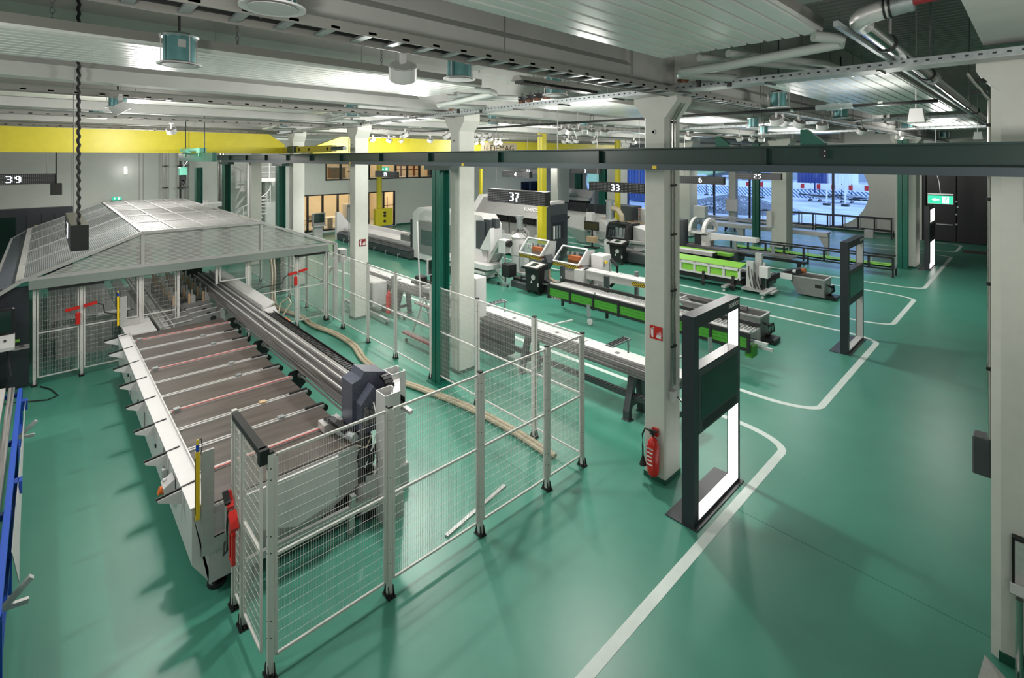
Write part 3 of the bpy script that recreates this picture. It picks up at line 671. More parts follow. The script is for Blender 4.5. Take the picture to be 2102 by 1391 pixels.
MB().add([(-11.35, 3.38, 1.36), (-11.35, 3.62, 1.40), (-11.0, 3.60, 1.30), (-11.0, 3.40, 1.28), (-11.35, 3.38, 1.38), (-11.35, 3.62, 1.42), (-11.0, 3.60, 1.32), (-11.0, 3.40, 1.30)],
         [(3,2,1,0),(4,5,6,7),(0,1,5,4),(1,2,6,5),(2,3,7,6),(3,0,4,7)]).build('trough_end', M['alu'], g)
for x in (-13.6, -6.15):
    pass
MB().bbox(-13.9, -13.3, 3.05, 3.5, .0, 1.15, .01).build('support_cabinet', M['grey'], g)
MB().box(-13.1, -13.0, 2.98, 3.06, .0, 1.12).build('support_post', M['alu2'], g)
# saw head housing
hs = MB().prism([(2.93, 1.02), (2.93, 1.64), (3.06, 1.68), (3.10, 1.76), (3.42, 1.66), (3.42, 1.42), (3.20, 1.42), (3.34, 1.25), (3.34, 1.02)], 'x', -6.50, -6.18).build('saw_housing', M['speck'], g)
MB().prism([(2.98, 1.40), (3.16, 1.60), (3.30, 1.36), (3.30, 1.02), (2.98, 1.02)], 'x', -6.18, -6.02).build('saw_housing_front', M['speck'], g)
# cable chain loops
lp = MB()
def chain_loop(mb, c, r, x0, x1, a0, a1, n, th=.045):
    for i in range(n):
        a = math.radians(a0+(a1-a0)*i/n); b = math.radians(a0+(a1-a0)*(i+.82)/n)
        pa = [(c[0]+rr*math.cos(q), c[1]+rr*math.sin(q)) for q, rr in ((a, r), (b, r), (b, r-th), (a, r-th))]
        mb.prism(pa, 'y', x0, x1)
for k in range(1): chain_loop(lp, (-6.15, 1.46), .19, 3.32, 3.44, -70, 150, 12)
lp.box(-6.6, -6.05, 3.32, 3.44, 1.24, 1.285).build('chain_loop', M['black'], g)
l2 = MB(); chain_loop(l2, (-6.50, 1.02), .13, 2.72, 2.80, 60, 290, 10, .035); l2.bar((-6.45, 2.76, 1.15), (-6.1, 2.82, 1.10), .08, .05).build('chain_loop', M['black'], g)
# saw mechanism under the head: motor, blades, hoses
MB().bbox(-6.35, -5.95, 2.92, 3.10, .35, 1.02, .01).build('mechanism_plate', M['blackm'], g)
MB().tube((-6.0, 2.98, .78), (-5.84, 2.98, .78), .10, 16).tube((-6.0, 3.0, .55), (-5.86, 3.0, .55), .07, 16).build('motor', M['blackm'], g)
MB().tube((-6.30, 2.80, 1.03), (-5.95, 2.86, 1.06), .05, 12).build('spindle', M['steel'], g)
MB().box(-6.62, -6.42, 2.66, 2.92, 1.0, 1.10).build('clamp_block', M['alu'], g)
MB().bar((-5.97, 2.86, .95), (-5.95, 3.14, .42), .03, .10).bar((-5.95, 2.92, .44), (-5.93, 3.16, .88), .03, .05).build('lever', M['blackm'], g)
for pts, m_ in (([(-6.2, 2.8, 1.08), (-5.98, 2.86, .96), (-5.88, 2.98, .92), (-5.9, 3.06, 1.04)], 'hose'), ([(-5.95, 3.06, 1.35), (-5.86, 3.02, 1.1), (-5.84, 3.0, .8), (-5.88, 3.08, .6)], 'black'),
                ([(-6.0, 3.14, 1.4), (-5.86, 3.14, 1.15), (-5.86, 3.05, .9), (-5.84, 2.94, .7)], 'print'), ([(-6.0, 3.0, 1.2), (-5.85, 2.9, 1.0), (-5.83, 2.96, .82)], 'black'), ([(-5.98, 3.2, 1.3), (-5.84, 3.16, 1.0), (-5.85, 3.12, .7)], 'black')):
    MB().path(pts, .009, 6).build('hydraulic_hose', M[m_], g)
MB().prism([(2.96, .46), (3.20, .46), (3.20, .52), (2.96, .58)], 'x', -6.1, -5.84).build('chip_tray', M['lgrey'], g)
MB().box(-6.5, -5.82, 2.9, 3.2, .14, .46).build('machine_foot', M['lgrey'], g); MB().box(-6.5, -5.84, 2.92, 3.22, .0, .14).build('foot_plinth', M['black'], g)
# C-shaped end columns
for (x, y, z1) in ((-5.78, 3.24, 1.60), (-6.28, 3.62, 1.60)):
    c_ = MB().prism([(x-.12, y-.12), (x+.12, y-.12), (x+.12, y+.10), (x+.06, y+.10), (x+.06, y+.09), (x+.11, y+.09), (x+.11, y-.11), (x-.11, y-.11), (x-.11, y+.09), (x-.06, y+.09), (x-.06, y+.10), (x-.12, y+.10)], 'z', .30, z1).build('end_column', M['white'], g)
    MB().box(x-.15, x+.15, y-.15, y+.13, .0, .30).build('column_foot', M['lgrey'], g)
MB().bar((-5.78, 3.34, 1.42), (-6.28, 3.62, 1.42), .12, .2).build('column_bridge', M['white'], g)
# orange air cushion hanging on the tray
oc = MB().bbox(-11.1, -10.85, 3.56, 3.78, 1.02, 1.20, .02).build('clip_box', M['orange'], g, label='orange box with a cable loop')
MB().path([(-11.1, 3.6, 1.22), (-11.3, 3.72, 1.45), (-11.2, 3.86, 1.58), (-11.0, 3.84, 1.50), (-11.05, 3.66, 1.22)], .012, 6).build('cable_loop', M['hose'], oc)

# ---------------- clamp units seen beneath the canopy
cu = thing('clamp_line', 'row of grey clamping units with wood coloured pads between the table and the canopy', 'machine', (-14.8, 2.6, 0))
for i in range(3):
    x = -13.15-.42*i
    a = MB().prism([(1.9, .82), (1.9, .90), (2.45, .93), (2.45, .98), (3.0, 1.02), (3.0, .86), (2.75, .80), (2.7, .88), (2.5, .86), (2.48, .76), (2.2, .76)], 'x', x-.04, x).build('clamp_plate', M['grey'], cu)
    MB().box(x-.045, x+.005, 1.9, 3.0, .90+.04, .99).build('plate_edge', M['alu'], a) if i == 9 else None
    MB().bar((x-.02, 1.86, .915), (x-.02, 2.45, .955), .05, .012).bar((x-.02, 2.46, .99), (x-.02, 3.02, 1.03), .05, .012).build('plate_edge', M['alu'], a)
    MB().tube((x+.0, 2.85, .9), (x+.02, 2.85, .9), .06, 14).build('plate_roller', M['black'], a)
for i in range(6):
    x = -14.45-.62*i
    b_ = MB().box(x-.12, x+.06, 2.25, 3.05, .72, 1.02).build('clamp_body', M['grey'], cu)
    MB().box(x+.061, x+.07, 2.32, 2.42, .78, .96).box(x+.061, x+.07, 2.50, 2.60, .82, .92).box(x+.061, x+.07, 2.74, 3.0, .84, .94).build('clamp_slot', M['black'], b_)
    for y in (2.30, 2.62, 2.92):
        MB().box(x-.03, x+.03, y-.035, y+.01, 1.02, 1.26).build('wooden_pad', M['wood'], cu)
        MB().box(x-.1, x+.02, y+.02, y+.12, 1.02, 1.20).build('clamp_jaw', M['alu2'], cu)
        MB().tube((x-.05, y+.06, 1.2), (x-.05, y+.06, 1.34), .022, 8).build('clamp_cylinder', M['alu'], cu)
MB().box(-20, -13.05, 2.1, 3.15, .55, .70).build('bed', M['lgrey'], cu)
MB().box(-20, -13.0, 1.86, 2.02, .86, .90).build('slide_way', M['alu2'], cu); MB().box(-20, -12.85, 1.52, 1.76, .72, .76).build('slide_way', M['lgrey'], cu)
for y in (1.82, 1.90, 2.06): MB().box(-20, -13.0, y, y+.02, .86, .94).build('guide_strip', M['alu'], cu)
for x in (-13.4, -16, -18.6): MB().box(x-.1, x+.1, 1.55, 3.1, .0, .70).build('bed_leg', M['lgrey'], cu)
MB().bbox(-19.5, -17.2, .1, 1.2, .0, .98, .02).build('infeed_box', M['lgrey'], cu); MB().box(-15.6, -15.5, .2, 1.2, 0, .98).build('infeed_leg', M['alu2'], cu)
MB().box(-18.5, -15.0, .1, 1.25, .98, 1.02).build('infeed_table', M['white'], cu)
MB().tube((-15.0, .9, .98), (-15.0, 1.5, .98), .05, 10).tube((-15.4, .9, .86), (-15.4, 1.5, .86), .05, 10).build('roller', M['alu'], cu)
for x in (-19.6, -18.2):
    MB().bbox(x-.2, x+.2, 3.0, 3.6, .9, 2.0, .02).build('saw_cabinet', M['blackm'], cu)
MB().bbox(-20.4, -19.9, 2.2, 2.6, 1.2, 1.75, .02).build('orange_hood', M['orange'], cu, label='orange hood inside the canopy')

# ================================================================ clear canopy
cn = thing('canopy', 'large low hipped canopy of ribbed clear sheets in an aluminium frame', 'canopy', (-19, 2.85, 0))
XF, XB = -13.9, -24.1; YE0, YE1, YB0, YB1, ZE, ZT = -.34, 6.05, 1.62, 4.11, 2.15, 2.93
xs = [XF+(XB-XF)*i/5 for i in range(6)]
for i, x in enumerate(xs):
    fr = MB(); w = .07
    fr.bar((x, YE0, ZE), (x, YB0, ZT), .08, .06).bar((x, YB0, ZT), (x, YB1, ZT), .10, .06).bar((x, YB1, ZT), (x, YE1, ZE), .08, .06)
    fr.build('rafter', M['alu2'], cn)
for (y, z, w) in ((YB0, ZT, .08), (YB1, ZT, .08), (YE0, ZE, .14), (YE1, ZE, .10)):
    MB().bar((XF, y, z+.005), (XB, y, z+.005), w, .05).build('purlin', M['alu2'], cn)
for a, b in zip(xs[:-1], xs[1:]):
    for (p, q, mt) in (((YE0, ZE), (YB0, ZT), 'polyside'), ((YB1, ZT), (YE1, ZE), 'polyside')):
        MB().slab([(a-.04, p[0], p[1]+.0), (b+.04, p[0], p[1]+.0), (b+.04, q[0], q[1]+.0), (a-.04, q[0], q[1]+.0)], (0, 0, .012)).build('slope_sheet', M[mt], cn)
    for k in range(4):
        y0 = YB0+(YB1-YB0)*k/4; y1 = YB0+(YB1-YB0)*(k+1)/4
        MB().box(a-.06, b+.06, y0+.03, y1-.03, ZT+.0, ZT+.012).build('roof_sheet', M['polyroof'], cn)
        if k: MB().box(a-.05, b+.05, y0-.025, y0+.025, ZT+.0, ZT+.03).build('glazing_bar', M['alu2'], cn)
# gable sheets and frame
gx = XF-.01
for poly_, in (([(YE0+.35, ZE+.06), (YB0-.04, ZT-.06), (YB0-.04, ZE+.06)],), ([(YB0+.04, ZE+.06), (YB0+.04, ZT-.03), (YB1-.04, ZT-.03), (YB1-.04, ZE+.06)],), ([(YB1+.04, ZE+.06), (YB1+.04, ZT-.06), (YE1-.3, ZE+.08)],)):
    MB().prism(poly_, 'x', gx-.006, gx+.006).build('gable_sheet', M['polygable'], cn)
for y in (YB0, YB1): MB().box(gx-.03, gx+.03, y-.035, y+.035, ZE, ZT).build('gable_post', M['alu2'], cn)
MB().box(gx-.03, gx+.05, YE0, YE1, ZE, ZE+.06).build('gable_sill', M['alu2'], cn)
MB().prism([(gx+.06, ZE), (gx+.11, ZE-.17), (gx-.02, ZE-.17), (gx-.02, ZE)], 'y', YE0+.12, YE1-.2).build('gutter', mat('green_grey_gutter', (.15, .185, .165), .45, metal=.2), cn)
for a, b in ((YE0+.4, .95), (4.95, YE1-.3)): MB().box(gx-.02, gx+.10, a, b, ZE-.23, ZE-.175).build('door_track', M['blackm'], cn)
# steep left window skirt
MB().slab([(XF+.02, YE0-.02, ZE), (XB, YE0-.02, ZE), (XB, YE0-.42, ZE-.28), (XF+.02, YE0-.42, ZE-.28)], (0, 0, .012)).build('skirt_sheet', mat('blue_grey_sheet', (.32, .36, .44), .2, metal=.2), cn)
MB().bar((XF, YE0, ZE), (XF, YE0-.45, ZE-.30), .10, .06).bar((XB, YE0, ZE), (XB, YE0-.45, ZE-.3), .08, .06).bar((XF, YE0-.45, ZE-.3), (XB, YE0-.45, ZE-.3), .06, .06).build('skirt_frame', M['alu2'], cn)
for (x, y) in ((XF-.05, YE1+.05), (XB, YE1), (XB, YE0+.1)):
    MB().box(x-.05, x+.05, y-.05, y+.05, 0, ZE).build('canopy_post', M['alu2'], cn)
MB().bar((XF-.05, YE1+.02, 1.7), (XF-.05, YE1-.42, ZE-.05), .04, .06).bar((XF-1.0, YE1, .8), (XF-.05, YE1, 1.5), .04, .05).build('brace', M['alu2'], cn)
# dark panel wall under the left eave
dw = MB().prism([(-2.4, .05), (-2.4, 1.84), (-.6, 2.02), (-.22, 2.02), (-.22, .05)], 'x', -14.05, -13.97).build('dark_panel_wall', M['anth'], cn, label='anthracite panel wall')
MB().box(-13.97, -13.96, -.75, -.70, 1.05, 1.5).box(-13.97, -13.95, -.42, -.35, .95, 1.0).build('wall_socket', M['lime'], dw)
# operator console at the far left
kc = thing('operator_console', 'dark operator console with a monitor at the far left edge', 'console', (-13.4, -.8, 0))
MB().bbox(-13.6, -13.3, -1.2, -.62, .02, .95, .02).build('pedestal', M['anth'], kc)
mo = MB().bbox(-13.48, -13.40, -1.15, -.40, 1.28, 1.76, .02).build('monitor', M['blackm'], kc)
MB().box(-13.40, -13.394, -1.10, -.45, 1.32, 1.72).build('screen', M['screen'], mo)
kp = MB().prism([(-13.50, 1.0), (-13.25, 1.0), (-13.25, 1.06), (-13.42, 1.26), (-13.5, 1.26)], 'y', -1.15, -.40).build('control_panel', M['lgrey'], kc)
for k in range(4): MB().tube((-13.33, -.98+k*.15, 1.17), (-13.31, -.98+k*.15, 1.19), .018, 8).build('knob', M['black'], kp)
MB().box(-13.5, -13.25, -.42, -.20, .98, 1.0).build('side_shelf', M['grey'], kc)
MB().path([(-13.5, -.5, .95), (-13.3, -.45, .5), (-13.25, -.6, .05), (-13.1, -.2, .015), (-12.95, .05, .015), (-13.05, .2, .015), (-13.5, .1, .015), (-13.8, -.05, .02)], .011, 6).build('trailing_cable', M['black'], kc)
MB().path([(-13.45, -.7, .95), (-13.2, -.75, .6), (-13.25, -.85, .2), (-13.2, -.5, .03)], .011, 6).build('trailing_cable', M['black'], kc)
MB().lathe([(.03, 0), (.035, .01), (.02, .03)], (-13.36, -.30, 1.0), 10).build('computer_mouse', M['black'], None, label='black computer mouse on the side shelf of the far left console', cat='mouse')

# ---------------- rack of aluminium profiles at the far left edge
rk = thing('profile_rack', 'blue frame rack loaded with long metal profiles at the left edge', 'rack', (-8.5, -.6, 0))
MB().bar((-10.95, -.27, .98), (-5.6, -.27, .98), .05, .06).build('top_rail', M['blue'], rk)
MB().bar((-10.95, -.27, .45), (-5.6, -.27, .45), .04, .06).build('lower_rail', M['blue'], rk)
for x in (-10.9, -9.1, -7.3, -5.7):
    MB().box(x-.03, x+.03, -.30, -.24, .08, .98).build('upright', M['blue'], rk)
    MB().box(x-.03, x+.03, -1.25, -.27, .90, .96).build('cross_arm', M['blue'], rk)
    MB().lathe([(.05, -.02), (.06, -.015), (.06, .015), (.05, .02)], (x, -.27, .062), 14, axis='y').build('castor', M['lgrey'], rk)
for k in range(9):
    y = -.36-.10*k
    MB().bar((-10.9+.05*(k % 3), y, 1.03+.03*(k % 2)), (-5.3-.1*(k % 2), y, 1.03+.03*(k % 2)), .07, .07).build('metal_profile', M['alu'] if k % 3 else M['streak'], None,
        label='aluminium profile on the blue rack, %s' % ['first from the blue rail', 'second from the blue rail', 'third from the blue rail', 'fourth from the blue rail', 'fifth from the blue rail', 'sixth from the blue rail', 'seventh from the blue rail', 'eighth from the blue rail', 'farthest from the blue rail'][k], cat='profile', group='aluminium profiles on the blue rack')
for x in (-10.0, -6.3):
    MB().bar((x, -.26, .62), (x, -.08, .80), .05, .04).bar((x, -.26, .62), (x, -.10, .60), .04, .04).build('side_hook', M['alu2'], rk)
w_ = MB()
w_.slab([(-10.6, -.20, .92), (-6.6, -.215, .92), (-6.7, -.17, .55), (-8.6, -.21, .38), (-10.4, -.16, .6)][:4], (0, -.006, 0)).build('plastic_wrap', M['lgrey'], rk)
for x in (-10.6, -8.0): MB().box(x-.1, x+.02, -.25, -.18, .78, .92).build('blue_clip', M['blue'], rk)

# ---------------- tall light frames
def kiosk(x, y0, y1, label, lit=True, h=2.63, xw=.16):
    k = thing('display_stand', label, 'display stand', (x-xw/2, (y0+y1)/2, 0), 'tall dark frames with light strips')
    x0, x1 = x-xw, x; w = .13
    MB().box(x0-.22, x1+.05, y0-.02, y1+.02, .002, .014).build('base_plate', M['anth'], k)
    MB().box(x0, x1, y0, y0+w, .014, h).build('upright', M['anth'], k)
    MB().box(x0, x1, y1-.05, y1, .014, h).build('upright', M['anth'], k)
    MB().box(x0, x1, y0+w, y1-.05, h-.16, h).build('top_beam', M['anth'], k)
    MB().box(x0, x1, y0+w, y1-.05, .014, .05).build('bottom_beam', M['anth'], k)
    zb, zt = 1.13, 1.93
    MB().box(x0+.005, x1-.01, y0+w, y1-.05, zb, zt).build('screen_housing', M['anth'], k)
    MB().box(x1-.012, x1+.002, y0+w+.0, y1-.05, zb, zt).build('screen_bezel', M['dgrey'], k)
    MB().box(x1+.002, x1+.006, y0+w+.06, y1-.10, zb+.17, zt-.09).build('screen', M['screen'], k)
    v = MB()
    for i in range(7): v.box(x1+.001, x1+.004, y0+w+.10, y1-.12, zb+.03+.017*i, zb+.038+.017*i)
    v.build('vent_slot', M['black'], k)
    MB().box(x0+.01, x1-.005, y0+w, y1-.05, zt, zt+.012).build('perforated_top', M['perf'], k)
    gm = M['glow'] if lit else M['lgrey']
    l = MB()
    MB().box(x0+.02, x1-.008, y1-.066, y1-.05, zt+.012, h-.16).build('light_panel', gm, k, label='lit white panel' if lit else 'unlit white panel')
    MB().box(x0+.02, x1-.008, y1-.066, y1-.05, .05, zb).build('light_panel', gm, k, label='lit white panel' if lit else 'unlit white panel')
    MB().box(x0+.02, x1-.008, y0+w, y1-.066, .05, .066).build('light_panel', gm, k, label='lit white panel' if lit else 'unlit white panel')
    put_text('SCHÜCO', .085, M['print'], (x1+.003, y1-.20, h-.075), (0, 1, 0), (0, 0, 1), k)
    return k
kiosk(-2.93, 5.84, 7.22, 'tall dark frame with glowing white inner edges beside the nearest column')
kiosk(-3.05, 13.64, 15.16, 'tall dark unlit frame standing across the aisle in the middle distance', lit=False)
kiosk(-3.05, 26.3, 27.9, 'tall dark frame with glowing edges farthest away near the black gates')

# ---------------- fire extinguisher, signs and wiring on the near column
fe = thing('fire_extinguisher', 'red fire extinguisher hanging on the nearest column', 'extinguisher', (-3.74, 6.24, .12))
MB().lathe([(.0, .13), (.055, .13), (.078, .16), (.082, .20), (.082, .52), (.07, .60), (.045, .64), (.022, .66), (.022, .69)], (-3.74, 6.25, 0), 20).build('cylinder', M['red'], fe, smooth=True)
MB().tube((-3.74, 6.25, .68), (-3.74, 6.25, .74), .024, 10).bar((-3.80, 6.25, .745), (-3.66, 6.22, .775), .03, .018).bar((-3.79, 6.25, .70), (-3.70, 6.22, .71), .022, .014).build('valve_lever', M['black'], fe)
MB().box(-3.79, -3.70, 6.29, 6.335, .66, .76).build('wall_bracket', M['red'], fe)
MB().path([(-3.76, 6.24, .73), (-3.85, 6.22, .76), (-3.89, 6.21, .66), (-3.885, 6.21, .5), (-3.88, 6.21, .34)], .012, 8).build('discharge_hose', M['black'], fe)
MB().lathe([(.015, .36), (.022, .33), (.05, .24), (.05, .23)], (-3.88, 6.21, 0), 14).build('discharge_horn', M['black'], fe)
MB().box(-3.79, -3.69, 6.165, 6.169, .26, .56).build('label_plate', M['red'], fe)
lb = MB()
for i in range(5): lb.box(-3.79+.01*(i % 2), -3.70-.008*(i % 3), 6.160, 6.165, .30+.055*i, .318+.055*i)
lb.box(-3.80, -3.69, 6.160, 6.166, .525, .533).build('label_print', M['print'], fe)
for dx in (-.04, .04): MB().tube((-3.74+dx, 6.25, .115), (-3.74+dx, 6.25, .135), .013, 8).build('foot_knob', M['black'], fe)
def fire_sign(x, y, z, s, label, dark=False):
    q = thing('fire_sign', label, 'sign', (x, y, z))
    m_ = M['dred'] if dark else M['red']
    MB().box(x-s/2, x+s/2, y-.008, y, z, z+s*.95).build('plate', m_, q)
    e = MB(); y2 = y-.008; a = s*.16
    e.box(x-s*.36, x-s*.36+a, y2-.002, y2, z+s*.12, z+s*.66); e.box(x-s*.34, x-s*.22, y2-.002, y2, z+s*.68, z+s*.78)
    e.prism([(x-s*.34, z+s*.76), (x-s*.14, z+s*.86), (x-s*.12, z+s*.80), (x-s*.26, z+s*.70)], 'y', y2-.002, y2)
    e.box(x-s*.40, x-s*.37, y2-.002, y2, z+s*.3, z+s*.74)
    e.build('extinguisher_symbol', M['print'], q)
    f = MB()
    for i in range(4):
        u = x+s*(.08+.09*i); f.prism([(u-s*.03, z+s*.12), (u+s*.05, z+s*.12), (u+s*.07, z+s*.3+s*.05*i), (u+s*.01, z+s*.55+s*.04*i), (u+s*.02, z+s*.36), (u-s*.05, z+s*.26)], 'y', y2-.002, y2)
    f.build('flame_symbol', M['print'], q); return q
fire_sign(-3.745, 6.338, 2.02, .20, 'red extinguisher sign on the nearest column above the extinguisher')
qs = fire_sign(0, 0, 0, .20, 'small dark red extinguisher sign on the column behind the mesh fence', True)
qs.rotation_euler = (0, 0, math.radians(90)); qs.location = (-13.352, 6.64, 2.09)
# conduits on the near column
cd = thing('conduit', 'pair of shiny vertical cable tubes running down the nearest column', 'cable tube', (-3.58, 6.55, 1.2))
for dy in (.44-.34, .44-.26):
    MB().tube((-3.585, 6.40+dy, 1.35), (-3.585, 6.40+dy, 5.15), .012, 8).build('tube', M['chrome'], cd)
    MB().tube((-3.585, 6.40+dy, 5.15), (-3.44, 6.40+dy, 5.38), .012, 8).build('tube', M['chrome'], cd)
for z in (1.9, 2.7, 3.5, 4.2, 5.1): MB().box(-3.6, -3.565, 6.48, 6.60, z, z+.03).build('clip', M['blackm'], cd)
so = MB().bbox(-3.6, -3.54, 6.44, 6.56, 1.16, 1.30, .006).build('wall_socket', M['white'], None, label='white double power socket on the nearest column', cat='socket')
MB().path([(-3.54, 6.56, 1.2), (-3.48, 6.62, 1.1), (-3.5, 6.7, .9), (-3.4, 6.8, .6)], .008, 6).build('power_cable', M['black'], so)
cd = thing('conduit', 'pair of shiny vertical cable tubes on the big right-hand pillar', 'cable tube', (-.33, 6.62, 1.4))
for dy in (.0, .07):
    MB().tube((-.315, 6.48+dy, 1.95), (-.315, 6.48+dy, 5.15), .012, 8).build('tube', M['chrome'], cd)
    MB().tube((-.315, 6.48+dy, 5.15), (-.47, 6.48+dy, 5.42), .012, 8).build('tube', M['chrome'], cd)
for z in (2.6, 3.4, 4.2, 4.9): MB().box(-.335, -.30, 6.46, 6.58, z, z+.03).build('clip', M['blackm'], cd)
for z, yy in ((5.22, 6.5), (5.33, 6.5)): MB().box(-.44, -.33, yy-.02, yy+.1, z, z+.03).build('clip', M['blackm'], cd)
MB().bbox(-.43, -.30, 6.44, 6.62, 1.60, 1.95, .01).build('junction_box', M['dgrey'], None, label='dark grey box mounted low on the side of the right-hand pillar', cat='box')
# dark conduit on column three and two
for (x, y, l) in ((-13.72, 6.405, 'thin dark cable tube on the left edge of the column with the small fire sign'),):
    q = thing('conduit', l, 'cable tube', (x, y, 1))
    MB().tube((x, y, 1.2 if x < -10 else 2.0), (x, y, 5.2), .012, 8).build('tube', M['alu2'], q)
    for z in (2.2, 3.2, 4.2): MB().box(x-.02, x+.02, y-.02, y+.02, z, z+.03).build('clip', M['blackm'], q)
# stainless dispenser and door handle stuff at the lower right
dp = thing('dispenser', 'stainless dispenser with a white tray at the lower right corner', 'dispenser', (.1, 6.3, 1.0))
a = at(2077, 1100, y=6.3); b = at(2130, 1225, y=6.3)
MB().box(a.x, a.x+.35, 6.29, 6.355, b.z, a.z).build('frame', M['blackm'], dp)
MB().box(a.x+.02, a.x+.33, 6.27, 6.29, b.z+.02, a.z-.02).build('steel_front', M['alu'], dp)
MB().prism([(6.29, b.z-.02), (6.20, b.z+.02), (6.20, b.z+.09), (6.19, b.z+.09), (6.19, b.z), (6.27, b.z-.06), (6.29, b.z-.06)], 'x', a.x-.01, a.x+.35).build('tray', M['white'], dp)
xp_ = at(2093, 1300, y=6.2).x
MB().tube((xp_, 6.2, 0), (xp_, 6.2, b.z-.03), .028, 14).build('standpipe', M['chrome'], dp)
MB().slab([(-.33, 6.18, .10), (-.18, 6.12, .03), (-.13, 5.9, .03), (-.36, 5.85, .08)], (0, 0, .01)).build('steel_tread', M['alu'], None, label='tilted steel sheet on the floor at the pillar foot, bottom right', cat='metal sheet')
# thick hose on the floor
hp = [(1.38, -17.9, 5.55), (.8, -17.5, 5.5), (.12, -16.9, 5.30), (.045, -16.2, 5.15), (.045, -15.4, 5.2), (.045, -14.6, 5.33), (.045, -13.6, 5.30), (.045, -12.6, 5.45), (.045, -11.5, 5.44), (.045, -10.5, 5.22), (.045, -9.4, 5.16), (.045, -8.4, 5.38), (.045, -7.2, 5.60), (.045, -6.0, 5.66), (.045, -5.1, 5.60)]
pts = [Vector((x, y, z)) for z, x, y in hp]
def catmull(P, n=8):
    out = []
    for i in range(len(P)-1):
        p0, p1, p2, p3 = P[max(i-1, 0)], P[i], P[i+1], P[min(i+2, len(P)-1)]
        for k in range(n):
            u = k/n; out.append(.5*((2*p1)+(-p0+p2)*u+(2*p0-5*p1+4*p2-p3)*u*u+(-p0+3*p1-3*p2+p3)*u**3))
    out.append(P[-1]); return out
fine = catmull(pts, 30)
for off, nm in ((0, 'left'), (.085, 'right')):
    MB().path([p+Vector((off*.2, off, 0)) for p in fine], lambda u: .040+.004*math.sin(u*1500), 8).build('ribbed_hose', M['hose'], None,
        label='beige ribbed hose snaking on the floor along the long mesh fence, '+('table side' if nm == 'left' else 'fence side'), cat='hose', group='paired floor hoses', smooth=True)
MB().bar((-4.95, 3.55, .012), (-5.15, 4.7, .012), .05, .02).build('cable_duct', M['alu2'], None, label='thin metal strip lying on the floor inside the fence', cat='metal strip')

# ================================================================ CEILING INSTALLATIONS
def cname(v): return v
# radiant panels: ribbed white sheets running along Y
def radiant(x0, x1, y0, y1, label, ribs=True):
    t = thing('radiant_panel', label, 'ceiling panel', ((x0+x1)/2, (y0+y1)/2, 5.70), 'white radiant ceiling panels')
    MB().box(x0, x1, y0, y1, 5.74, 5.83).build('housing', M['panelside'], t)
    n = 10; p = (x1-x0)/n
    for i in range(n):
        a = x0+p*i
        m = MB(); m.prism([(a+.004, 5.74), (a+.004, 5.70), (a+p*.80, 5.70), (a+p*.80, 5.74)], 'y', y0, y1)
        m.prism([(a+p*.84, 5.745), (a+p*.88, 5.712), (a+p*.95, 5.712), (a+p*.99, 5.745)], 'y', y0, y1)
        m.build('panel_strip', M['panel'], t)
    return t
bays = [-2.85, -7.52, -12.4, -17.3, -22.2, -27.1]
where = ['over the walkway', 'between the first and second beams', 'between the second and third beams', 'over the canopy', 'in front of the left wall', 'farthest left by the wall']
for i, x in enumerate(bays):
    w = 1.56
    radiant(x, x+w, -5.5, 4.95, 'ribbed white ceiling panel %s, near end' % where[i])
    radiant(x, x+w, 7.9, 15.4, 'ribbed white ceiling panel %s, beyond the first column row' % where[i])
    radiant(x, x+w, 17.2, 25.6, 'ribbed white ceiling panel %s, far end' % where[i])
    # supply pipes at the near end of each far panel
    if i < 4:
        t = thing('supply_pipe', 'grey heating pipe loop at the ceiling panel end '+where[i], 'pipe', (x+.8, 5.3, 5.6), 'grey heating pipes')
        MB().path([(x+w-.05, 4.85, 5.66), (x+w+.12, 5.02, 5.64), (x+w+.10, 5.14, 5.62), (x+.6, 5.14, 5.56), (x+.12, 5.14, 5.56), (x+.02, 5.28, 5.56), (x+.30, 5.9, 5.56), (x+.34, 6.05, 5.56), (x+.2, 6.12, 5.56), (x-.4, 6.14, 5.56)], .048, 10).build('pipe', M['pipe'], t, smooth=True)
        MB().path([(x+.30, 5.2, 5.70), (x+.9, 6.6, 5.70), (x+.9, 7.8, 5.72)], .042, 10).build('pipe', M['pipe'], t, smooth=True)
        MB().path([(x+.62, 5.2, 5.70), (x+1.15, 6.6, 5.70), (x+1.15, 7.8, 5.72)], .042, 10).build('pipe', M['pipe'], t, smooth=True)
        MB().tube((x-.06, 5.55, 5.50), (x-.06, 5.55, 5.62), .05, 10).tube((x-.14, 5.58, 5.54), (x+.02, 5.52, 5.54), .025, 8).build('valve', M['copper'], t)
        MB().tube((x+.1, 5.6, 5.44), (x+.1, 5.6, 5.56), .03, 8).tube((x+.3, 5.98, 5.46), (x+.3, 5.98, 5.56), .03, 8).build('drain_cap', M['black'], t)
    # hangers: chains and rods
    h = MB()
    for y in (-3.5, -.9, 1.6, 3.6, 8.6, 11, 14, 18, 21, 24.5):
        for dx in (.25, 1.3): h.tube((x+dx, y, 5.83), (x+dx, y, 7.42), .006, 5, cap=False)
    h.build('hanger_rods', M['steel'], None, label='thin steel hanger rods above the ceiling panels '+where[i], cat='hanger rods', kind='stuff')
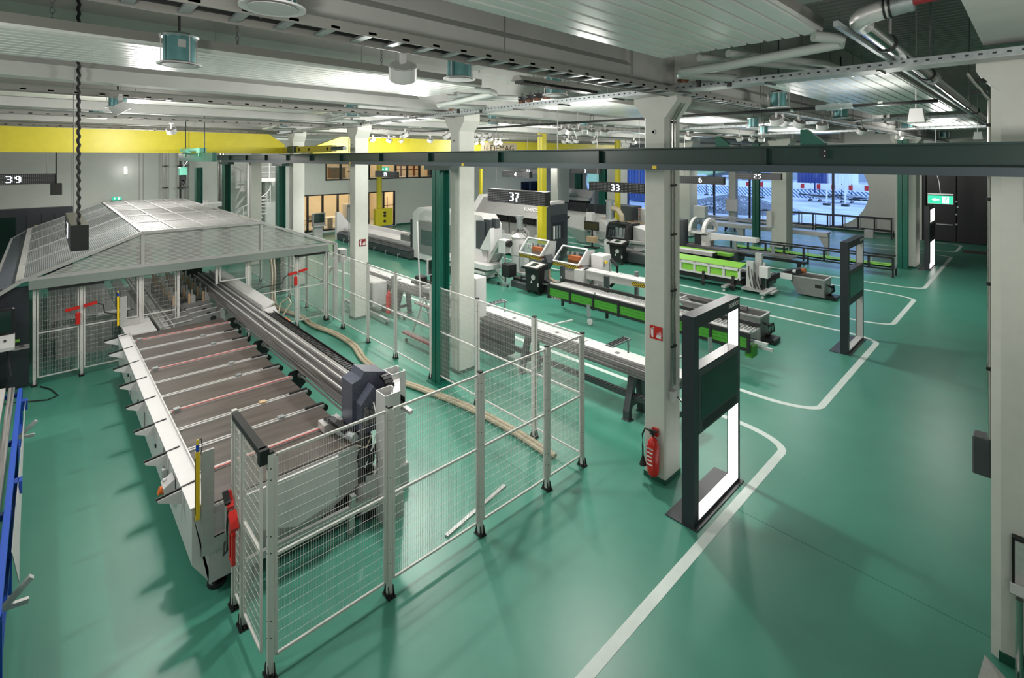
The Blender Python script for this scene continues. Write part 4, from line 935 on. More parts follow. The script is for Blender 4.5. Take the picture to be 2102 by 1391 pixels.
# visible chains
def chain(x, y, z0, z1, label):
    m = MB(); z = z0; k = 0
    while z < z1:
        pts = [(.016*math.cos(a), .03*math.sin(a)) for a in [2*math.pi*i/8 for i in range(9)]]
        if k % 2: m.path([(x+p[0], y, z+.03+p[1]) for p in pts], .004, 4)
        else: m.path([(x, y+p[0], z+.03+p[1]) for p in pts], .004, 4)
        z += .046; k += 1
    m.build('hanger_chain', M['grey'], None, label=label, cat='chain', kind='stuff')
for (px, py, l) in ((107, 20, 'link chain hanging above the wide ribbed ceiling panel, far left'), (487, 75, 'link chain above the ribbed ceiling panel, left of the turnbuckle'), (783, 118, 'link chain above the panel left of the big white spotlight')):
    p = at(px, py, x=-6.2); chain(p.x, p.y, 5.83, 6.7, l)
# cable ladders along Y under the beams
def ladder(x, z, y0, y1, label, w=.32):
    t = thing('cable_ladder', label, 'cable ladder', (x, (y0+y1)/2, z), 'cable ladders under the beams')
    MB().box(x-w/2, x-w/2+.012, y0, y1, z, z+.07).build('side_rail', M['panelside'], t); MB().box(x+w/2-.012, x+w/2, y0, y1, z, z+.07).build('side_rail', M['panelside'], t)
    r = MB(); y = y0+.1
    while y < y1: r.box(x-w/2, x+w/2, y, y+.06, z+.012, z+.03); y += .27
    r.build('rungs', M['steel'], t, kind='stuff')
    MB().bar((x-.08, y0, z+.045), (x-.08, y1, z+.045), .03, .02).build('cable_bundle', M['black'], t); MB().bar((x+.05, y0, z+.05), (x+.05, y1, z+.05), .04, .02).build('cable_bundle', M['blackm'], t)
    h = MB(); y = y0+.7
    while y < y1: h.tube((x, y, z+.03), (x, y, 7.42), .006, 5, cap=False); y += 2.1
    h.build('hanger_rods', M['grey'], t, kind='stuff')
ladder(-3.40, 5.46, -6, 35, 'dark cable ladder beneath the nearest beam, full of cables')
ladder(-9.35, 5.50, -6, 35, 'cable ladder left of the second beam', .24)
ladder(-14.2, 5.50, -6, 35, 'cable ladder left of the third beam', .24)
ladder(-19.1, 5.50, -6, 35, 'cable ladder left of the fourth beam', .24)
for i, (x, z) in enumerate([(-9.9, 5.62), (-14.9, 5.62), (-19.8, 5.6), (-24.6, 5.6)]):
    MB().path([(x, -6, z), (x, 35, z)], .05, 10).build('ceiling_pipe', M['pipe'], None, label='long straight grey pipe under the ceiling, number %s from the right' % ['one', 'two', 'three', 'four'][i], cat='pipe', group='long grey ceiling pipes')
# perforated trays along X
M['traydots'] = dots('perforated_zinc_tray', (.30, .36, .37), (.01, .012, .012), .055, (1, 0, 0))
def tray(y, z, x0, x1, label, w=.28, big=True):
    t = thing('cable_tray', label, 'cable tray', ((x0+x1)/2, y, z), 'perforated cable trays')
    MB().box(x0, x1, y-w/2, y-w/2+.006, z, z+.07).build('side_rail', M['steel'], t); MB().box(x0, x1, y+w/2-.006, y+w/2, z, z+.07).build('side_rail', M['steel'], t)
    MB().box(x0, x1, y-w/2, y+w/2, z-.004, z).build('tray_floor', M['alu2'], t)
    h = MB(); x = x0+.05; s = .09 if big else .16
    while x < x1: h.box(x, x+.028, y-w/2-.002, y-w/2, z+.030, z+.046); x += s
    h.build('slots', M['black'], t, kind='stuff')
    x = x0+.6; b = MB()
    while x < x1: b.box(x, x+.03, y-w/2, y+w/2, z-.02, z-.004); x += 1.05
    b.build('tray_brackets', M['blackm'], t, kind='stuff')
tray(6.12, 5.48, -18.5, 3, 'perforated cable tray crossing just in front of the nearest columns')
tray(16.2, 5.60, -12, 3, 'second perforated cable tray crossing farther down the hall', .2, False)
tray(22.4, 5.62, -14, 3, 'third perforated cable tray close to the window end', .2, False)
# dark service pipe along X with valve
dpz = 5.42
t = thing('service_pipe', 'thin dark pipe with a valve crossing behind the nearest column at ceiling height', 'pipe', (-7, 9.0, dpz))
MB().tube((-15, 9.0, dpz+.06), (-.95, 9.0, dpz-.02), .026, 8).build('pipe', M['blackm'], t)
MB().tube((-2.45, 9.0, dpz-.01), (-1.95, 9.0, dpz-.01), .045, 10).tube((-2.3, 9.0, dpz-.01), (-2.1, 9.0, dpz-.01), .06, 10).build('valve', M['steel'], t)
for x in (-1.6, -2.8): MB().tube((x-.03, 9.0, dpz-.01), (x+.03, 9.0, dpz-.01), .036, 10).build('coupling', M['chrome'], t)
for x in (-3.3, -7.35, -11.2): MB().tube((x, 9.0, dpz), (x, 9.0, 7.42), .008, 6).build('hanger_rod', M['grey'], t)
MB().path([(-7.0, 9.0, dpz+.03), (-6.98, 9.0, dpz+.16), (-6.9, 9.0, dpz+.16), (-6.88, 9.0, dpz-.12), (-6.98, 9.0, dpz-.13), (-7.0, 9.0, dpz-.02)], .010, 6).build('pipe_hook', M['black'], t)
# chrome duct
t = thing('steel_duct', 'shiny steel pipe running along the ceiling over the walkway with an elbow', 'pipe', (-.9, 10, 5.6))
MB().tube((-.9, 4.35, 5.6), (-.9, 12.5, 5.6), .064, 20).build('pipe', M['chrome'], t, smooth=True)
MB().tube((-.9, 12.5, 5.6), (-.9, 20, 5.6), .056, 16).build('pipe', M['chrome'], t, smooth=True)
MB().tube((-.9, 20, 5.6), (-.9, 34, 5.6), .05, 12).build('pipe', M['chrome'], t, smooth=True)
MB().path([(-.9, 4.48, 5.6), (-.9, 4.36, 5.6), (-.885, 4.29, 5.603), (-.85, 4.24, 5.61), (-.80, 4.22, 5.62), (-.70, 4.215, 5.635)], .067, 18).build('elbow', M['alu'], t, smooth=True)
for x in (-.73, -.70): MB().tube((x, 4.215, 5.635), (x+.012, 4.215, 5.636), .078, 16).build('clamp_ring', M['blackm'], t)
MB().path([(-.70, 4.215, 5.635), (-.66, 4.21, 5.64), (-.63, 4.21, 5.645), (-.57, 4.21, 5.65)], .066, 16).build('flexible_end', M['steel'], t, smooth=True)
MB().tube((-.57, 4.21, 5.65), (.8, 4.21, 5.72), .03, 12).build('feed_pipe', M['dred'], t)
for y in (5.3, 7.6, 8.0, 12.4, 14.2, 17.5): MB().tube((-.9, y, 5.6), (-.9, y+.04, 5.6), .078 if y < 12 else .068, 16).build('clamp_ring', M['blackm'] if y != 8.0 else M['steel'], t)
for y in (5.32, 7.62, 12.4, 17.5, 22): MB().tube((-.88, y, 5.65), (-.86, y, 7.42), .012, 6).build('hanger_rod', M['grey'], t)
MB().box(-.995, -.965, 4.05, 30, 5.53, 5.57).build('light_track', M['steel'], None, label='slim metal track running beside the shiny steel ceiling pipe', cat='track')
for x in (-4.9,): pass
for (x, y, l) in ((-1.35, 10.2, 'small white floodlight under the shiny ceiling pipe, nearer one'), (-1.25, 20.5, 'small white floodlight under the shiny ceiling pipe, farther one')):
    MB().prism([(x-.10, 5.18), (x+.12, 5.18), (x+.09, 5.40), (x-.07, 5.40)], 'y', y-.08, y+.08).tube((x, y, 5.38), (x, y, 7.42), .01, 6).build('floodlight', M['white'], None, label=l, cat='lamp', group='small white floodlights by the pipe')
# louvre lamp and driver boxes on the front tray
t = thing('louvre_lamp', 'long grey louvre lamp hanging left of the nearest column top', 'lamp', (-6.1, 6.9, 5.55))
a = at(1060, 158, z=5.62); b = at(1222, 184, z=5.62)
MB().prism([(a.x-.10, 5.58), (a.x+.10, 5.58), (a.x+.05, 5.64), (a.x-.05, 5.64)], 'y', a.y, b.y).build('housing', M['panelside'], t)
l = MB(); y = a.y+.05
while y < b.y-.05: l.box(a.x-.08, a.x+.08, y, y+.012, 5.545, 5.58); y += .05
l.build('louvres', M['blackm'], t, kind='stuff')
for y in (a.y+.3, b.y-.3): MB().tube((a.x, y, 5.64), (a.x, y, 7.42), .006, 6).build('hanger_rod', M['grey'], t)
for i, (px, py) in enumerate([(865, 212), (1070, 203), (1086, 200), (1102, 197), (1120, 194)]):
    p = at(px, py, y=6.05)
    q = thing('driver_box', 'small black box on the front cable tray, %s' % ['standing alone on the left', 'leftmost of the four in a row', 'second of the four in a row', 'third of the four in a row', 'rightmost of the four in a row'][i], 'control box', (p.x, p.y, p.z-.04), 'black driver boxes on the tray')
    MB().bbox(p.x-.055, p.x+.055, p.y-.03, p.y+.10, p.z-.035, p.z+.04, .006).build('case', M['black'], q)
    MB().box(p.x-.04, p.x-.01, p.y-.032, p.y-.030, p.z-.0, p.z+.012).build('sticker', M['print'], q)
    MB().path([(p.x, p.y, p.z+.04), (p.x+.01, p.y, p.z+.09), (p.x+.04, p.y, p.z+.09), (p.x+.05, p.y, p.z-.02)], .005, 5).build('cable', M['black'], q)
    MB().box(p.x-.05, p.x+.05, p.y-.02, p.y+.05, p.z-.075, p.z-.036).build('plug_block', M['copper'], q)
# ceiling drums: teal glass-like cylinder in four bars over a white disc
def drum(x, y, label, z, s, first=[None]):
    if first[0] is not None: return dup(first[0], (x, y, z), label, scale=(s, s, s))
    t = thing('ceiling_drum', label, 'air outlet', (x, y, 6.05), 'teal drums with white discs')
    MB().lathe([(.22, .02), (.30, .0), (.30, .02), (.25, .04)], (x, y, 6.05), 32).build('disc', M['white'], t, smooth=True)
    MB().lathe([(.0, -.003), (.225, -.003), (.225, .004)], (x, y, 6.05), 32).build('disc_face', M['lgrey'], t)
    MB().lathe([(.215, .05), (.215, .42)], (x, y, 6.05), 28).build('drum', M['teal'], t, smooth=True)
    MB().lathe([(.25, .42), (.27, .45), (.16, .50), (.05, .52)], (x, y, 6.05), 28).build('lid', M['steel'], t, smooth=True)
    for a in range(4):
        c = math.radians(20+90*a); MB().bar((x+.27*math.cos(c), y+.27*math.sin(c), 6.07), (x+.27*math.cos(c), y+.27*math.sin(c), 6.50), .022, .012).build('bar', M['alu'], t)
    MB().box(x+.217, x+.222, y-.05, y+.05, 6.30, 6.42).build('sticker', M['lgrey'], t)
    MB().tube((x, y, 6.55), (x, y, 8.3), .02, 8).build('stem', M['black'], t)
    t.location = (x, y, z); t.scale = (s, s, s); first[0] = t; return t
dl = [(560, 18, 'largest, cut by the top edge of the picture'), (368, 134, 'in front of the ribbed panel at upper left'), (242, 222, 'left of the thick hanging cable'), (198, 243, 'small one just above the yellow crane beam'), (943, 163, 'above the second column'),
      (1140, 196, 'behind the four driver boxes'), (722, 240, 'above the third column'), (583, 262, 'left of the third column'), (1178, 248, 'right of the hanging rod behind the louvre lamp'), (1013, 257, 'right of the second column top'),
      (1598, 222, 'right of the nearest column, big one'), (1726, 243, 'before the second walkway panel'), (1866, 243, 'over the walkway near the light track'), (1862, 264, 'lower of the two over the walkway'), (1547, 262, 'between the nearest column and the spotlights'), (1568, 275, 'small one left of the green bracket'), (1435, 272, 'small one close to the right side of the nearest column'),
      (1806, 275, 'small one left of the walkway track'), (1200, 268, 'small one behind the row of white spots'), (1938, 283, 'tiny one near the far right end'), (852, 262, 'small one left of the second column')]
for px, py, l in dl:
    q = at(px, py, z=5.585); gx_ = min((-3.02, -5.25, -10.2, -15.3, -20.3, -24.9), key=lambda g: abs(g-q.x)); p = at(px, py, x=gx_)
    drum(p.x, p.y, 'teal drum, '+l, p.z, .676*p.x/q.x)
# round track spots
SPOT = {}
def spot(px, py, ang, lit, label, z=5.32, track=True, rad=.115):
    p = at(px, py, z=z)
    if (lit,) in SPOT and px != 827: return dup(SPOT[(lit,)], p, label, rz=ang)
    t = thing('spotlight', label, 'spotlight', p, 'round white ceiling spotlights')
    R = Matrix.Rotation(math.radians(35), 3, 'X')
    if px == 827:
        tc_ = (Vector((0, 0, CH))-p).normalized(); nn = (tc_*math.cos(math.radians(58))+Vector((0, 0, 1))*math.sin(math.radians(58))).normalized()
        R = nn.to_track_quat('-Z', 'Y').to_matrix()
    MB().lathe([(rad, -.06), (rad, .06), (rad*.96, .065), (rad*.95, .05), (.0, .045)], p, 24, tilt=R).build('head', M['white'], t, smooth=True)
    MB().lathe([(.0, .050), (rad*.88, .050), (rad*.88, .055)], p, 24, tilt=R).build('back_plate', M['panelside'], t)
    MB().lathe([(rad*.85, -.064), (rad*.85, -.060), (.0, -.060)], p, 24, tilt=R).build('lens', M['lampface'] if lit else M['lgrey'], t, label='lit lens' if lit else None)
    MB().bar((p.x, p.y, p.z+.03), (p.x, p.y, p.z+.17), .03, .05).build('neck', M['white'], t)
    MB().box(p.x-.05, p.x+.05, p.y-.02, p.y+.02, p.z+.17, p.z+.2).build('adapter', M['white'], t)
    MB().tube((p.x, p.y, p.z+.2), (p.x, p.y, 7.42), .004, 4, cap=False).build('hanger_rod', M['grey'], t)
    if px != 827: SPOT[(lit,)] = t
    return t
spot(827, 148, 0, False, 'big round white spotlight hanging under the near cable ladder')
sp = [(247, 222, .5, 0, 'round spotlight below the blue drums at upper left'), (352, 268, 1, 0, 'unlit spotlight above the lit one on the yellow crane beam'), (318, 277, 2, 0, 'small unlit spotlight in front of the yellow beam, left of the lit one'), (340, 279, 0, 1, 'bright spotlight in front of the left yellow crane beam'),
      (765, 287, 0, 0, 'spotlight before the second yellow beam, leftmost'), (785, 289, 0, 1, 'lit spotlight before the second yellow beam'), (798, 288, 2, 0, 'spotlight before the second yellow beam, third'), (809, 289, 1, 0, 'spotlight before the second yellow beam, fourth'), (822, 289, .3, 0, 'spotlight before the second yellow beam, fifth'),
      (883, 288, 1.5, 0, 'lone spotlight left of the second column top'), (831, 277, 0, 1, 'glowing flat lamp above the yellow beam, left of the second column'), (916, 279, 0, 1, 'glowing flat lamp touching the second column'),
      (976, 284, 1, 0, 'spotlight right of the second column, upper row left'), (991, 284, 2, 0, 'spotlight right of the second column, upper row middle'), (1006, 285, .4, 0, 'spotlight right of the second column, upper row right'), (977, 293, .2, 0, 'spotlight above the maker plate, lower row left'), (990, 293, 2.2, 0, 'spotlight above the maker plate, lower row second'), (1018, 293, 1, 0, 'spotlight above the maker plate, lower row third'), (1027, 293, 2, 0, 'spotlight above the maker plate, lower row right'),
      (1153, 268, 0, 1, 'brightly lit spotlight in the row left of the nearest column'), (1167, 269, 1.4, 0, 'second spotlight in the row left of the nearest column'), (1188, 270, .2, 0, 'third spotlight in the row left of the nearest column'), (1214, 271, .9, 0, 'fourth spotlight in the row left of the nearest column'), (1242, 271, .7, 0, 'fifth spotlight in the row left of the nearest column'),
      (1158, 289, 1, 0, 'small spotlight in the far cluster before the yellow beam, left'), (1167, 288, 1.7, 0, 'small spotlight in the far cluster, second'), (1175, 289, .3, 0, 'small spotlight in the far cluster, third'), (1183, 288, 1, 0, 'small spotlight in the far cluster, right'), (1220, 289, 0, 1, 'lit spotlight above the tapered end of the second yellow beam'), (1301, 292, 0, 1, 'tiny lit spotlight left of the nearest column'),
      (1594, 247, 0, 1, 'lit spotlight above the left green bracket, first of two'), (1607, 250, 1.2, 1, 'lit spotlight above the left green bracket, second of two'), (1640, 254, .9, 0, 'unlit drum spotlight above the right green bracket'), (1688, 258, .2, 0, 'unlit drum spotlight right of the green bracket'), (1769, 269, .8, 1, 'lit spotlight right of the green brackets'), (1846, 281, .8, 1, 'lit spotlight just over the dark green beam at right'),
      (1518, 284, 0, 1, 'lit flat spotlight over the green beam between the brackets'), (1543, 286, 1, 0, 'first of two dim spotlights between the brackets'), (1563, 286, .4, 0, 'second of two dim spotlights between the brackets'), (1412, 281, 1, 0, 'dim spotlight hugging the right side of the nearest column')]
for px, py, a, lit, l in sp: spot(px, py, a, bool(lit), l)

# ---------------- green crane runway beam
gb = thing('runway_beam', 'long dark green steel beam with a blue grey rail crossing the whole picture', 'beam', (-10, 5.9, 4.4))
def ibeam(m, x0, x1, y, z0, z1, w=.16, tf=.018, tw=.012):
    m.box(x0, x1, y-w/2, y+w/2, z1-tf, z1); m.box(x0, x1, y-w/2, y+w/2, z0, z0+tf); m.box(x0, x1, y-tw/2, y+tw/2, z0, z1); return m
ibeam(MB(), -26.6, 3, 5.92, 4.515, 4.74).build('beam', M['greend'], gb)
MB().box(-25.2, 3, 5.80, 5.84, 4.447, 4.525).box(-25.2, 3, 5.84, 6.0, 4.50, 4.515).build('current_rail', M['rail'], gb)
for x in [-24.2, -21.8, -19.4, -17.2, -15.2, -13.1, -10.9, -8.8, -6.6, -4.4, -2.1, .4]:
    q = MB().box(x, x+.018, 5.84, 5.91, 4.53, 4.71).build('stiffener', M['greend'], gb)
    MB().bar((x-.35, 5.82, 4.52), (x, 5.82, 4.52), .012, .016).build('rail_bracket', M['blackm'], q)
for x in (-12.35, -7.55, -3.45): MB().box(x-.03, x+.03, 5.795, 5.80, 4.46, 4.505).build('warning_label', M['yellow2'], gb, label='small yellow warning sticker')
for x in (-1.62, -2.58):
    s = 1 if x > -2 else .75
    MB().prism([(x-.13*s, 4.74), (x-.13*s, 4.74+.17*s), (x-.07*s, 4.74+.17*s), (x+.10*s, 4.76), (x+.10*s, 4.74)], 'y', 5.88, 5.96).build('gusset', M['green'], gb)
MB().box(-1.53, -1.49, 5.84, 5.85, 4.6, 4.70).build('bolt_plate', M['blackm'], gb)
for z in (4.625, 4.675): MB().tube((-1.51, 5.835, z), (-1.51, 5.84, z), .008, 8).build('bolt', M['steel'], gb)
def gpost(x, y, z1, label, w=.20, cap=True, h=.24):
    t = thing('green_post', label, 'post', (x, y, 0), 'green steel crane posts')
    m = MB(); m.box(x-w/2, x+w/2, y-h/2, y-h/2+.02, .012, z1); m.box(x-w/2, x+w/2, y+h/2-.02, y+h/2, .012, z1); m.box(x-.01, x+.01, y-h/2, y+h/2, .012, z1)
    m.build('shaft', M['green'], t)
    MB().box(x-w*.9, x+w*.9, y-h*.8, y+h*.8, .001, .014).build('base_plate', M['green'], t)
    if cap: MB().box(x-w*1.7, x+w*1.7, y-.12, y+.12, z1, z1+.10).build('head_plate', M['greend'], t)
    return t
gpost(-8.62+.15, 5.98-.04, 4.36, 'thick dark green steel post beside the second column', .26, True, .26)
gpost(-24.9, 5.9, 4.34, 'green steel post between the silver duct and the spiral staircase', .46)
gpost(-17.9, 5.9, 4.34, 'slim green steel post left of the glazed office front', .3)
gpost(-25.2, 4.9, 4.2, 'green steel post right of the hanging hook', .36, False)
gpost(-10.45, 27.9, 5.4, 'green steel post below the sign 25', .34, False)
gpost(-3.88, 26.1, 5.4, 'green steel post at the aisle between the pale pillars', .34, False)
gpost(-22.5, 30.5, 5.4, 'green steel post behind the sign 3', .6, False)
gpost(-25.4, 31.2, 5.4, 'green steel post far back, right of the wall pipes and left of sign 23', .6, False)
# short crane girder at the left end with hoist
cg = thing('crane_girder', 'short green crane girder with a mint green trolley above the hook', 'crane', (-26, 4.7, 4.4))
MB().box(-29.0, -22.3, 4.80, 4.95, 4.47, 4.83).build('girder', M['green'], cg)
for x in (-27.5, -24.6): MB().tube((x, 4.78, 4.75), (x, 4.80, 4.75), .08, 10).build('bolt', M['mint'], cg)
MB().box(-28.6, -28.0, 4.7, 4.95, 4.84, 5.05).build('trolley_block', M['mint'], cg); MB().box(-24.6, -24.0, 4.7, 4.95, 4.84, 5.05).build('trolley_block', M['mint'], cg)
MB().tube((-28.0, 4.82, 4.98), (-24.6, 4.82, 4.98), .07, 10).build('trolley_tube', M['mint'], cg)
MB().tube((-27.6, 4.8, 4.95), (-26.6, 4.8, 4.95), .11, 12).build('motor', M['mint'], cg)
hk = thing('chain_hoist', 'mint green chain hoist with a black hook hanging left of the green posts', 'hoist', (-26.8, 4.6, 3.3))
MB().bbox(-27.0, -26.6, 4.45, 4.75, 3.85, 4.2, .03).build('hoist_body', M['mint'], hk)
MB().bbox(-26.95, -26.65, 4.5, 4.7, 3.62, 3.85, .02).build('chain_box', M['black'], hk)
MB().tube((-26.8, 4.6, 4.2), (-26.8, 4.79, 4.48), .02, 6).tube((-26.7, 4.6, 4.2), (-26.7, 4.6, 4.48), .015, 6).build('chain', M['steel'], hk)
MB().lathe([(.02, .0), (.10, .03), (.10, .14), (.04, .2)], (-26.8, 4.6, 3.42), 12).build('hook_block', M['black'], hk)
MB().path([(-26.8, 4.6, 3.45), (-26.8, 4.62, 3.36), (-26.75, 4.7, 3.28), (-26.8, 4.62, 3.2), (-26.8, 4.52, 3.26)], .03, 8).build('hook', M['black'], hk)
for o_ in (cg, hk):
    l_ = o_.location; k_ = .64; o_.scale = (k_, k_, k_); o_.location = (l_.x*k_, l_.y*k_, CH+(l_.z-CH)*k_)
for x in (-27.8, -24.0): MB().tube((x, 4.88, 4.83), (x, 4.88, 9.0), .02, 6).build('hanger_rod', M['greend'], cg)
# yellow cranes
yc = thing('bridge_crane', 'deep yellow bridge crane beam across the upper left', 'crane', (-18, 0, 4.8), 'yellow bridge cranes')
MB().prism([(-6.5, 4.80), (-6.5, 5.42), (5.55, 5.42), (6.05, 5.08), (6.05, 4.80)], 'x', -18.15, -17.95).build('girder', M['yellow'], yc)
MB().box(-18.2, -17.9, -6.5, 6.05, 4.76, 4.80).build('bottom_flange', M['yellow'], yc)
MB().box(-18.3, -13.9, 5.98, 6.12, 4.78, 4.98).build('end_truck', mat('ochre_crane_paint', (.36, .31, .03), .45), yc)
MB().bbox(-17.3, -16.7, 5.9, 6.1, 4.79, 5.0, .02).build('motor', M['greend'], yc); MB().tube((-13.9, 6.0, 4.88), (-13.1, 6.0, 4.88), .06, 10).build('motor', M['greend'], yc)
for x in (-16.4, -14.2, -15.6): MB().tube((x, 5.96, 4.88), (x, 5.98, 4.88), .05, 10).build('wheel_cover', M['blackm'], yc)
yd = thing('bridge_crane', 'second yellow bridge crane beam with the maker plate, seen behind the columns', 'crane', (-18, 16, 4.8), 'yellow bridge cranes')
MB().prism([(7.0, 4.80), (7.0, 5.0), (8.1, 5.42), (25.8, 5.42), (26.9, 5.1), (26.9, 4.8)], 'x', -18.15, -17.95).build('girder', M['yellow'], yd)
MB().box(-18.2, -17.9, 7.0, 26.9, 4.76, 4.80).build('bottom_flange', M['yellow'], yd)
a = at(988, 292, x=-17.9); b = at(1062, 305, x=-17.9)
MB().box(-17.95, -17.93, a.y, b.y, 4.72, a.z).build('maker_plate', mat('beige_plate', (.42, .36, .25), .6), yd)
put_text('16 t', .34, M['black'], (-17.925, a.y+.35*(b.y-a.y)*.5, (4.82+a.z)/2), (0, 1, 0), (0, 0, 1), yd); put_text('DEMAG', .46, M['black'], (-17.925, a.y+.58*(b.y-a.y), (4.78+a.z)/2), (0, 1, 0), (0, 0, 1), yd)
def ypost(x, y, z1, r, label, sq=False):
    t = thing('yellow_post', label, 'post', (x, y, 0), 'round yellow crane posts')
    (MB().box(x-r, x+r, y-r, y+r, .02, z1) if sq else MB().tube((x, y, .02), (x, y, z1), r, 16)).build('shaft', M['yellow'], t)
    MB().box(x-r*1.6, x+r*1.6, y-r*1.6, y+r*1.6, .001, .02).build('base_plate', M['yellow'], t); return t
ypost(-14.2, 15.05, 5.75, .13, 'square yellow post standing in front of the dark machine end panel', True)
ypost(at(1268, 400, y=23.0).x, 23.0, 5.75, .165, 'round yellow post passing behind the sign 33')
yp = ypost(-29.6, 15.9, 5.1, .17, 'yellow post with a yellow box before the glazed office door')
MB().bbox(-29.45, -29.1, 15.4, 16.6, .25, 1.35, .02).build('valve_cabinet', M['yellow'], yp)
for z in (.55, .9, 1.1): MB().tube((-29.1, 16.0, z), (-29.02, 16.0, z), .08, 10).build('fitting', M['blackm'], yp)
ypost(-22.0, 18.2, 4.0, .10, 'thin yellow post left of sign 37')
# long hanging rod with chain, thick black cable
MB().tube((-7.62, 8.6, 3.9), (-7.62, 8.6, 7.42), .014, 6).build('hanging_rod', M['grey'], None, label='dark vertical rod hanging before the square yellow post', cat='rod')

# ---------------- LED number signs
DIG = {'0': '01110 11011 11011 11011 11011 11011 01110', '1': '00110 01110 00110 00110 00110 00110 01111', '2': '11110 00011 00011 01110 11000 11000 11111', '3': '11110 00011 00011 01110 00011 00011 11110',
       '4': '00011 00111 01111 11011 11111 00011 00011', '5': '11111 11000 11110 00011 00011 00011 11110', '6': '01110 11000 11110 11011 11011 11011 01110', '7': '11111 00011 00110 00110 01100 01100 01100', '9': '01110 11011 11011 01111 00011 00011 01110'}
def led_sign(x0, x1, y, z0, z1, s, label, alongy=False, rods=True, flip=False, depth=.2):
    c = ((x0+x1)/2, y, z0)
    if alongy: c = (y, (x0+x1)/2, z0)
    t = thing('number_sign', label, 'led sign', c, 'hanging LED number signs')
    m = MB(); b = MB(); dt = MB()
    if alongy: m.box(y-depth, y, x0, x1, z0, z1); b.box(y, y+.004, x0+.01, x1-.01, z0+.012, z1-.012)
    else: m.box(x0, x1, y, y+depth, z0, z1); b.box(x0+.01, x1-.01, y-.004, y, z0+.012, z1-.012)
    m.build('case', M['blackm'], t); b.build('matrix', M['ledboardy' if alongy else 'ledboard'], t)
    h = (z1-z0)*.66; p = h/7; n = len(s); w = n*5*p+(n-1)*p*1.2; u0 = (x0+x1)/2-w/2
    for k, ch in enumerate(s):
        for r, row in enumerate(DIG[ch].split()):
            for cc, v in enumerate(row):
                if v == '1':
                    u = u0+k*6.2*p+cc*p; zz = z1-(z1-z0)*.17-(r+1)*p
                    if alongy: dt.box(y+.004, y+.008, u+p*.2, u+p*.8, zz+p*.2, zz+p*.8)
                    else: dt.box(u+p*.2, u+p*.8, y-.008, y-.004, zz+p*.2, zz+p*.8)
    dt.build('digits', M['led'], t, kind='stuff')
    if rods:
        for f in (.12, .88):
            u = x0+(x1-x0)*f
            a = (y-depth/2, u) if alongy else (u, y+depth/2)
            MB().tube((a[0], a[1], z1), (a[0], a[1], 7.42), .006, 6).build('hanger_rod', M['grey'], t)
    return t
def sign_at(L, R, h, y, s, label):
    a = at(*L, y=y); b = at(*R, y=y); z = (a.z+b.z)/2; hh = abs(at(L[0], L[1]+h, y=y).z-a.z)
    return led_sign(a.x, b.x, y, z-hh, z, s, label)
sign_at((1001, 388), (1118, 393), 26, 8.9, '37', 'large hanging black sign over the white machine beside the second column')
sign_at((1209, 372), (1323, 378), 19, 12.0, '33', 'hanging black number sign in front of the round yellow post')
sign_at((1393, 361), (1485, 363), 15, 20.0, '6', 'hanging black number sign touching the right side of the nearest column')
sign_at((1509, 354), (1603, 356), 13, 23.5, '25', 'hanging black number sign above the green post by the windows')
sign_at((770, 351), (812, 352), 12, 12.3, '19', 'hanging black number sign before the upper office glazing')
sign_at((1030, 351), (1087, 352), 12, 17.0, '4', 'small black number sign with a single digit, right above the big one')
sign_at((1062, 346), (1107, 347), 10, 21.0, '23', 'small black number sign half hidden behind another near the square yellow post')
sign_at((1174, 345), (1230, 347), 10, 22.5, '3', 'small black number sign left of the blue containers')
a = at(-70, 354, x=-22); b = at(117, 356, x=-22)
led_sign(a.y, b.y, -22, b.z-.33, b.z, '39', 'black number sign cut by the left picture edge below the yellow beam', alongy=True)
q = thing('hanging_camera', 'small black box hanging on a rod at the right end of sign 39', 'sensor', (-21.9, b.y, 3.2))
MB().bbox(-22.0, -21.8, b.y-.16, b.y+.12, 3.42, 3.80, .01).build('case', M['black'], q); MB().tube((-21.9, b.y-.02, 3.8), (-21.9, b.y-.02, 7.42), .02, 6).build('rod', M['black'], q)
led_sign(-10.2, -8.2, .24, 3.45, 3.77, '37', 'hanging black sign seen end-on above the canopy', rods=True, depth=.17)
bc = MB(); pts = []
for i in range(160):
    z = 3.77+i*.0229; pts.append((-8.32+.008*math.sin(i*1.3), .318+.008*math.cos(i*1.3), z))
bc.path(pts, .018, 7).build('hanging_cable', M['black'], None, label='thick twisted black cable hanging from the ceiling to the end-on sign', cat='cable')
MB().tube((-9.7, .32, 3.77), (-9.7, .32, 7.42), .005, 5).build('hanging_wire', M['grey'], None, label='thin wire holding the back end of the end-on sign', cat='wire')
MB().tube((-29.9, at(258, 350, x=-29.9).y, 3.85), (-29.9, at(258, 350, x=-29.9).y, 4.2), .05, 10).build('tube_lamp', M['lampface'], None, label='tiny glowing vertical tube lamp before the left wall', cat='lamp')
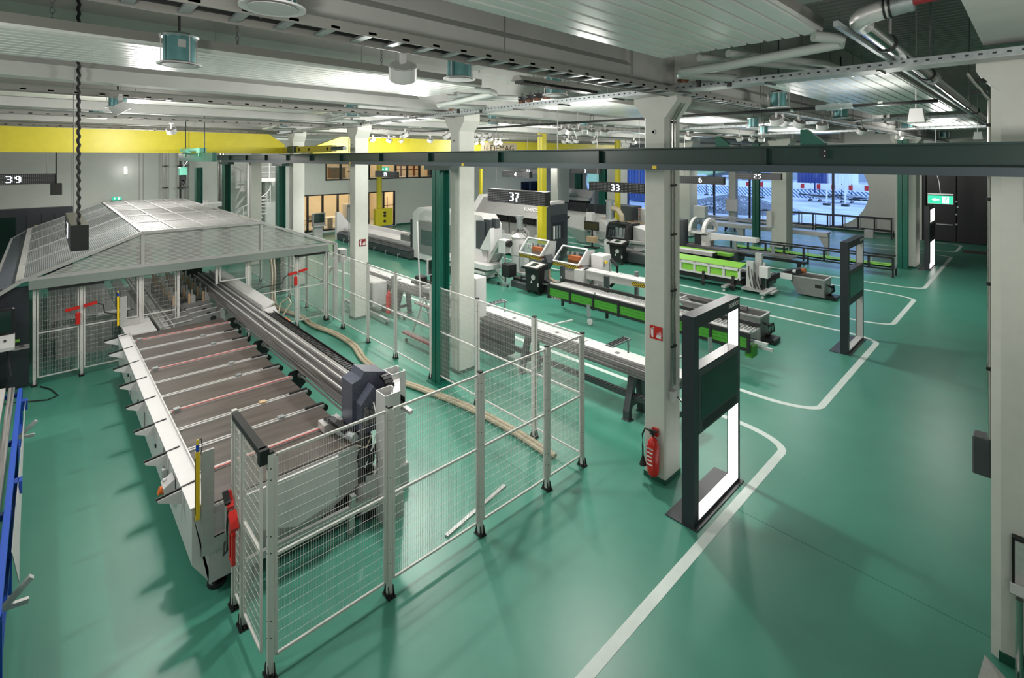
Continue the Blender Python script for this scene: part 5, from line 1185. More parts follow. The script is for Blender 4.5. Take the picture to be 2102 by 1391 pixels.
# exit signs
def exit_sign(c, w, label, axis='y', arrow=-1, cable=False):
    t = thing('exit_sign', label, 'sign', c, 'green emergency exit signs')
    x, y, z = c; h = w*.42
    if axis == 'y':
        MB().box(x, x+w, y-.01, y+.02, z, z+h).build('panel', M['exitg'], t); yy = y-.012
        MB().box(x-.01, x+w+.01, y-.03, y+.04, z+h+.03, z+h+.08).build('housing', M['lgrey'], t)
        MB().box(x-.012, x, y-.015, y+.025, z-.01, z+h).box(x+w, x+w+.012, y-.015, y+.025, z-.01, z+h).box(x, x+w, y-.015, y+.025, z-.012, z).build('frame', M['alu'], t)
        P = lambda u, v: (x+w*u, z+h*v)
        MB().prism([P(.14, .5), P(.30, .72), P(.30, .58), P(.46, .58), P(.46, .42), P(.30, .42), P(.30, .28)], 'y', yy-.002, yy).build('arrow', M['exitw'], t)
        MB().prism([P(.58, .08), P(.84, .08), P(.84, .90), P(.58, .90)], 'y', yy-.001, yy).build('door_symbol', M['exitw'], t)
        m = MB()
        for a, b, ww in (((.73, .62), (.70, .40), .07), ((.70, .40), (.62, .14), .05), ((.70, .40), (.80, .30), .05), ((.80, .30), (.82, .14), .05), ((.72, .58), (.62, .52), .035), ((.73, .6), (.82, .5), .035)):
            pa = P(*a); pb = P(*b); m.bar((pa[0], yy-.002, pa[1]), (pb[0], yy-.002, pb[1]), .004, ww*w*.5, up=(0, 0, 1))
        m.tube((P(.75, .74)[0], yy-.004, P(.75, .74)[1]), (P(.75, .74)[0], yy-.001, P(.75, .74)[1]), .035*w, 10)
        m.build('running_figure', M['exitg'], t)
    else:
        MB().box(x-.02, x+.02, y, y+w, z, z+h).build('panel', M['exitg'], t)
        P = lambda u, v: (y+w*u, z+h*v)
        MB().prism([P(.28, .2), P(.42, .5), P(.32, .5), P(.32, .8), P(.24, .8), P(.24, .5), P(.14, .5)], 'x', x+.02, x+.024).build('arrow', M['exitw'], t)
        MB().prism([P(.60, .15), P(.82, .15), P(.82, .85), P(.60, .85)], 'x', x+.02, x+.024).build('door_symbol', M['exitw'], t)
    if cable: MB().path([(x+w*.5, y, z+h+.08), (x+w*.45, y, z+h+.5), (x+w*.32, y, z+h+.9), (x+w*.3, y, 6.6)], .010, 6).build('cable', M['white'], t)
    return t
exit_sign((-2.82, 24, 2.93), .70, 'hanging green exit sign with a left arrow above the farthest light frame', cable=True)
exit_sign((-30.1, at(230, 405, x=-30.1).y, 2.62), .36, 'small glowing green exit sign on the left wall above the canopy', axis='x')
exit_sign((-30.2, at(781, 345, x=-30.2).y, 3.75), .62, 'small green exit sign behind the sign 19', axis='x')
# right pillar: dark green bracket plate, camera, white wall box
MB().box(-.05, .35, 6.27, 6.345, 4.02, 4.40).build('bracket_plate', M['green'], None, label='dark green steel bracket plate bolted on the right-hand pillar under the beam', cat='bracket')
MB().prism([(.02, 5.12), (.14, 5.12), (.14, 5.42), (.04, 5.42)], 'y', 6.16, 6.34).build('small_lamp', M['steel'], None, label='small grey lamp at the top of the right-hand pillar', cat='lamp')
# ---------------- far left: duct, wall pipes, spiral stair
MB().tube((-28.85, 6.62, 0), (-28.85, 6.62, 6.45), .17, 16).build('vertical_duct', M['chrome'], None, label='shiny vertical duct beside the green post near the spiral staircase', cat='duct', smooth=True)
for i, (px, l) in enumerate([(340, 'left pair'), (381, 'right pair, behind the hook'), (370, 'thin dark single pipe')]):
    y = at(px, 350, x=-30.2).y
    q = thing('wall_pipe', 'thin vertical pipes on the left wall, '+l, 'pipe', (-30.25, y, 0))
    for d_ in ((-.07, .07) if i < 2 else (0,)): MB().tube((-30.25, y+d_, .1), (-30.25, y+d_, 6.5), .035, 8).build('pipe', M['alu2'] if i < 2 else M['blackm'], q)
    for z in (2.0, 3.1, 4.2): MB().box(-30.3, -30.2, y-.13, y+.13, z, z+.04).build('clip', M['blackm'], q)
ss = thing('spiral_staircase', 'white spiral staircase with railing left of the office glazing', 'staircase', (-28.9, 8.0, 0))
cx_, cy_ = -28.9, 7.9
MB().tube((cx_, cy_, 0), (cx_, cy_, 4.3), .09, 14).build('newel', M['white'], ss)
for i in range(20):
    a = math.radians(-130+i*17); z = .18+i*.165; r = 1.05
    c, s_ = math.cos(a), math.sin(a); c2, s2 = math.cos(a+.32), math.sin(a+.32)
    MB().add([(cx_+.08*c, cy_+.08*s_, z), (cx_+r*c, cy_+r*s_, z), (cx_+r*c2, cy_+r*s2, z), (cx_+.08*c2, cy_+.08*s2, z), (cx_+.08*c, cy_+.08*s_, z+.04), (cx_+r*c, cy_+r*s_, z+.04), (cx_+r*c2, cy_+r*s2, z+.04), (cx_+.08*c2, cy_+.08*s2, z+.04)],
             [(3,2,1,0),(4,5,6,7),(0,1,5,4),(1,2,6,5),(2,3,7,6),(3,0,4,7)]).build('tread', M['white'], ss)
    if i % 2 == 0: MB().tube((cx_+r*c, cy_+r*s_, z), (cx_+r*c, cy_+r*s_, z+.95), .018, 6).build('baluster', M['white'], ss)
MB().path([(cx_+1.05*math.cos(math.radians(-130+i*17)), cy_+1.05*math.sin(math.radians(-130+i*17)), 1.13+i*.165) for i in range(20)], .025, 8).build('handrail', M['white'], ss)
MB().box(-30.4, -28.4, 8.3, 9.25, 3.35, 3.55).build('landing', M['white'], ss)
for y in (8.35, 8.8, 9.2): MB().tube((-28.45, y, 3.5), (-28.45, y, 4.45), .02, 6).build('baluster', M['white'], ss)
for z in (3.85, 4.15, 4.45): MB().tube((-28.45, 8.3, z), (-28.45, 9.25, z), .018, 6).build('landing_rail', M['white'], ss)
MB().box(-30.3, -29.9, at(562, 400, x=-30).y-.5, at(562, 400, x=-30).y+.3, 0, 3.3).build('stair_panel', M['wall'], ss)
# dark gate leaf, glass door and dark cabinet behind the canopy at far left
q = thing('dark_cabinet', 'tall dark cabinet wall with glass door behind the canopy at far left', 'cabinet', (-27.2, -1, 0))
MB().box(-27.4, -27.0, -4.5, at(150, 430, x=-27).y, 0, at(80, 427, x=-27).z).build('body', M['anth'], q)
MB().box(-26.99, -26.97, -2.0, at(32, 460, x=-27).y, .6, 2.35).build('glass_door', M['screen'], q)
MB().box(-26.99, -26.97, at(70, 440, x=-27).y, at(82, 440, x=-27).y, 1.85, 1.98).build('label_plate', M['wood'], q)
for px in (55, 86, 112): MB().box(-27.0, -26.985, at(px, 440, x=-27).y, at(px, 440, x=-27).y+.012, .1, 2.4).build('door_joint', M['black'], q)
MB().box(-30.3, -30.1, at(209, 411, x=-30).y, at(268, 411, x=-30).y, 0, 2.55).build('gate', M['blackdoor'], None, label='black gate in the left wall right below the small exit sign', cat='gate')
MB().bbox(-27.6, -27.0, 5.2, 6.3, 2.3, 2.5, .05).tube((-27.3, 5.5, 2.5), (-27.3, 5.5, 2.62), .2, 12).build('roof_unit', M['white'], None, label='white dome unit lying on top of the canopy back edge', cat='unit')
for px in (): pass

# ================================================================ MACHINES IN THE HALL
def F(px, py, y):
    p = at(px, py, y=y); return p.x, p.z
def G(px, py, x):
    p = at(px, py, x=x); return p.y, p.z
# ---- long profile bench along the nearest columns
bn = thing('profile_bench', 'long aluminium topped bench on dark A shaped legs passing behind the two nearest columns', 'bench', (-9, 7.7, 0))
for x0, x1 in ((-15.8, -12.6), (-12.58, -9.4), (-9.38, -6.2), (-6.18, -4.05)):
    MB().box(x0, x1, 7.66, 7.92, .93, .965).build('bench_top', M['white'], bn)
b = MB()
for i, (y, z) in enumerate([(7.50, .80), (7.53, .83), (7.56, .86), (7.59, .89), (7.62, .92)]): b.box(-15.8, -4.05, y, y+.026, z-.03, z+.03)
b.box(-15.8, -4.05, 7.55, 7.95, .80, .90)
b.build('side_channels', M['streak'], bn, kind='stuff')
MB().box(-15.8, -4.05, 7.54, 7.56, .76, .82).build('apron', M['dgrey'], bn)
MB().box(-10.2, -4.05, 7.56, 7.66, .33, .42).build('lower_rail', M['dgrey'], bn)
cc = MB(); x = -10.1
while x < -4.2: cc.box(x, x+.05, 7.575, 7.645, .42, .428); x += .09
cc.build('rail_perforation', M['black'], bn, kind='stuff')
for x in (-4.98, -7.62, -13.6, -12.9):
    l = MB()
    l.prism([(7.42, .0), (7.52, .0), (7.52, .14), (7.70, .72), (7.60, .72), (7.42, .16)], 'x', x-.06, x+.06)
    l.prism([(7.88, .0), (7.97, .0), (7.92, .72), (7.80, .72)], 'x', x-.06, x+.06)
    l.box(x-.03, x+.03, 7.5, 7.9, .20, .28).box(x-.08, x+.08, 7.40, 7.54, .0, .015).box(x-.08, x+.08, 7.86, 8.0, .0, .015)
    l.build('leg', M['dgrey'], bn)
cab = MB().bbox(-9.30, -8.35, 7.56, 7.95, .08, .66, .02).build('under_cabinet', M['dgrey'], bn)
for x in (-9.2, -8.45): MB().tube((x, 7.58, .04), (x, 7.62, .04), .035, 10).build('cabinet_wheel', M['black'], bn)
for (x, l) in ((-9.45, 'a'), (-5.75, 'b')):
    MB().box(x-.07, x+.09, 7.98, 8.62, .93, .96).build('side_shelf', M['steel'], bn)
    rr_ = MB()
    for k in range(14):
        for j in range(3): rr_.lathe([(.012, .0), (.016, .012), (.008, .02)], (x-.045+.05*j, 8.02+.042*k, .96), 6)
    rr_.build('ball_rollers', M['blackm'], bn, kind='stuff')
    MB().tube((x+.05, 8.58, 0), (x+.05, 8.58, .93), .02, 8).build('shelf_leg', M['alu2'], bn)
MB().bar((-7.2, 7.9, 1.02), (-7.05, 8.45, 1.04), .03, .03).build('stop_bar', M['alu'], bn)
for x in (-14.5, -13.2, -8.2, -6.9, -6.4, -5.4): MB().box(x-.03, x+.03, 7.74, 7.80, .965, .985).build('stop_block', M['grey'], bn)
MB().bar((-4.7, 7.85, 1.0), (-4.4, 8.4, 1.02), .03, .03).build('stop_bar', M['alu'], bn)
# white box behind column two
x0, z1 = F(968, 566, 7.5)
MB().bbox(-9.12, -8.74, 7.1, 7.4, .98, 1.88, .01).box(-9.0, -8.9, 7.2, 7.3, 0, .98).build('switch_cabinet', M['white'], None, label='white box standing between the second column and the long bench', cat='cabinet')
# saw on the bench with a swivel monitor
sw = thing('mitre_saw', 'small saw station on the bench left of the thick green post', 'saw', (-11.3, 7.7, .96))
MB().bbox(-11.6, -10.4, 7.5, 8.1, .97, 1.10, .02).build('saw_table', M['alu2'], sw); MB().bbox(-10.9, -10.5, 7.95, 8.25, 1.0, 1.35, .03).build('saw_body', M['grey'], sw)
MB().lathe([(.17, -.02), (.19, -.01), (.19, .01), (.17, .02)], (-10.3, 7.7, 1.18), 18, axis='y').build('blade_guard', M['wood'], sw)
for i, x in enumerate((-11.5, -11.2, -10.9)): MB().bar((x, 7.45, 1.12), (x+.05, 8.15, 1.14), .05, .04).build('clamp_arm', M['alu'], sw)
MB().box(-12.3, -11.75, 7.6, 8.0, 1.05, 1.12).bbox(-12.2, -11.9, 7.65, 7.9, 1.12, 1.28, .03).build('black_clamp', M['black'], sw)
px_, pz = F(820, 545, 7.8)
MB().tube((-11.55, 7.8, .98), (-11.6, 7.8, 1.5), .03, 8).bar((-11.6, 7.8, 1.45), (-11.45, 7.75, 1.62), .05, .05).build('monitor_arm', M['blackm'], sw)
mo = MB().box(-11.43, -11.38, 7.55, 8.0, 1.42, 1.86).build('monitor', M['lgrey'], sw); MB().box(-11.378, -11.372, 7.58, 7.97, 1.45, 1.83).build('screen', M['screen'], mo)
a = at(850, 455, y=7.35)
MB().tube((-11.15, 7.2, .25), (a.x, 7.45, a.z), .022, 8).build('loose_pole', M['alu2'], None, label='long pale pole leaning upright before the saw station', cat='pole')
# trolley with dark red roller rails
tr = thing('roller_trolley', 'metal trolley with dark red toothed rails standing before the green post', 'trolley', (-10.3, 6.9, 0))
for x in (-10.9, -9.7):
    MB().bar((x, 6.75, .1), (x+.12, 7.05, 1.05), .035, .035).bar((x, 7.35, .1), (x+.12, 7.08, 1.05), .035, .035).build('side_frame', M['alu2'], tr)
    for y in (6.6, 7.35): MB().lathe([(.035, -.018), (.045, -.01), (.045, .01), (.035, .018)], (x, y, .047), 12, axis='y').build('castor', M['black'], tr)
for (y, z) in ((6.62, .22), (6.80, .50), (6.95, .88)):
    r_ = MB().bar((-11.05, y, z), (-9.2, y, z), .14 if z < .3 else .05, .03).build('toothed_rail', M['dred'], tr, label='dark red rail')
    tt = MB(); x = -11.0
    while x < -9.25: tt.box(x, x+.012, y-.06, y+.06, z+.015, z+.04); x += .085
    tt.build('teeth', M['alu'], r_, kind='stuff')
for z in (.42, .70, 1.0): MB().tube((-11.0, 7.05, z), (-9.3, 7.05, z), .014, 6).build('cross_tube', M['alu2'], tr)
MB().bbox(-10.6, -9.4, 7.12, 7.32, .25, .85, .02).build('back_panel', M['grey'], tr)
# small grey machine cart left of column three
ct = thing('machine_cart', 'grey machine cabinet on castors behind the third column', 'cart', (-14.0, 7.1, 0))
MB().bbox(-14.7, -13.3, 6.95, 7.4, .28, .98, .03).build('cabinet', M['lgrey'], ct)
MB().box(-15.2, -12.3, 6.85, 6.93, .10, .17).box(-15.2, -12.3, 7.4, 7.48, .10, .17).build('chassis', M['alu2'], ct)
for x in (-15.1, -12.4):
    for y in (6.89, 7.44): MB().lathe([(.04, -.02), (.05, -.01), (.05, .01), (.04, .02)], (x, y, .052), 12, axis='y').build('castor', M['black'], ct)
MB().tube((-14.6, 7.1, 1.0), (-14.2, 7.1, 1.15), .09, 10).tube((-13.9, 7.05, .98), (-13.9, 7.05, 1.3), .05, 8).build('motor', M['blackm'], ct)
for x in (-15.1, -12.5): MB().box(x-.03, x+.03, 7.1, 7.16, .17, 1.3).build('upright', M['grey'], ct)
MB().bbox(-15.35, -15.0, 6.7, 6.95, 1.35, 1.75, .02).build('switch_box', M['lgrey'], None, label='small pale switch box with an orange button on the canopy corner', cat='box')
fx = thing('fire_extinguisher', 'dark red extinguisher standing on the floor right of the third column', 'extinguisher', (-12.9, 7.0, 0))
MB().lathe([(.06, .02), (.085, .04), (.085, .52), (.05, .62), (.025, .64), (.025, .70)], (-12.75, 7.15, .16), 16).build('cylinder', M['red'], fx, smooth=True)
MB().bar((-12.80, 7.15, .88), (-12.68, 7.15, .9), .03, .02).build('valve', M['black'], fx)

# ---- long machine bed and left enclosure
bd = thing('machine_bed', 'long dark machine bed with a white sloping top before the office glazing', 'machine', (-23.4, 12.6, 0))
MB().prism([(12.0, .05), (12.0, .38), (12.1, .46), (12.3, .48), (13.5, .62), (13.5, .05)], 'x', -27.2, -19.5).build('base', M['dgrey'], bd)
for i in range(5): MB().box(-27.1+1.53*i, -25.62+1.53*i, 12.42, 13.3, .50, .66).build('top_sheet', M['white'], bd)
MB().box(-27.2, -19.5, 13.3, 13.5, .6, .84).build('rear_upstand', M['white'], bd)
for z, y in ((.36, 12.0), (.43, 12.1), (.48, 12.22)): MB().box(-27.1, -19.5, y, y+.05, z, z+.04).build('guide_rail', M['streak'], bd)
for i in range(6): MB().tube((-20.4-1.15*i, 11.9, .0), (-20.4-1.15*i, 11.9, .12), .03, 8).box(-20.43-1.15*i, -20.37-1.15*i, 11.88, 12.02, .12, .2).build('levelling_foot', M['steel'], bd)
z1 = F(686, 433, 12.2)[1]
MB().prism([(12.0, .0), (12.0, z1), (12.2, z1), (12.75, .85), (13.6, .80), (13.6, .0)], 'x', -27.45, -27.2).build('end_bracket', M['white'], bd)
MB().bbox(-21.2, -20.5, 12.5, 12.9, .66, .98, .03).build('tool_head', M['grey'], bd)
ms = thing('monitor_stand', 'free standing terminal with a dark monitor before the office glazing', 'terminal', (-28.7, 11.6, 0))
a = at(642, 438, x=-28.5); b = at(668, 462, x=-28.5)
MB().box(-28.62, -28.5, a.y, b.y, b.z, a.z).build('monitor', M['grey'], ms); MB().box(-28.5, -28.49, a.y+.08, b.y-.08, b.z+.18, a.z-.05).build('screen', M['screen'], ms)
MB().bbox(-28.8, -28.5, a.y+.1, b.y-.15, 0, b.z-.02, .02).build('pedestal', M['lgrey'], ms); MB().box(-28.6, -28.3, a.y, b.y, b.z-.02, b.z+.04).build('keyboard_shelf', M['alu2'], ms)
a = at(703, 418, y=14.3)
MB().bbox(a.x, a.x+.7, 14.3, 14.9, 0, a.z, .02).build('switch_cabinet', M['white'], None, label='tall white cabinet left of the third column before the glazing', cat='cabinet')
ce = thing('machining_centre', 'white enclosure with a grey windowed door partly hidden by the green post', 'machine', (-17.8, 12.8, 0))
xl, zt = F(847, 424, 12.2); xr = F(1000, 430, 12.2)[0]
MB().prism([(xl, .12), (xl, zt-.28), (xl+.45, zt), (xr-.35, zt), (xr, zt-.35), (xr, .55), (xr-.1, .12)], 'y', 12.2, 12.95).build('enclosure', M['white'], ce)
MB().box(xl-.05, xr-.2, 12.3, 12.9, 0, .12).build('plinth', M['dgrey'], ce)
MB().box(xl-.35, xl, 12.3, 13.2, .05, zt-.62).build('side_panel', M['anth'], ce)
xd0 = F(861, 440, 12.2)[0]
MB().prism([(xd0, .55), (xd0, zt-.30), (xd0+.42, zt-.08), (xr-1.9, zt-.08), (xr-1.9, .55)], 'y', 12.17, 12.21).build('door_surround', M['lgrey'], ce)
dr = MB().bbox(xd0+.05, xr-2.1, 12.13, 12.17, .45, zt-.55, .01).build('sliding_door', M['grey'], ce)
MB().box(xd0+.22, xd0+1.7, 12.12, 12.13, .8, zt-.95).build('door_window', M['sglass'], dr); MB().box(xd0+.3, xd0+1.6, 12.14, 12.145, .9, zt-1.1).build('window_interior', M['blackm'], dr)
put_text('SCHÜCO', .22, M['print'], (xd0+.95, 12.16, zt-.42), (1, 0, 0), (0, 0, 1), ce)
for i, (px0, px1, t_, b_) in enumerate(((979, 993, 452, 512), (990, 1003, 450, 512), (1001, 1010, 449, 470))):
    x_, z_ = F(px0, t_, 12.0-.0); x2, z2 = F(px1, b_, 12.0)
    MB().box(x_, x2, 11.95+.12*i, 12.15+.12*i, z2, z_).build('cover_panel', M['dgrey'], ce)
x_, z_ = F(1010, 468, 12.0); x2, z2 = F(1000, 512, 12.0)
MB().prism([(x2-.3, z2), (x_, z_), (x_+.03, z2)], 'y', 11.9, 12.1).build('wedge_cover', M['white'], ce)
x2, z2 = F(1003, 515, 12.0)
MB().box(-16.6, x2+.4, 11.6, 12.3, .55, .72).box(-16.6, x2+.2, 11.65, 12.2, .35, .45).build('outfeed_table', M['white'], ce)
MB().box(-16.4, -15.0, 11.7, 12.1, 0, .35).build('outfeed_base', M['blackm'], ce)
# inclined chip conveyor
ic = thing('inclined_conveyor', 'light grey inclined conveyor rising to the right of the white enclosure', 'conveyor', (-14.7, 12.3, 0))
p0 = at(992, 562, y=12.1); p1 = at(1031, 492, y=12.1)
for dy in (0, .52): MB().bar((p0.x, 12.0+dy, p0.z), (p1.x, 12.0+dy, p1.z), .05, .14).build('side_rail', M['alu2'], ic)
n = 5
for i in range(n):
    a = p0.lerp(p1, i/n+.01); b = p0.lerp(p1, (i+1)/n-.015)
    MB().bar((a.x, 12.27, a.z), (b.x, 12.27, b.z), .46, .03).build('belt_segment', M['lgrey'], ic)
MB().box(p0.x-.9, p0.x+.15, 12.0, 12.55, .06, .22).build('lower_tray', M['white'], ic)
MB().bbox(p1.x-.06, p1.x+.3, 11.95, 12.25, p1.z-.45, p1.z+.03, .02).build('motor_cover', M['white'], ic); MB().tube((p1.x+.3, 12.1, p1.z-.1), (p1.x+.42, 12.1, p1.z-.1), .12, 14).build('motor', M['blackm'], ic)
MB().bar((p1.x, 12.2, p1.z-.3), (p1.x+.05, 12.2, .1), .06, .06).bar((p1.x+.05, 12.2, .12), (p0.x+.4, 12.2, .5), .04, .04).build('strut', M['alu2'], ic)
MB().bbox(p1.x+.05, p1.x+.45, 12.0, 12.4, .35, .8, .02).build('catch_bin', M['black'], ic)
for x in (p0.x+.1, p1.x-.1, p1.x+.4): MB().lathe([(.04, -.02), (.05, -.01), (.05, .01), (.04, .02)], (x, 12.0, .052), 12, axis='y').build('castor', M['black'], ic)

# ---- machining centre below sign 37
mc = thing('machining_centre', 'large white machine with grey hood, black work slot and dark end panel below sign 37', 'machine', (-18.5, 17, 0))
YM = 15.9
xl = F(968, 420, YM)[0]; xr = F(1117, 430, YM)[0]
zt = F(1118, 420, YM)[1]; ztl = F(985, 404, YM)[1]
zt = (zt+ztl)/2
z_hb = F(1050, 443, YM)[1]; z_sl = F(1050, 462, YM)[1]; YB_ = G(1160, 500, xr+.02)[0]
MB().box(xl, xr, YM+.05, YB_, .12, 1.0).build('lower_body', M['white'], mc)
MB().box(xl, xr, YM+.5, YB_, 1.0, z_hb).build('rear_body', M['blackm'], mc)
MB().prism([(YM-.02, z_hb), (YM+.5, zt), (YB_, zt), (YB_, z_hb)], 'x', xl+.3, xr-.35).build('hood', M['grey'], mc)
MB().prism([(YM-.05, .9), (YM-.05, z_hb+.1), (YM+.5, zt+.05), (YB_, zt+.05), (YB_, .9)], 'x', xr-.40, xr-.02).build('right_cheek', M['white'], mc)
MB().prism([(YM-.05, 1.0), (YM-.05, z_hb+.1), (YM+.5, zt+.12), (YB_, zt+.12), (YB_, 1.0)], 'x', xl, xl+.35).build('left_cheek', M['white'], mc)
for i in range(5): MB().box(xl+.5+.9*i, xl+1.36+.9*i, YM+.42, YM+.48, z_sl+.10, z_hb).build('bellows_panel', M['black'], mc)
for i in range(4): MB().bbox(xl+.5+1.1*i, xl+1.5+1.1*i, YM+.15, YM+.4, 1.0, z_sl+.08, .02).build('clamping_block', M['grey'], mc)
for i in range(6): MB().box(xl+.7+.75*i, xl+.85+.75*i, YM+.05, YM+.2, 1.0, 1.16).build('stop_block', M['alu'], mc)
put_text('SCHÜCO', .22, M['print'], (xr-.95, YM+.14, z_hb+.36), (1, 0, 0), (0, .4, .9), mc)
y0_, _ = G(1120, 500, xr+.02); y1_ = G(1162, 500, xr+.02)[0]
ztp = G(1119, 422, xr+.02)[1]
ep = MB().prism([(y0_, .06), (y0_, ztp-.1), (y0_+.15, ztp), (y1_, ztp+.02), (y1_, .06)], 'x', xr-.02, xr+.10).build('end_panel', M['dgrey'], mc, label='dark grey end panel with a niche')
MB().bbox(xr+.10, xr+.125, y0_+.25, y0_+1.35, .35, ztp-.45, .01).build('niche_frame', M['anth'], ep)
MB().box(xr+.125, xr+.13, y0_+.35, y0_+1.1, 1.0, 1.75).build('niche', M['black'], ep)
for i in range(3): MB().box(xr+.13, xr+.15, y0_+.38+.18*i, y0_+.48+.18*i, 1.02, 1.6).build('tool_strip', M['steel' if i else 'print'], ep)
MB().box(xl+.4, xr, YM+.2, YB_-.1, 0, .12).build('plinth', M['green'], mc)
# dust extractor
de = thing('dust_extractor', 'white cylindrical dust extractor with grey hoses between the machines', 'extractor', (-14.0, 13.6, 0))
c = at(1063, 558, z=0); cx_, cy_ = c.x, c.y+.1
h_ = at(1063, 484, y=cy_).z
MB().lathe([(.33, .05), (.33, h_-.05), (.36, h_-.04), (.36, h_), (.12, h_+.14), (.0, h_+.15)], (cx_, cy_, 0), 24).build('drum', M['white'], de, smooth=True)
MB().lathe([(.335, h_*.48), (.345, h_*.49), (.335, h_*.5)], (cx_, cy_, 0), 24).build('band', M['steel'], de)
MB().tube((cx_, cy_, h_+.3), (cx_, cy_, h_+.75), .13, 14).tube((cx_, cy_, h_+.72), (cx_, cy_, h_+.84), .16, 14).build('exhaust', M['steel'], de)
MB().path([(cx_+.1, cy_, h_+.3), (cx_+.3, cy_, h_+.34), (cx_+.48, cy_, h_+.2), (cx_+.55, cy_, h_-.1)], .07, 10).build('suction_hose', M['grey'], de)
MB().path([(cx_-.08, cy_, h_+.12), (cx_-.12, cy_, h_+.36), (cx_-.02, cy_, h_+.42), (cx_+.05, cy_, h_+.3)], .07, 10).build('suction_hose', M['grey'], de)
for z in (.55, .9): MB().tube((cx_-.36, cy_-.1, z), (cx_-.36, cy_+.05, z), .03, 8).build('latch', M['blackm'], de)
MB().bbox(cx_-.35, cx_+.55, cy_-.35, cy_+.35, .0, .09, .02).build('base_plate', M['lgrey'], de)
MB().bbox(cx_+.3, cx_+.62, cy_-.3, cy_-.05, .3, 1.25, .02).build('switch_cabinet', M['white'], de)

# ---- two saws with tilted glass hoods
def hood(parent, bl, br, tr_, tl_, yb, fw=.05, hz=True):
    a = at(*bl, y=yb); b = at(*br, y=yb); c = at(*tr_, x=b.x); d = at(*tl_, x=a.x)
    y1 = (c.y+d.y)/2; z0 = (a.z+b.z)/2; z1 = (c.z+d.z)/2; y1 = max(y1, yb+.25)
    P = [Vector((a.x, yb, z0)), Vector((b.x, yb, z0)), Vector((b.x, y1, z1)), Vector((a.x, y1, z1))]
    for i in range(4): MB().bar(P[i], P[(i+1) % 4], fw, fw, up=(0, -.7, .7)).build('hood_frame', M['white'], parent)
    e = .03
    MB().slab([P[0]+Vector((e, 0, 0)), P[1]-Vector((e, 0, 0)), P[2]-Vector((e, 0, 0)), P[3]+Vector((e, 0, 0))], (0, .008, .008)).build('hood_glass', M['sglass'], parent)
    MB().add([(b.x-.02, yb, z0), (b.x-.02, y1, z1), (b.x-.02, y1+.4, z1-.05), (b.x-.02, y1+.3, z0-.1), (b.x+.0, yb, z0), (b.x+.0, y1, z1), (b.x+.0, y1+.4, z1-.05), (b.x+.0, y1+.3, z0-.1)],
             [(3,2,1,0),(4,5,6,7),(0,1,5,4),(1,2,6,5),(2,3,7,6),(3,0,4,7)]).build('hood_side', M['lgrey'], parent)
    if hz: MB().box(a.x, b.x, yb-.02, yb+.0, z0-.14, z0-.045).build('hazard_strip', M['hazard'], parent, label='yellow and black striped strip')
    MB().box(a.x+.02, b.x, yb+.0, y1+.3, z0-.16, z0-.10).build('saw_table', M['alu2'], parent)
    # saw head parts inside
    xm = a.x+(b.x-a.x)*.62
    MB().box(xm-.12, b.x-.06, yb+.12, yb+.3, z0-.1, z0+(z1-z0)*.55).build('blade_guard', M['orangem'], parent, label='orange brown guard')
    for k in range(3): MB().tube((xm-.25+.2*k, yb+.28, z0-.05), (xm-.25+.2*k, yb+.28, z0+(z1-z0)*.75), .045, 10).build('clamp_cylinder', M['steel'], parent)
    MB().bbox(xm-.3, b.x-.05, y1+.05, y1+.25, z0-.05, z0+(z1-z0)*.6, .02).build('motor_block', M['grey'], parent)
    return a.x, b.x, y1, z0, z1
s1 = thing('mitre_saw', 'left one of the two saws with tilted glass hood and orange guard', 'saw', (-12.7, 12.9, 0))
r1 = hood(s1, (1066, 517), (1109, 526), (1128, 495), (1083, 487), 12.55)
MB().box(r1[0]+.35, r1[1]-.1, 12.7, 13.2, .15, r1[3]-.14).build('body', M['lgrey'], s1)
MB().prism([(r1[1]-.05, .65), (r1[1]+.18, .95), (r1[1]+.05, 1.2), (r1[1]-.05, 1.2)], 'y', 12.75, 13.1).build('deflector', M['dgrey'], s1)
MB().bbox(r1[0]-.1, r1[0]+.9, 12.2, 12.9, .0, .22, .03).build('base', M['dgrey'], s1)
MB().box(r1[0]-.12, r1[0]+.6, 12.35, 12.8, .22, .30).build('base_top', M['black'], s1)
w_ = at(1088, 505, y=12.75); MB().box(w_.x-.1, w_.x+.12, 12.72, 12.73, w_.z-.1, w_.z+.1).build('number_card', M['print'], s1, label='white card with a number')
put_text('27', .15, M['blackm'], (w_.x+.01, 12.715, w_.z), (1, 0, 0), (0, 0, 1), s1)
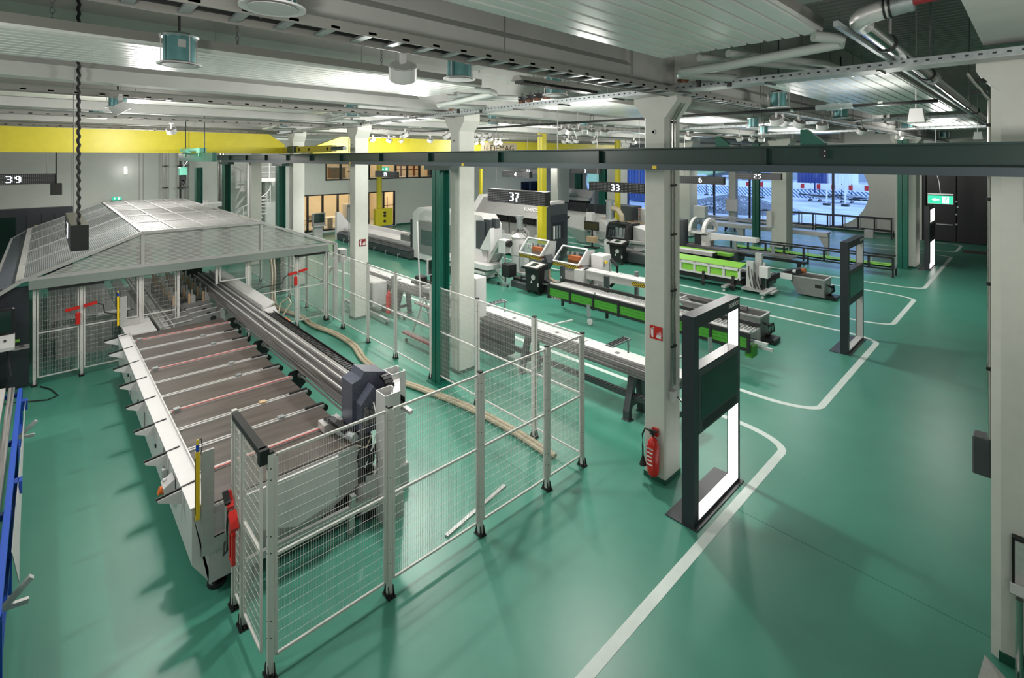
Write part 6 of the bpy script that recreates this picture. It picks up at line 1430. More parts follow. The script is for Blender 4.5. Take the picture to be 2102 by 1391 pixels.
def console(px0, px1, pt, pb, y, label):
    a = at(px0, pt, y=y); b = at(px1, pb, y=y)
    c_ = thing('control_console', label, 'console', ((a.x+b.x)/2, y, 0), 'dark control consoles')
    MB().prism([(a.x+.08, .12), (b.x-.06, .12), (b.x-.02, a.z-.12), (a.x+.02, a.z-.12)], 'y', y, y+.28).build('body', M['blackm'], c_)
    MB().prism([(y-.12, a.z-.14), (y-.12, a.z-.06), (y+.38, a.z+.04), (y+.38, a.z-.14)], 'x', a.x-.04, b.x+.04).build('desk_head', M['blackm'], c_)
    MB().add([(a.x+.04, y-.08, a.z-.048), (b.x-.04, y-.08, a.z-.048), (b.x-.04, y+.32, a.z+.034), (a.x+.04, y+.32, a.z+.034), (a.x+.04, y-.08, a.z-.04), (b.x-.04, y-.08, a.z-.04), (b.x-.04, y+.32, a.z+.042), (a.x+.04, y+.32, a.z+.042)],
             [(3,2,1,0),(4,5,6,7),(0,1,5,4),(1,2,6,5),(2,3,7,6),(3,0,4,7)]).build('key_panel', M['lgrey'], c_)
    m_ = (a.x+b.x)/2
    MB().add([(m_-.12, y, a.z-.022), (m_+.12, y, a.z-.022), (m_+.12, y+.24, a.z+.028), (m_-.12, y+.24, a.z+.028), (m_-.12, y, a.z-.016), (m_+.12, y, a.z-.016), (m_+.12, y+.24, a.z+.034), (m_-.12, y+.24, a.z+.034)],
             [(3,2,1,0),(4,5,6,7),(0,1,5,4),(1,2,6,5),(2,3,7,6),(3,0,4,7)]).build('screen', M['screen'], c_)
    MB().prism([(m_-.06, .38), (m_+.02, .38), (m_-.02, .48)], 'y', y-.006, y).build('warning_triangle', M['print'], c_)
    MB().tube((m_+.08, y-.03, a.z-.40), (m_+.08, y+.02, a.z-.40), .09, 14).box(b.x-.10, b.x-.03, y-.004, y, .3, .42).build('cable_outlet', M['lgrey'], c_)
    for x in (a.x+.1, b.x-.1): MB().lathe([(.045, -.02), (.055, -.01), (.055, .01), (.045, .02)], (x, y+.08, .057), 12, axis='y').build('castor', M['black'], c_)
    return c_
console(1077, 1107, 541, 585, 12.0, 'dark control console under the left glass-hooded saw')
s2 = thing('mitre_saw', 'right one of the two saws with tilted glass hood, next to the long pale arm', 'saw', (-11.2, 13.6, 0))
r2 = hood(s2, (1136, 534), (1187, 545), (1206, 513), (1156, 503), 12.9)
MB().prism([(r2[0]+.35, .25), (r2[1]-.05, .25), (r2[1], r2[3]-.14), (r2[0]+.25, r2[3]-.14)], 'y', 13.05, 13.6).build('body', M['white'], s2)
MB().lathe([(.55, .22), (.62, .26), (.62, .30), (.5, .32)], ((r2[0]+r2[1])/2+.1, 13.3, 0), 24).build('turntable', M['black'], s2)
MB().bbox(r2[1]+.05, r2[1]+.55, 13.5, 14.0, .1, 1.35, .02).build('switch_cabinet', M['white'], s2)
MB().path([(r2[1]+.6, 13.9, 1.2), (r2[1]+.85, 13.9, 1.0), (r2[1]+.9, 13.85, .6), (r2[1]+.65, 13.8, .3)], .05, 8).build('cable_bundle', M['blackm'], s2)
MB().tube((r2[1]+.62, 13.6, 1.1), (r2[1]+.62, 13.6, 1.18), .05, 10).build('yellow_knob', M['yellow2'], s2)
MB().path([(r1[1]+.1, 12.9, .7), (r1[1]+.15, 12.9, .4), (r1[1]+.45, 12.95, .25), (r1[1]+.9, 13.0, .22)], .05, 8).build('beige_hose', M['hose'], s2)
for (px, t_, b_) in ((1154, 545, 592), (1245, 566, 604)):
    p = at(px, b_, y=12.35); q = at(px, t_, y=12.35)
    pp = MB().bbox(p.x-.07, p.x+.07, 12.3, 12.42, p.z-.1, q.z, .01).build('guard_post', M['dgrey'], s2)
    MB().prism([(p.x-.03, q.z-.4), (p.x+.03, q.z-.4), (p.x, q.z-.33)], 'y', 12.294, 12.3).build('warning_triangle', M['print'], pp)
ar = thing('outfeed_arm', 'long pale grey outfeed arm with segmented top reaching right behind the nearest column', 'outfeed', (-9.3, 13.2, 0))
pA = at(1197, 552, y=13.0); pB = at(1343, 583, y=13.0)
L_ = pB.x-pA.x
for i in range(6): MB().box(pA.x+L_*i/6+.01, pA.x+L_*(i+1)/6-.01, 12.95, 13.35, pA.z-.03, pA.z).build('top_plate', M['white'], ar)
MB().prism([(pA.x, pA.z-.30), (pA.x, pA.z-.03), (pB.x, pA.z-.03), (pB.x, pA.z-.14), (pB.x-.3, pA.z-.2)], 'y', 12.97, 13.33).build('arm_body', M['lgrey'], ar)
MB().box(pB.x-.75, pB.x-.25, 12.955, 12.97, pA.z-.18, pA.z-.06).build('hazard_strip', M['hazard'], ar, label='yellow and black striped strip')
MB().box(pA.x-.18, pA.x+.12, 12.75, 13.2, .0, pA.z).build('arm_pedestal', M['white'], ar)
MB().box(pA.x-.1, pA.x+.75, 12.7, 13.2, .18, .26).bar((pA.x+.1, 12.75, .3), (pA.x+.8, 12.7, .62), .05, .05).build('lower_bracket', M['alu2'], ar)
for x in (pA.x+1.6, pA.x+2.6): MB().tube((x, 13.7, 0), (x, 13.7, 1.0), .07, 12).build('stop_cylinder', M['grey'], ar)
# long low bed with trough beneath both saws
lb = thing('saw_bed', 'long dark machine bed with an inner metal trough under the two saws', 'machine', (-9, 12.6, 0))
MB().box(r1[0]+.3, -5.4, 12.32, 12.40, .10, .42).build('front_beam', M['blackm'], lb)
MB().prism([(12.4, .38), (12.62, .22), (12.9, .22), (13.0, .36), (13.0, .34), (12.9, .18), (12.6, .18), (12.4, .34)], 'x', r1[0]+.9, -5.2).build('trough', M['alu2'], lb)
MB().box(r1[0]+.5, -5.2, 12.40, 12.44, .40, .46).box(r1[0]+.5, -5.2, 12.2, 12.24, .36, .40).build('guide_rail', M['streak'], lb)
MB().bar((-9.3, 13.55, .62), (-5.3, 13.55, .62), .10, .10).build('support_tube', M['grey'], lb)
for x in (-10.6, -8.2, -6.0): MB().box(x-.06, x+.06, 12.4, 13.0, .0, .2).build('bed_foot', M['blackm'], lb)

# ---- green-sided roller table
gt = thing('roller_table', 'long roller table with bright green side panels in a black frame on castors', 'table', (-7.4, 11.3, 0))
xa_, xb_ = -10.1, -4.28; zt = .84
MB().box(xa_, xb_, 10.98, 11.02, zt-.10, zt).box(xa_, xb_, 10.98, 11.02, .44, .50).build('front_rail', M['black'], gt)
MB().box(xa_, xb_, 11.62, 11.66, zt-.02, zt+.06).build('back_rail', M['black'], gt)
n = 7
for i in range(n):
    a = xa_+(xb_-xa_)*i/n; b = xa_+(xb_-xa_)*(i+1)/n
    for k in range(3): MB().box(a+.03, b-.03, 11.0, 11.015, .505+.078*k, .575+.078*k).build('side_panel', M['lime2'], gt, label='bright green side panel')
for i in range(n+1):
    a = xa_+(xb_-xa_)*i/n; MB().box(a-.03, a+.03, 10.97, 11.03, .42, zt).build('upright', M['black'], gt)
    if i % 2 == 0:
        MB().box(a-.03, a+.03, 11.6, 11.66, .05, zt).build('upright', M['black'], gt); MB().box(a-.03, a+.03, 11.02, 11.06, .0, .44).build('leg', M['black'], gt) if i in (3,) else None
for i in range(3): MB().tube((xa_, 11.08+.06*i, zt+.0-.02*i), (xb_, 11.08+.06*i, zt-.02*i), .035, 10).build('side_tube', M['alu'], gt)
rl = MB(); x = xa_+.1
while x < xb_: rl.tube((x, 11.24, zt-.05), (x, 11.60, zt-.05), .024, 6); x += .075
rl.build('rollers', M['alu'], gt, kind='stuff')
for x in (-8.55, -5.1):
    MB().bar((x, 10.93, .56), (x+.04, 10.90, .22), .10, .02).tube((x, 10.92, .5), (x, 10.99, .5), .03, 8).build('castor_bracket', M['steel'], gt)
    MB().lathe([(.07, -.025), (.09, -.018), (.09, .018), (.07, .025)], (x+.06, 10.92, .095), 18, axis='y').build('castor', M['lgrey'], gt)
for x in (-8.4, -6.3): MB().tube((x, 11.02, zt), (x, 11.02, zt+.07), .02, 8).build('locking_pin', M['steel'], gt)
put_text('SCHÜCO', .09, M['print'], (xa_+.32, 10.975, .47), (1, 0, 0), (0, 0, 1), gt)
for k in range(2): MB().box(xb_-.3, xb_+.35, 11.1+.3*k, 11.16+.3*k, .62-.2*k, .68-.2*k).build('end_arm', M['alu'], gt)
MB().bbox(xb_-.1, xb_+.06, 11.05, 11.35, .30, .55, .02).build('end_box', M['lime2'], gt)

# ---- tapered chip bins
def bin_(px_l, px_r, py_t, y0, y1, label, xl=None):
    r = at(px_r, py_t, y=y0); l = at(px_l, py_t, y=y0)
    x0 = l.x if xl is None else xl; x1 = r.x; h = .62
    b_ = thing('chip_bin', label, 'bin', ((x0+x1)/2, (y0+y1)/2, 0), 'grey tapered chip bins')
    t_ = .02
    for ya, yb in ((y0, y0+t_), (y1-t_, y1)):
        MB().prism([(x0, h), (x0+.55*(x1-x0)*.5, .05), (x1-.02, .05), (x1, h)], 'y', ya, yb).build('side_wall', M['grey'], b_)
    MB().prism([(x0, h), (x0+.02, h), (x0+.55*(x1-x0)*.5+.02, .07), (x1-.03, .07), (x1-.03, h), (x1, h), (x1, .05), (x0+.55*(x1-x0)*.5, .05)], 'y', y0+t_, y1-t_).build('shell', M['grey'], b_)
    MB().bar((x0, y0, h), (x1, y0, h), .05, .04).bar((x0, y1, h), (x1, y1, h), .05, .04).bar((x1, y0, h), (x1, y1, h), .05, .04).bar((x0, y0, h), (x0, y1, h), .05, .04).build('rim', M['alu2'], b_)
    MB().box(x1-.28, x1-.10, y0-.008, y0, h-.28, h-.18).build('lock_plate', M['black'], b_)
    m_ = MB()
    for k in range(5): m_.path([(x1+.02, y0+.1+.1*k, .48-.04*k), (x1+.14, y0+.16+.08*k, .42), (x1+.16, y0+.1+.1*k, .22), (x1+.05, y0+.2+.05*k, .12)], .02, 6)
    m_.build('tipping_gear', M['blackm'], b_, kind='stuff')
    MB().box(x1, x1+.32, y0+.02, y0+.45, .02, .12).build('fork_pocket', M['blackm'], b_)
    return b_
bin_(1455, 1561, 668, 13.0, 13.62, 'grey tapered chip bin at the end of the green-sided roller table', xl=-7.0)
bin_(1617, 1693, 580, 18.45, 19.2, 'grey tapered chip bin farther back beside the dark chip conveyor')
cc_ = thing('chip_conveyor', 'short dark conveyor discharging into the farther chip bin', 'conveyor', (-6.6, 18.7, 0))
a = at(1570, 585, y=18.4); b = at(1608, 562, y=18.4); c = at(1628, 555, y=18.5)
MB().bar((a.x-.5, 18.5, a.z-.1), (b.x, 18.6, b.z), .35, .16).bar((b.x, 18.6, b.z), (c.x+.2, 18.7, c.z), .35, .18).build('boom', M['black'], cc_)
MB().box(b.x-.1, b.x+.28, 18.38, 18.4, b.z-.16, b.z+.04).build('sticker', M['print'], cc_); MB().tube((c.x+.2, 18.7, c.z), (c.x+.32, 18.7, c.z+.02), .09, 12).build('motor', M['orangem'], cc_)
MB().tube((c.x, 18.5, c.z-.02), (c.x+.1, 18.5, c.z-.02), .07, 10).build('gearbox', M['steel'], cc_)
# lifter / end station
lf = thing('profile_lifter', 'pale upright lifting unit on a wheeled base at the end of the lime green belt', 'lifter', (-6.6, 17.9, 0))
a = at(1531, 535, y=17.6); b = at(1546, 603, y=17.6)
MB().bbox(a.x, b.x, 17.6, 17.75, .08, a.z, .01).build('front_panel', M['lgrey'], lf)
c = at(1550, 519, y=17.9); d = at(1560, 590, y=17.9)
MB().box(c.x, c.x+.22, 17.9, 18.05, .1, c.z).box(c.x+.25, c.x+.33, 17.9, 18.0, .1, c.z-.3).build('mast', M['alu'], lf)
e_ = at(1560, 546, y=17.7); f_ = at(1572, 570, y=17.7)
MB().bbox(e_.x, f_.x+.1, 17.6, 17.85, f_.z, e_.z, .01).build('switch_box', M['white'], lf)
MB().box(e_.x+.05, e_.x+.15, 17.6, 17.8, .1, f_.z).build('box_support', M['blackm'], lf)
for k in range(4): MB().path([(c.x+.1*k-.1, 17.6, .9-.1*k), (c.x+.1*k-.05, 17.5, .6), (c.x+.1*k, 17.55, .25), (c.x+.12*k, 17.7, .12)], .014, 6).build('hose', M['blackm'], lf)
MB().box(a.x-.1, f_.x+.3, 17.45, 17.95, .10, .16).build('base', M['alu2'], lf); MB().box(f_.x+.05, f_.x+.22, 17.0, 18.1, .14, .20).build('outrigger', M['alu2'], lf); MB().box(a.x-.6, a.x-.45, 17.0, 18.0, .14, .20).build('outrigger', M['alu2'], lf)
for x, y in ((f_.x+.13, 17.05), (f_.x+.13, 18.0), (a.x-.52, 17.05), (a.x-.52, 17.95)): MB().lathe([(.04, -.02), (.05, -.01), (.05, .01), (.04, .02)], (x, y, .052), 12, axis='y').build('castor', M['lgrey'], lf)
# lime green belt table
lt = thing('belt_table', 'lime green belt table with a pale frame behind the nearest column', 'conveyor', (-9.5, 18, 0))
a = at(1395, 533, y=17.5); b = at(1518, 553, y=17.5)
z_ = .80; xa_, xb_ = F(1345, 525, 17.5)[0], b.x
MB().slab([(xa_, 17.55, z_-.02), (xb_, 17.55, z_-.02), (xb_, 18.1, z_+.06), (xa_, 18.1, z_+.06)], (0, 0, .02)).build('belt', M['lime'], lt, label='lime green belt')
n = 6
for i in range(n):
    x0 = xa_+(xb_-xa_)*i/n; x1 = xa_+(xb_-xa_)*(i+1)/n
    MB().box(x0+.06, x1-.06, 17.50, 17.52, .43, z_-.10).build('side_panel', M['lime'], lt, label='lime green side panel')
    MB().box(x0-.04, x0+.04, 17.46, 17.54, .38, z_-.04).build('upright', M['white'], lt)
MB().box(xa_, xb_, 17.45, 17.53, z_-.11, z_-.04).box(xa_, xb_, 17.45, 17.53, .38, .44).box(xb_-.04, xb_+.04, 17.45, 17.53, .38, z_-.04).build('frame', M['white'], lt)
MB().box(xa_, xb_, 17.5, 18.1, .2, .38).build('underframe', M['blackm'], lt)
for x in (xb_-.2, xa_+2): MB().lathe([(.07, -.02), (.09, -.01), (.09, .01), (.07, .02)], (x, 17.4, .092), 14, axis='y').bar((x, 17.4, .12), (x, 17.45, .5), .1, .03).build('castor', M['black'], lt)
MB().bar((xb_-2.6, 18.6, .75), (xb_+.2, 18.6, .75), .05, .05).build('side_tube', M['blackm'], lt)
# white outfeed arm further behind
p0, p1 = at(1395, 510, y=19.6), at(1463, 524, y=19.6)
oa = thing('outfeed_arm', 'pale flat outfeed arm lying above the farther lime green strip', 'outfeed', (p0.x, 19.7, 0))
for i in range(3): MB().box(p0.x-1.2+(p1.x-p0.x+1.2)*i/3+.01, p0.x-1.2+(p1.x-p0.x+1.2)*(i+1)/3-.01, 19.6, 19.95, p0.z-.14, p0.z).build('segment', M['white'], oa)
MB().box(p1.x, p1.x+.02, 19.58, 19.97, p0.z-.16, p0.z-.01).build('end_cap', M['blackm'], oa); MB().box(p0.x-1.1, p0.x-.9, 19.65, 19.9, 0, p0.z-.14).build('support', M['lgrey'], oa)
p0, p1 = at(1395, 500, y=20.3), at(1500, 520, y=20.3)
gl = thing('belt_strip', 'farther lime green strip table behind the pale outfeed arm', 'conveyor', (p0.x, 20.3, 0))
MB().box(p0.x-1, p1.x, 20.2, 20.6, p0.z-.25, p0.z-.15).build('belt', M['lime'], gl); MB().box(p0.x-1, p1.x, 20.2, 20.6, .1, p0.z-.26).build('underframe', M['blackm'], gl)

# ---- arched white saw with dark bed
s3 = thing('arched_saw', 'white saw with an arched hood and long pale arm on a dark bed', 'saw', (-10.2, 21.6, 0))
Y3 = 21.6
a = at(1413, 474, y=Y3); b = at(1440, 474, y=Y3); t_ = at(1425, 448, y=Y3)
R_ = t_.z-a.z
for xx, ww in ((a.x, .12), (b.x, .16)):
    q = [(Y3+R_*1.1-R_*1.15*math.cos(math.radians(k*15)), a.z+R_*math.sin(math.radians(k*15))) for k in range(13)]
    qi = [(Y3+R_*1.1-R_*.93*math.cos(math.radians(k*15)), a.z+R_*.82*math.sin(math.radians(k*15))) for k in range(13)]
    MB().prism(q+list(reversed(qi)), 'x', xx, xx+ww).build('hood_arch', M['white'], s3)
q = [(Y3+R_*1.1-R_*1.05*math.cos(math.radians(k*15)), a.z+R_*.95*math.sin(math.radians(k*15))) for k in range(1, 9)]
qi = [(p[0]+.01, p[1]-.01) for p in q]
MB().prism(q+list(reversed(qi)), 'x', a.x+.1, b.x).build('hood_glass', M['sglass'], s3)
MB().box(a.x, b.x+.15, Y3+.05, Y3+R_*2.1, a.z-.08, a.z).build('saw_table', M['white'], s3)
MB().box(a.x+.15, b.x-.1, Y3+.3, Y3+.9, a.z-.75, a.z-.08).build('saw_body', M['dgrey'], s3); MB().tube((a.x+.4, Y3+.6, a.z), (a.x+.4, Y3+.6, a.z+R_*.6), .1, 10).build('spindle', M['steel'], s3)
c, d = at(1447, 478, y=Y3+.3), at(1552, 491, y=Y3+.3)
MB().prism([(b.x+.1, a.z-.42), (b.x+.1, c.z), (d.x, c.z), (d.x, c.z-.18), (d.x-1.6, c.z-.22)], 'y', Y3+.3, Y3+.65).build('outfeed_arm', M['white'], s3)
MB().box(b.x-.1, b.x+.25, Y3+.2, Y3+.7, .5, c.z-.1).build('arm_pedestal', M['white'], s3)
e1, e2 = at(1395, 510, y=Y3-.1), at(1500, 525, y=Y3-.1)
MB().box(-12.8, e2.x+.2, Y3-.1, Y3+.9, .12, .56).build('bed', M['dgrey'], s3)
for k in range(4): MB().box(-12.8, e2.x+2.4, Y3+.05+.2*k, Y3+.10+.2*k, .58, .64).build('guide_rail', M['streak'], s3)
for px in (1509, 1587): q = at(px, 498+(8 if px > 1550 else 0), y=Y3+.3); MB().tube((q.x, Y3+.3, .64), (q.x, Y3+.3, q.z+.05), .07, 10).build('stop_cylinder', M['steel'], s3)
MB().box(e2.x+.2, e2.x+2.8, Y3+.2, Y3+.4, .4, .5).build('extension_beam', M['blackm'], s3); MB().box(e2.x+2.5, e2.x+2.6, Y3+.2, Y3+.4, 0, .4).build('leg', M['blackm'], s3)
# dark cabinet left of it
a = at(1393, 450, y=21.5); b = at(1405, 490, y=21.5)
MB().bbox(a.x-.6, b.x, 21.4, 21.9, .0, a.z, .02).build('dark_cabinet', M['dgrey'], None, label='dark cabinet peeking out right of the nearest column, left of the arched saw', cat='cabinet')

# ---- black framed racks with belts
def rack(px0, px1, py0, py1, y0, dy, zlo, n, label, belt=True, zhi=None):
    a = at(px0, py0, y=y0); b = at(px1, py1, y=y0); z = (a.z+b.z)/2 if zhi is None else zhi
    r = thing('belt_rack', label, 'rack', ((a.x+b.x)/2, y0+dy/2, 0), 'long black framed racks')
    for y in (y0, y0+dy):
        MB().bar((a.x, y, z), (b.x, y, z), .06, .06).build('top_rail', M['black'], r); MB().bar((a.x, y, zlo), (b.x, y, zlo), .06, .06).build('bottom_rail', M['black'], r)
    for i in range(n+1):
        x = a.x+(b.x-a.x)*i/n
        MB().box(x-.035, x+.035, y0-.03, y0+.03, zlo, z).build('upright', M['black'], r); MB().box(x-.02, x+.02, y0+dy-.03, y0+dy+.02, zlo, z).build('upright', M['steel'], r)
        if i in (0, n//2, n): 
            MB().box(x-.03, x+.03, y0-.02, y0+.02, .03, zlo).lathe([(.06, 0), (.04, .03)], (x, y0, 0), 10).build('leg', M['black'], r); MB().box(x-.03, x+.03, y0+dy-.02, y0+dy+.02, .0, zlo).build('leg', M['black'], r)
        MB().box(x-.02, x+.02, y0, y0+dy, zlo-.02, zlo+.02).build('cross_member', M['steel'], r)
    if belt: MB().box(a.x+.1, b.x-.1, y0+.06, y0+dy-.06, zlo+.12, zlo+.15).build('belt', M['lime'], r, label='lime green belt')
    return r
rack(1501, 1833, 507, 552, 23.75, .6, .30, 8, 'long black framed rack with a lime green belt, ending at the green aisle post', zhi=.75)
rack(1560, 1830, 440, 460, 35.0, .55, .42, 9, 'long black framed rack below the round window', belt=False, zhi=1.12)
# grey-white bench with tapering legs
wb_ = thing('profile_bench', 'pale flat bench with tapering grey legs on the bluish floor', 'bench', (-10, 28.5, 0))
a = at(1445, 458, y=28.6); b = at(1699, 473, y=28.6)
z_ = (a.z+b.z)/2
for i in range(4): MB().box(a.x-1+(b.x-a.x+1)*i/4+.01, a.x-1+(b.x-a.x+1)*(i+1)/4-.01, 28.6, 29.2, z_-.06, z_).build('top_plate', M['white'], wb_)
MB().prism([(28.6, z_-.22), (28.58, z_-.06), (29.2, z_-.06)], 'x', a.x-1, b.x).build('apron', M['white'], wb_)
for px in (1518, 1690, 1455):
    q = at(px, 500, y=28.7)
    MB().prism([(q.x-.3, z_-.12), (q.x+.22, z_-.12), (q.x+.22, .10), (q.x+.05, .10)], 'y', 28.68, 28.95).build('tapered_leg', M['lgrey'], wb_)
    for dx in (.07, .19): MB().tube((q.x+dx, 28.8, 0), (q.x+dx, 28.8, .10), .02, 8).build('foot_screw', M['steel'], wb_)
MB().box(a.x-1, a.x+4.6, 29.6, 29.9, z_+.08, z_+.12).box(a.x-1, a.x+4.6, 30.0, 30.1, z_+.2, z_+.24).build('rear_rail', M['alu2'], wb_)
# small castor tables near the window
for i, (px, py) in enumerate([(1475, 470), (1520, 478)]):
    q = at(px, py, z=.0); t_ = thing('low_trolley', 'low grey trolley on the bluish floor, %s of the two left of the green post' % ['left', 'right'][i], 'trolley', q, 'low trolleys by the window')
    MB().box(q.x-1.2, q.x+1.2, q.y, q.y+.5, .45, .5).build('shelf', M['alu2'], t_)
    for x in (-1.0, 1.0): MB().box(q.x+x-.03, q.x+x+.03, q.y+.1, q.y+.4, .08, .45).build('leg', M['blackm'], t_); MB().tube((q.x+x, q.y+.1, .05), (q.x+x, q.y+.16, .05), .05, 10).build('castor', M['black'], t_)
# cable box trolley beside the near lit frame and column boxes
for (px0, px1, t_, b_, y, l) in ((1423, 1447, 422, 450, 26.7, 'white box standing left of the bluish window view beside the second-row column'), (1489, 1513, 408, 434, 35.0, 'white box on the narrow column at the window wall'), (1573, 1584, 433, 466, 27.0, 'slim white box at the left side of the pale column under sign 25')):
    a = at(px0, t_, y=y); b = at(px1, b_, y=y); MB().bbox(a.x, b.x, y, y+.4, b.z, a.z, .02).build('switch_box', M['white'], None, label=l, cat='box')
# ---- machines around sign 33
Y4 = 18.6
s4 = thing('glass_saw', 'saw with a black rounded glass hood and grey body, left of the nearest column', 'saw', (-13.4, 19.2, 0))
a = at(1245, 488, y=Y4); b = at(1283, 494, y=Y4); t_ = at(1255, 455, y=Y4+.4)
H_ = t_.z
MB().prism([(Y4, a.z), (Y4+.06, a.z+.5), (Y4+.25, H_), (Y4+1.0, H_), (Y4+1.0, a.z)], 'x', b.x-.05, b.x+.12).build('hood_side', M['black'], s4)
MB().prism([(Y4, a.z), (Y4+.06, a.z+.5), (Y4+.25, H_), (Y4+1.0, H_), (Y4+1.0, a.z)], 'x', a.x-.05, a.x+.02).build('hood_side', M['black'], s4)
MB().prism([(Y4+.0, a.z+.05), (Y4+.06, a.z+.5), (Y4+.25, H_-.03), (Y4+.27, H_-.05), (Y4+.08, a.z+.5), (Y4+.02, a.z+.05)], 'x', a.x+.02, b.x-.05).build('hood_glass', M['sglass'], s4)
MB().box(a.x, b.x, Y4+.0, Y4+.05, a.z-.06, a.z+.06).box(a.x, b.x, Y4+.22, Y4+.4, H_-.05, H_).build('hood_frame', M['black'], s4)
MB().box(a.x, b.x+.9, Y4+.1, Y4+1.1, a.z-.1, a.z).build('saw_table', M['alu2'], s4)
MB().prism([(b.x+.15, a.z-.1), (b.x+.15, H_-.1), (b.x+.9, H_-.25), (b.x+1.0, a.z-.1)], 'y', Y4+.4, Y4+1.3).build('grey_body', M['lgrey'], s4)
for k in range(4): MB().tube((a.x+.2+.22*k, Y4+.5, a.z), (a.x+.2+.22*k, Y4+.5, H_-.25), .06, 10).build('clamp_cylinder', M['white'], s4)
MB().box(a.x, b.x, Y4+.8, Y4+.95, a.z, H_-.1).build('rear_wall', M['blackm'], s4)
MB().prism([(b.x-.3, .5), (b.x+.2, a.z-.1), (b.x+1.3, a.z-.1), (b.x+.6, .55)], 'y', Y4+.3, Y4+.9).build('chute', M['lgrey'], s4)
MB().box(a.x-.2, a.x+.35, Y4+.1, Y4+.6, .0, a.z-.1).build('pedestal', M['white'], s4)
MB().box(b.x-.4, b.x+6.0, Y4-.1, Y4+.7, .10, .46).build('bed', M['dgrey'], s4); MB().box(b.x-.4, b.x+6.0, Y4+.1, Y4+.3, .46, .52).build('guide_rail', M['alu2'], s4)
for x in (b.x+.4, b.x+2, b.x+4): MB().tube((x, Y4-.05, 0), (x, Y4-.05, .1), .06, 10).build('foot', M['blackm'], s4)
console(1250, 1279, 494, 533, 18.0, 'dark control console below the black-hooded saw in the middle distance')
s5 = thing('glass_saw', 'second pale machine with glass guard half hidden by the nearest column', 'saw', (-12, 20.8, 0))
a = at(1302, 500, y=20.2); b = at(1345, 468, y=20.2)
MB().box(a.x, b.x+.8, 20.2, 21.0, a.z-.9, a.z-.6).box(a.x+.3, b.x+.8, 20.3, 21, .1, a.z-.6).build('body', M['white'], s5)
for x in (a.x, a.x+.9): MB().box(x, x+.06, 20.2, 20.26, a.z-.5, b.z).build('guard_post', M['blackm'], s5)
MB().box(a.x, b.x+.8, 20.18, 20.24, b.z-.05, b.z).build('guard_top', M['white'], s5); MB().box(a.x+.06, b.x+.8, 20.2, 20.21, a.z-.4, b.z-.05).build('guard_glass', M['sglass'], s5)
MB().tube((a.x+.5, 20.6, a.z-.6), (a.x+.5, 20.6, a.z+.1), .16, 12).build('spindle', M['steel'], s5); MB().bbox(a.x+.3, a.x+.8, 20.5, 20.8, a.z-.2, a.z+.05, .05).build('motor', mat('pale_blue_paint', (.35, .50, .62), .4), s5)
MB().box(a.x, b.x+.8, 20.1, 20.3, a.z-.62, a.z-.5).build('rail', M['blackm'], s5)
# monitor on a stand, chute machine
tv = thing('monitor_stand', 'flat dark monitor on a black stand with a small carton, middle distance', 'monitor', (-16, 20.8, 0))
a = at(1199, 453, y=20.4); b = at(1228, 474, y=20.4)
m_ = MB().box(a.x, b.x, 20.4, 20.46, b.z, a.z).build('monitor', M['blackm'], tv); MB().box(a.x+.04, b.x-.04, 20.394, 20.4, b.z+.04, a.z-.04).build('screen', mat('reflecting_screen', (.05, .045, .02), .15), m_)
xm = (a.x+b.x)/2; MB().box(xm-.03, xm+.03, 20.46, 20.52, .05, b.z+.1).box(xm-.35, xm+.35, 20.3, 20.7, 0, .05).build('stand', M['black'], tv)
c = at(1207, 484, y=20.35); MB().bbox(c.x, c.x+.5, 20.2, 20.5, c.z-.28, c.z, .01).build('carton', M['wood'], None, label='small pale carton below the dark monitor in the middle distance', cat='carton')
cm = thing('chute_machine', 'grey machine with slanted chutes behind the flat monitor', 'machine', (-17, 21.8, 0))
a = at(1166, 500, y=21.5)
MB().prism([(a.x-.1, .9), (a.x+.5, 1.45), (a.x+1.4, 1.45), (a.x+1.4, .5), (a.x+.6, .5)], 'y', 21.2, 21.6).build('chute', M['lgrey'], cm)
MB().prism([(a.x+.1, .85), (a.x+1.6, .7), (a.x+1.6, .1), (a.x+1.2, .1)], 'y', 21.0, 21.2).build('chute', mat('green_grey_steel', (.20, .26, .23), .5), cm)
MB().lathe([(.5, -.1), (.55, 0), (.5, .1)], (a.x+2.3, 21.5, .8), 24, axis='y').build('blade_cover', M['lgrey'], cm)
MB().box(a.x+1.6, a.x+3.0, 21.5, 22.1, .0, 1.35).build('frame_body', M['lgrey'], cm); MB().bbox(a.x+1.5, a.x+1.9, 21.2, 21.5, .95, 1.7, .02).build('switch_box', M['white'], cm)
MB().tube((a.x+2.5, 22, 1.35), (a.x+2.5, 22, 2.3), .2, 14).tube((a.x+2.5, 22, 2.28), (a.x+2.5, 22, 2.38), .25, 14).build('exhaust', M['steel'], cm)
MB().path([(a.x+2.6, 22, 1.95), (a.x+3.0, 22, 1.9), (a.x+3.25, 22, 1.6), (a.x+3.3, 22, .9)], .14, 10).build('suction_hose', M['hose'], cm)
MB().bbox(a.x+3.0, a.x+3.6, 21.6, 22.1, .0, 1.3, .03).build('motor_box', M['blackm'], cm)
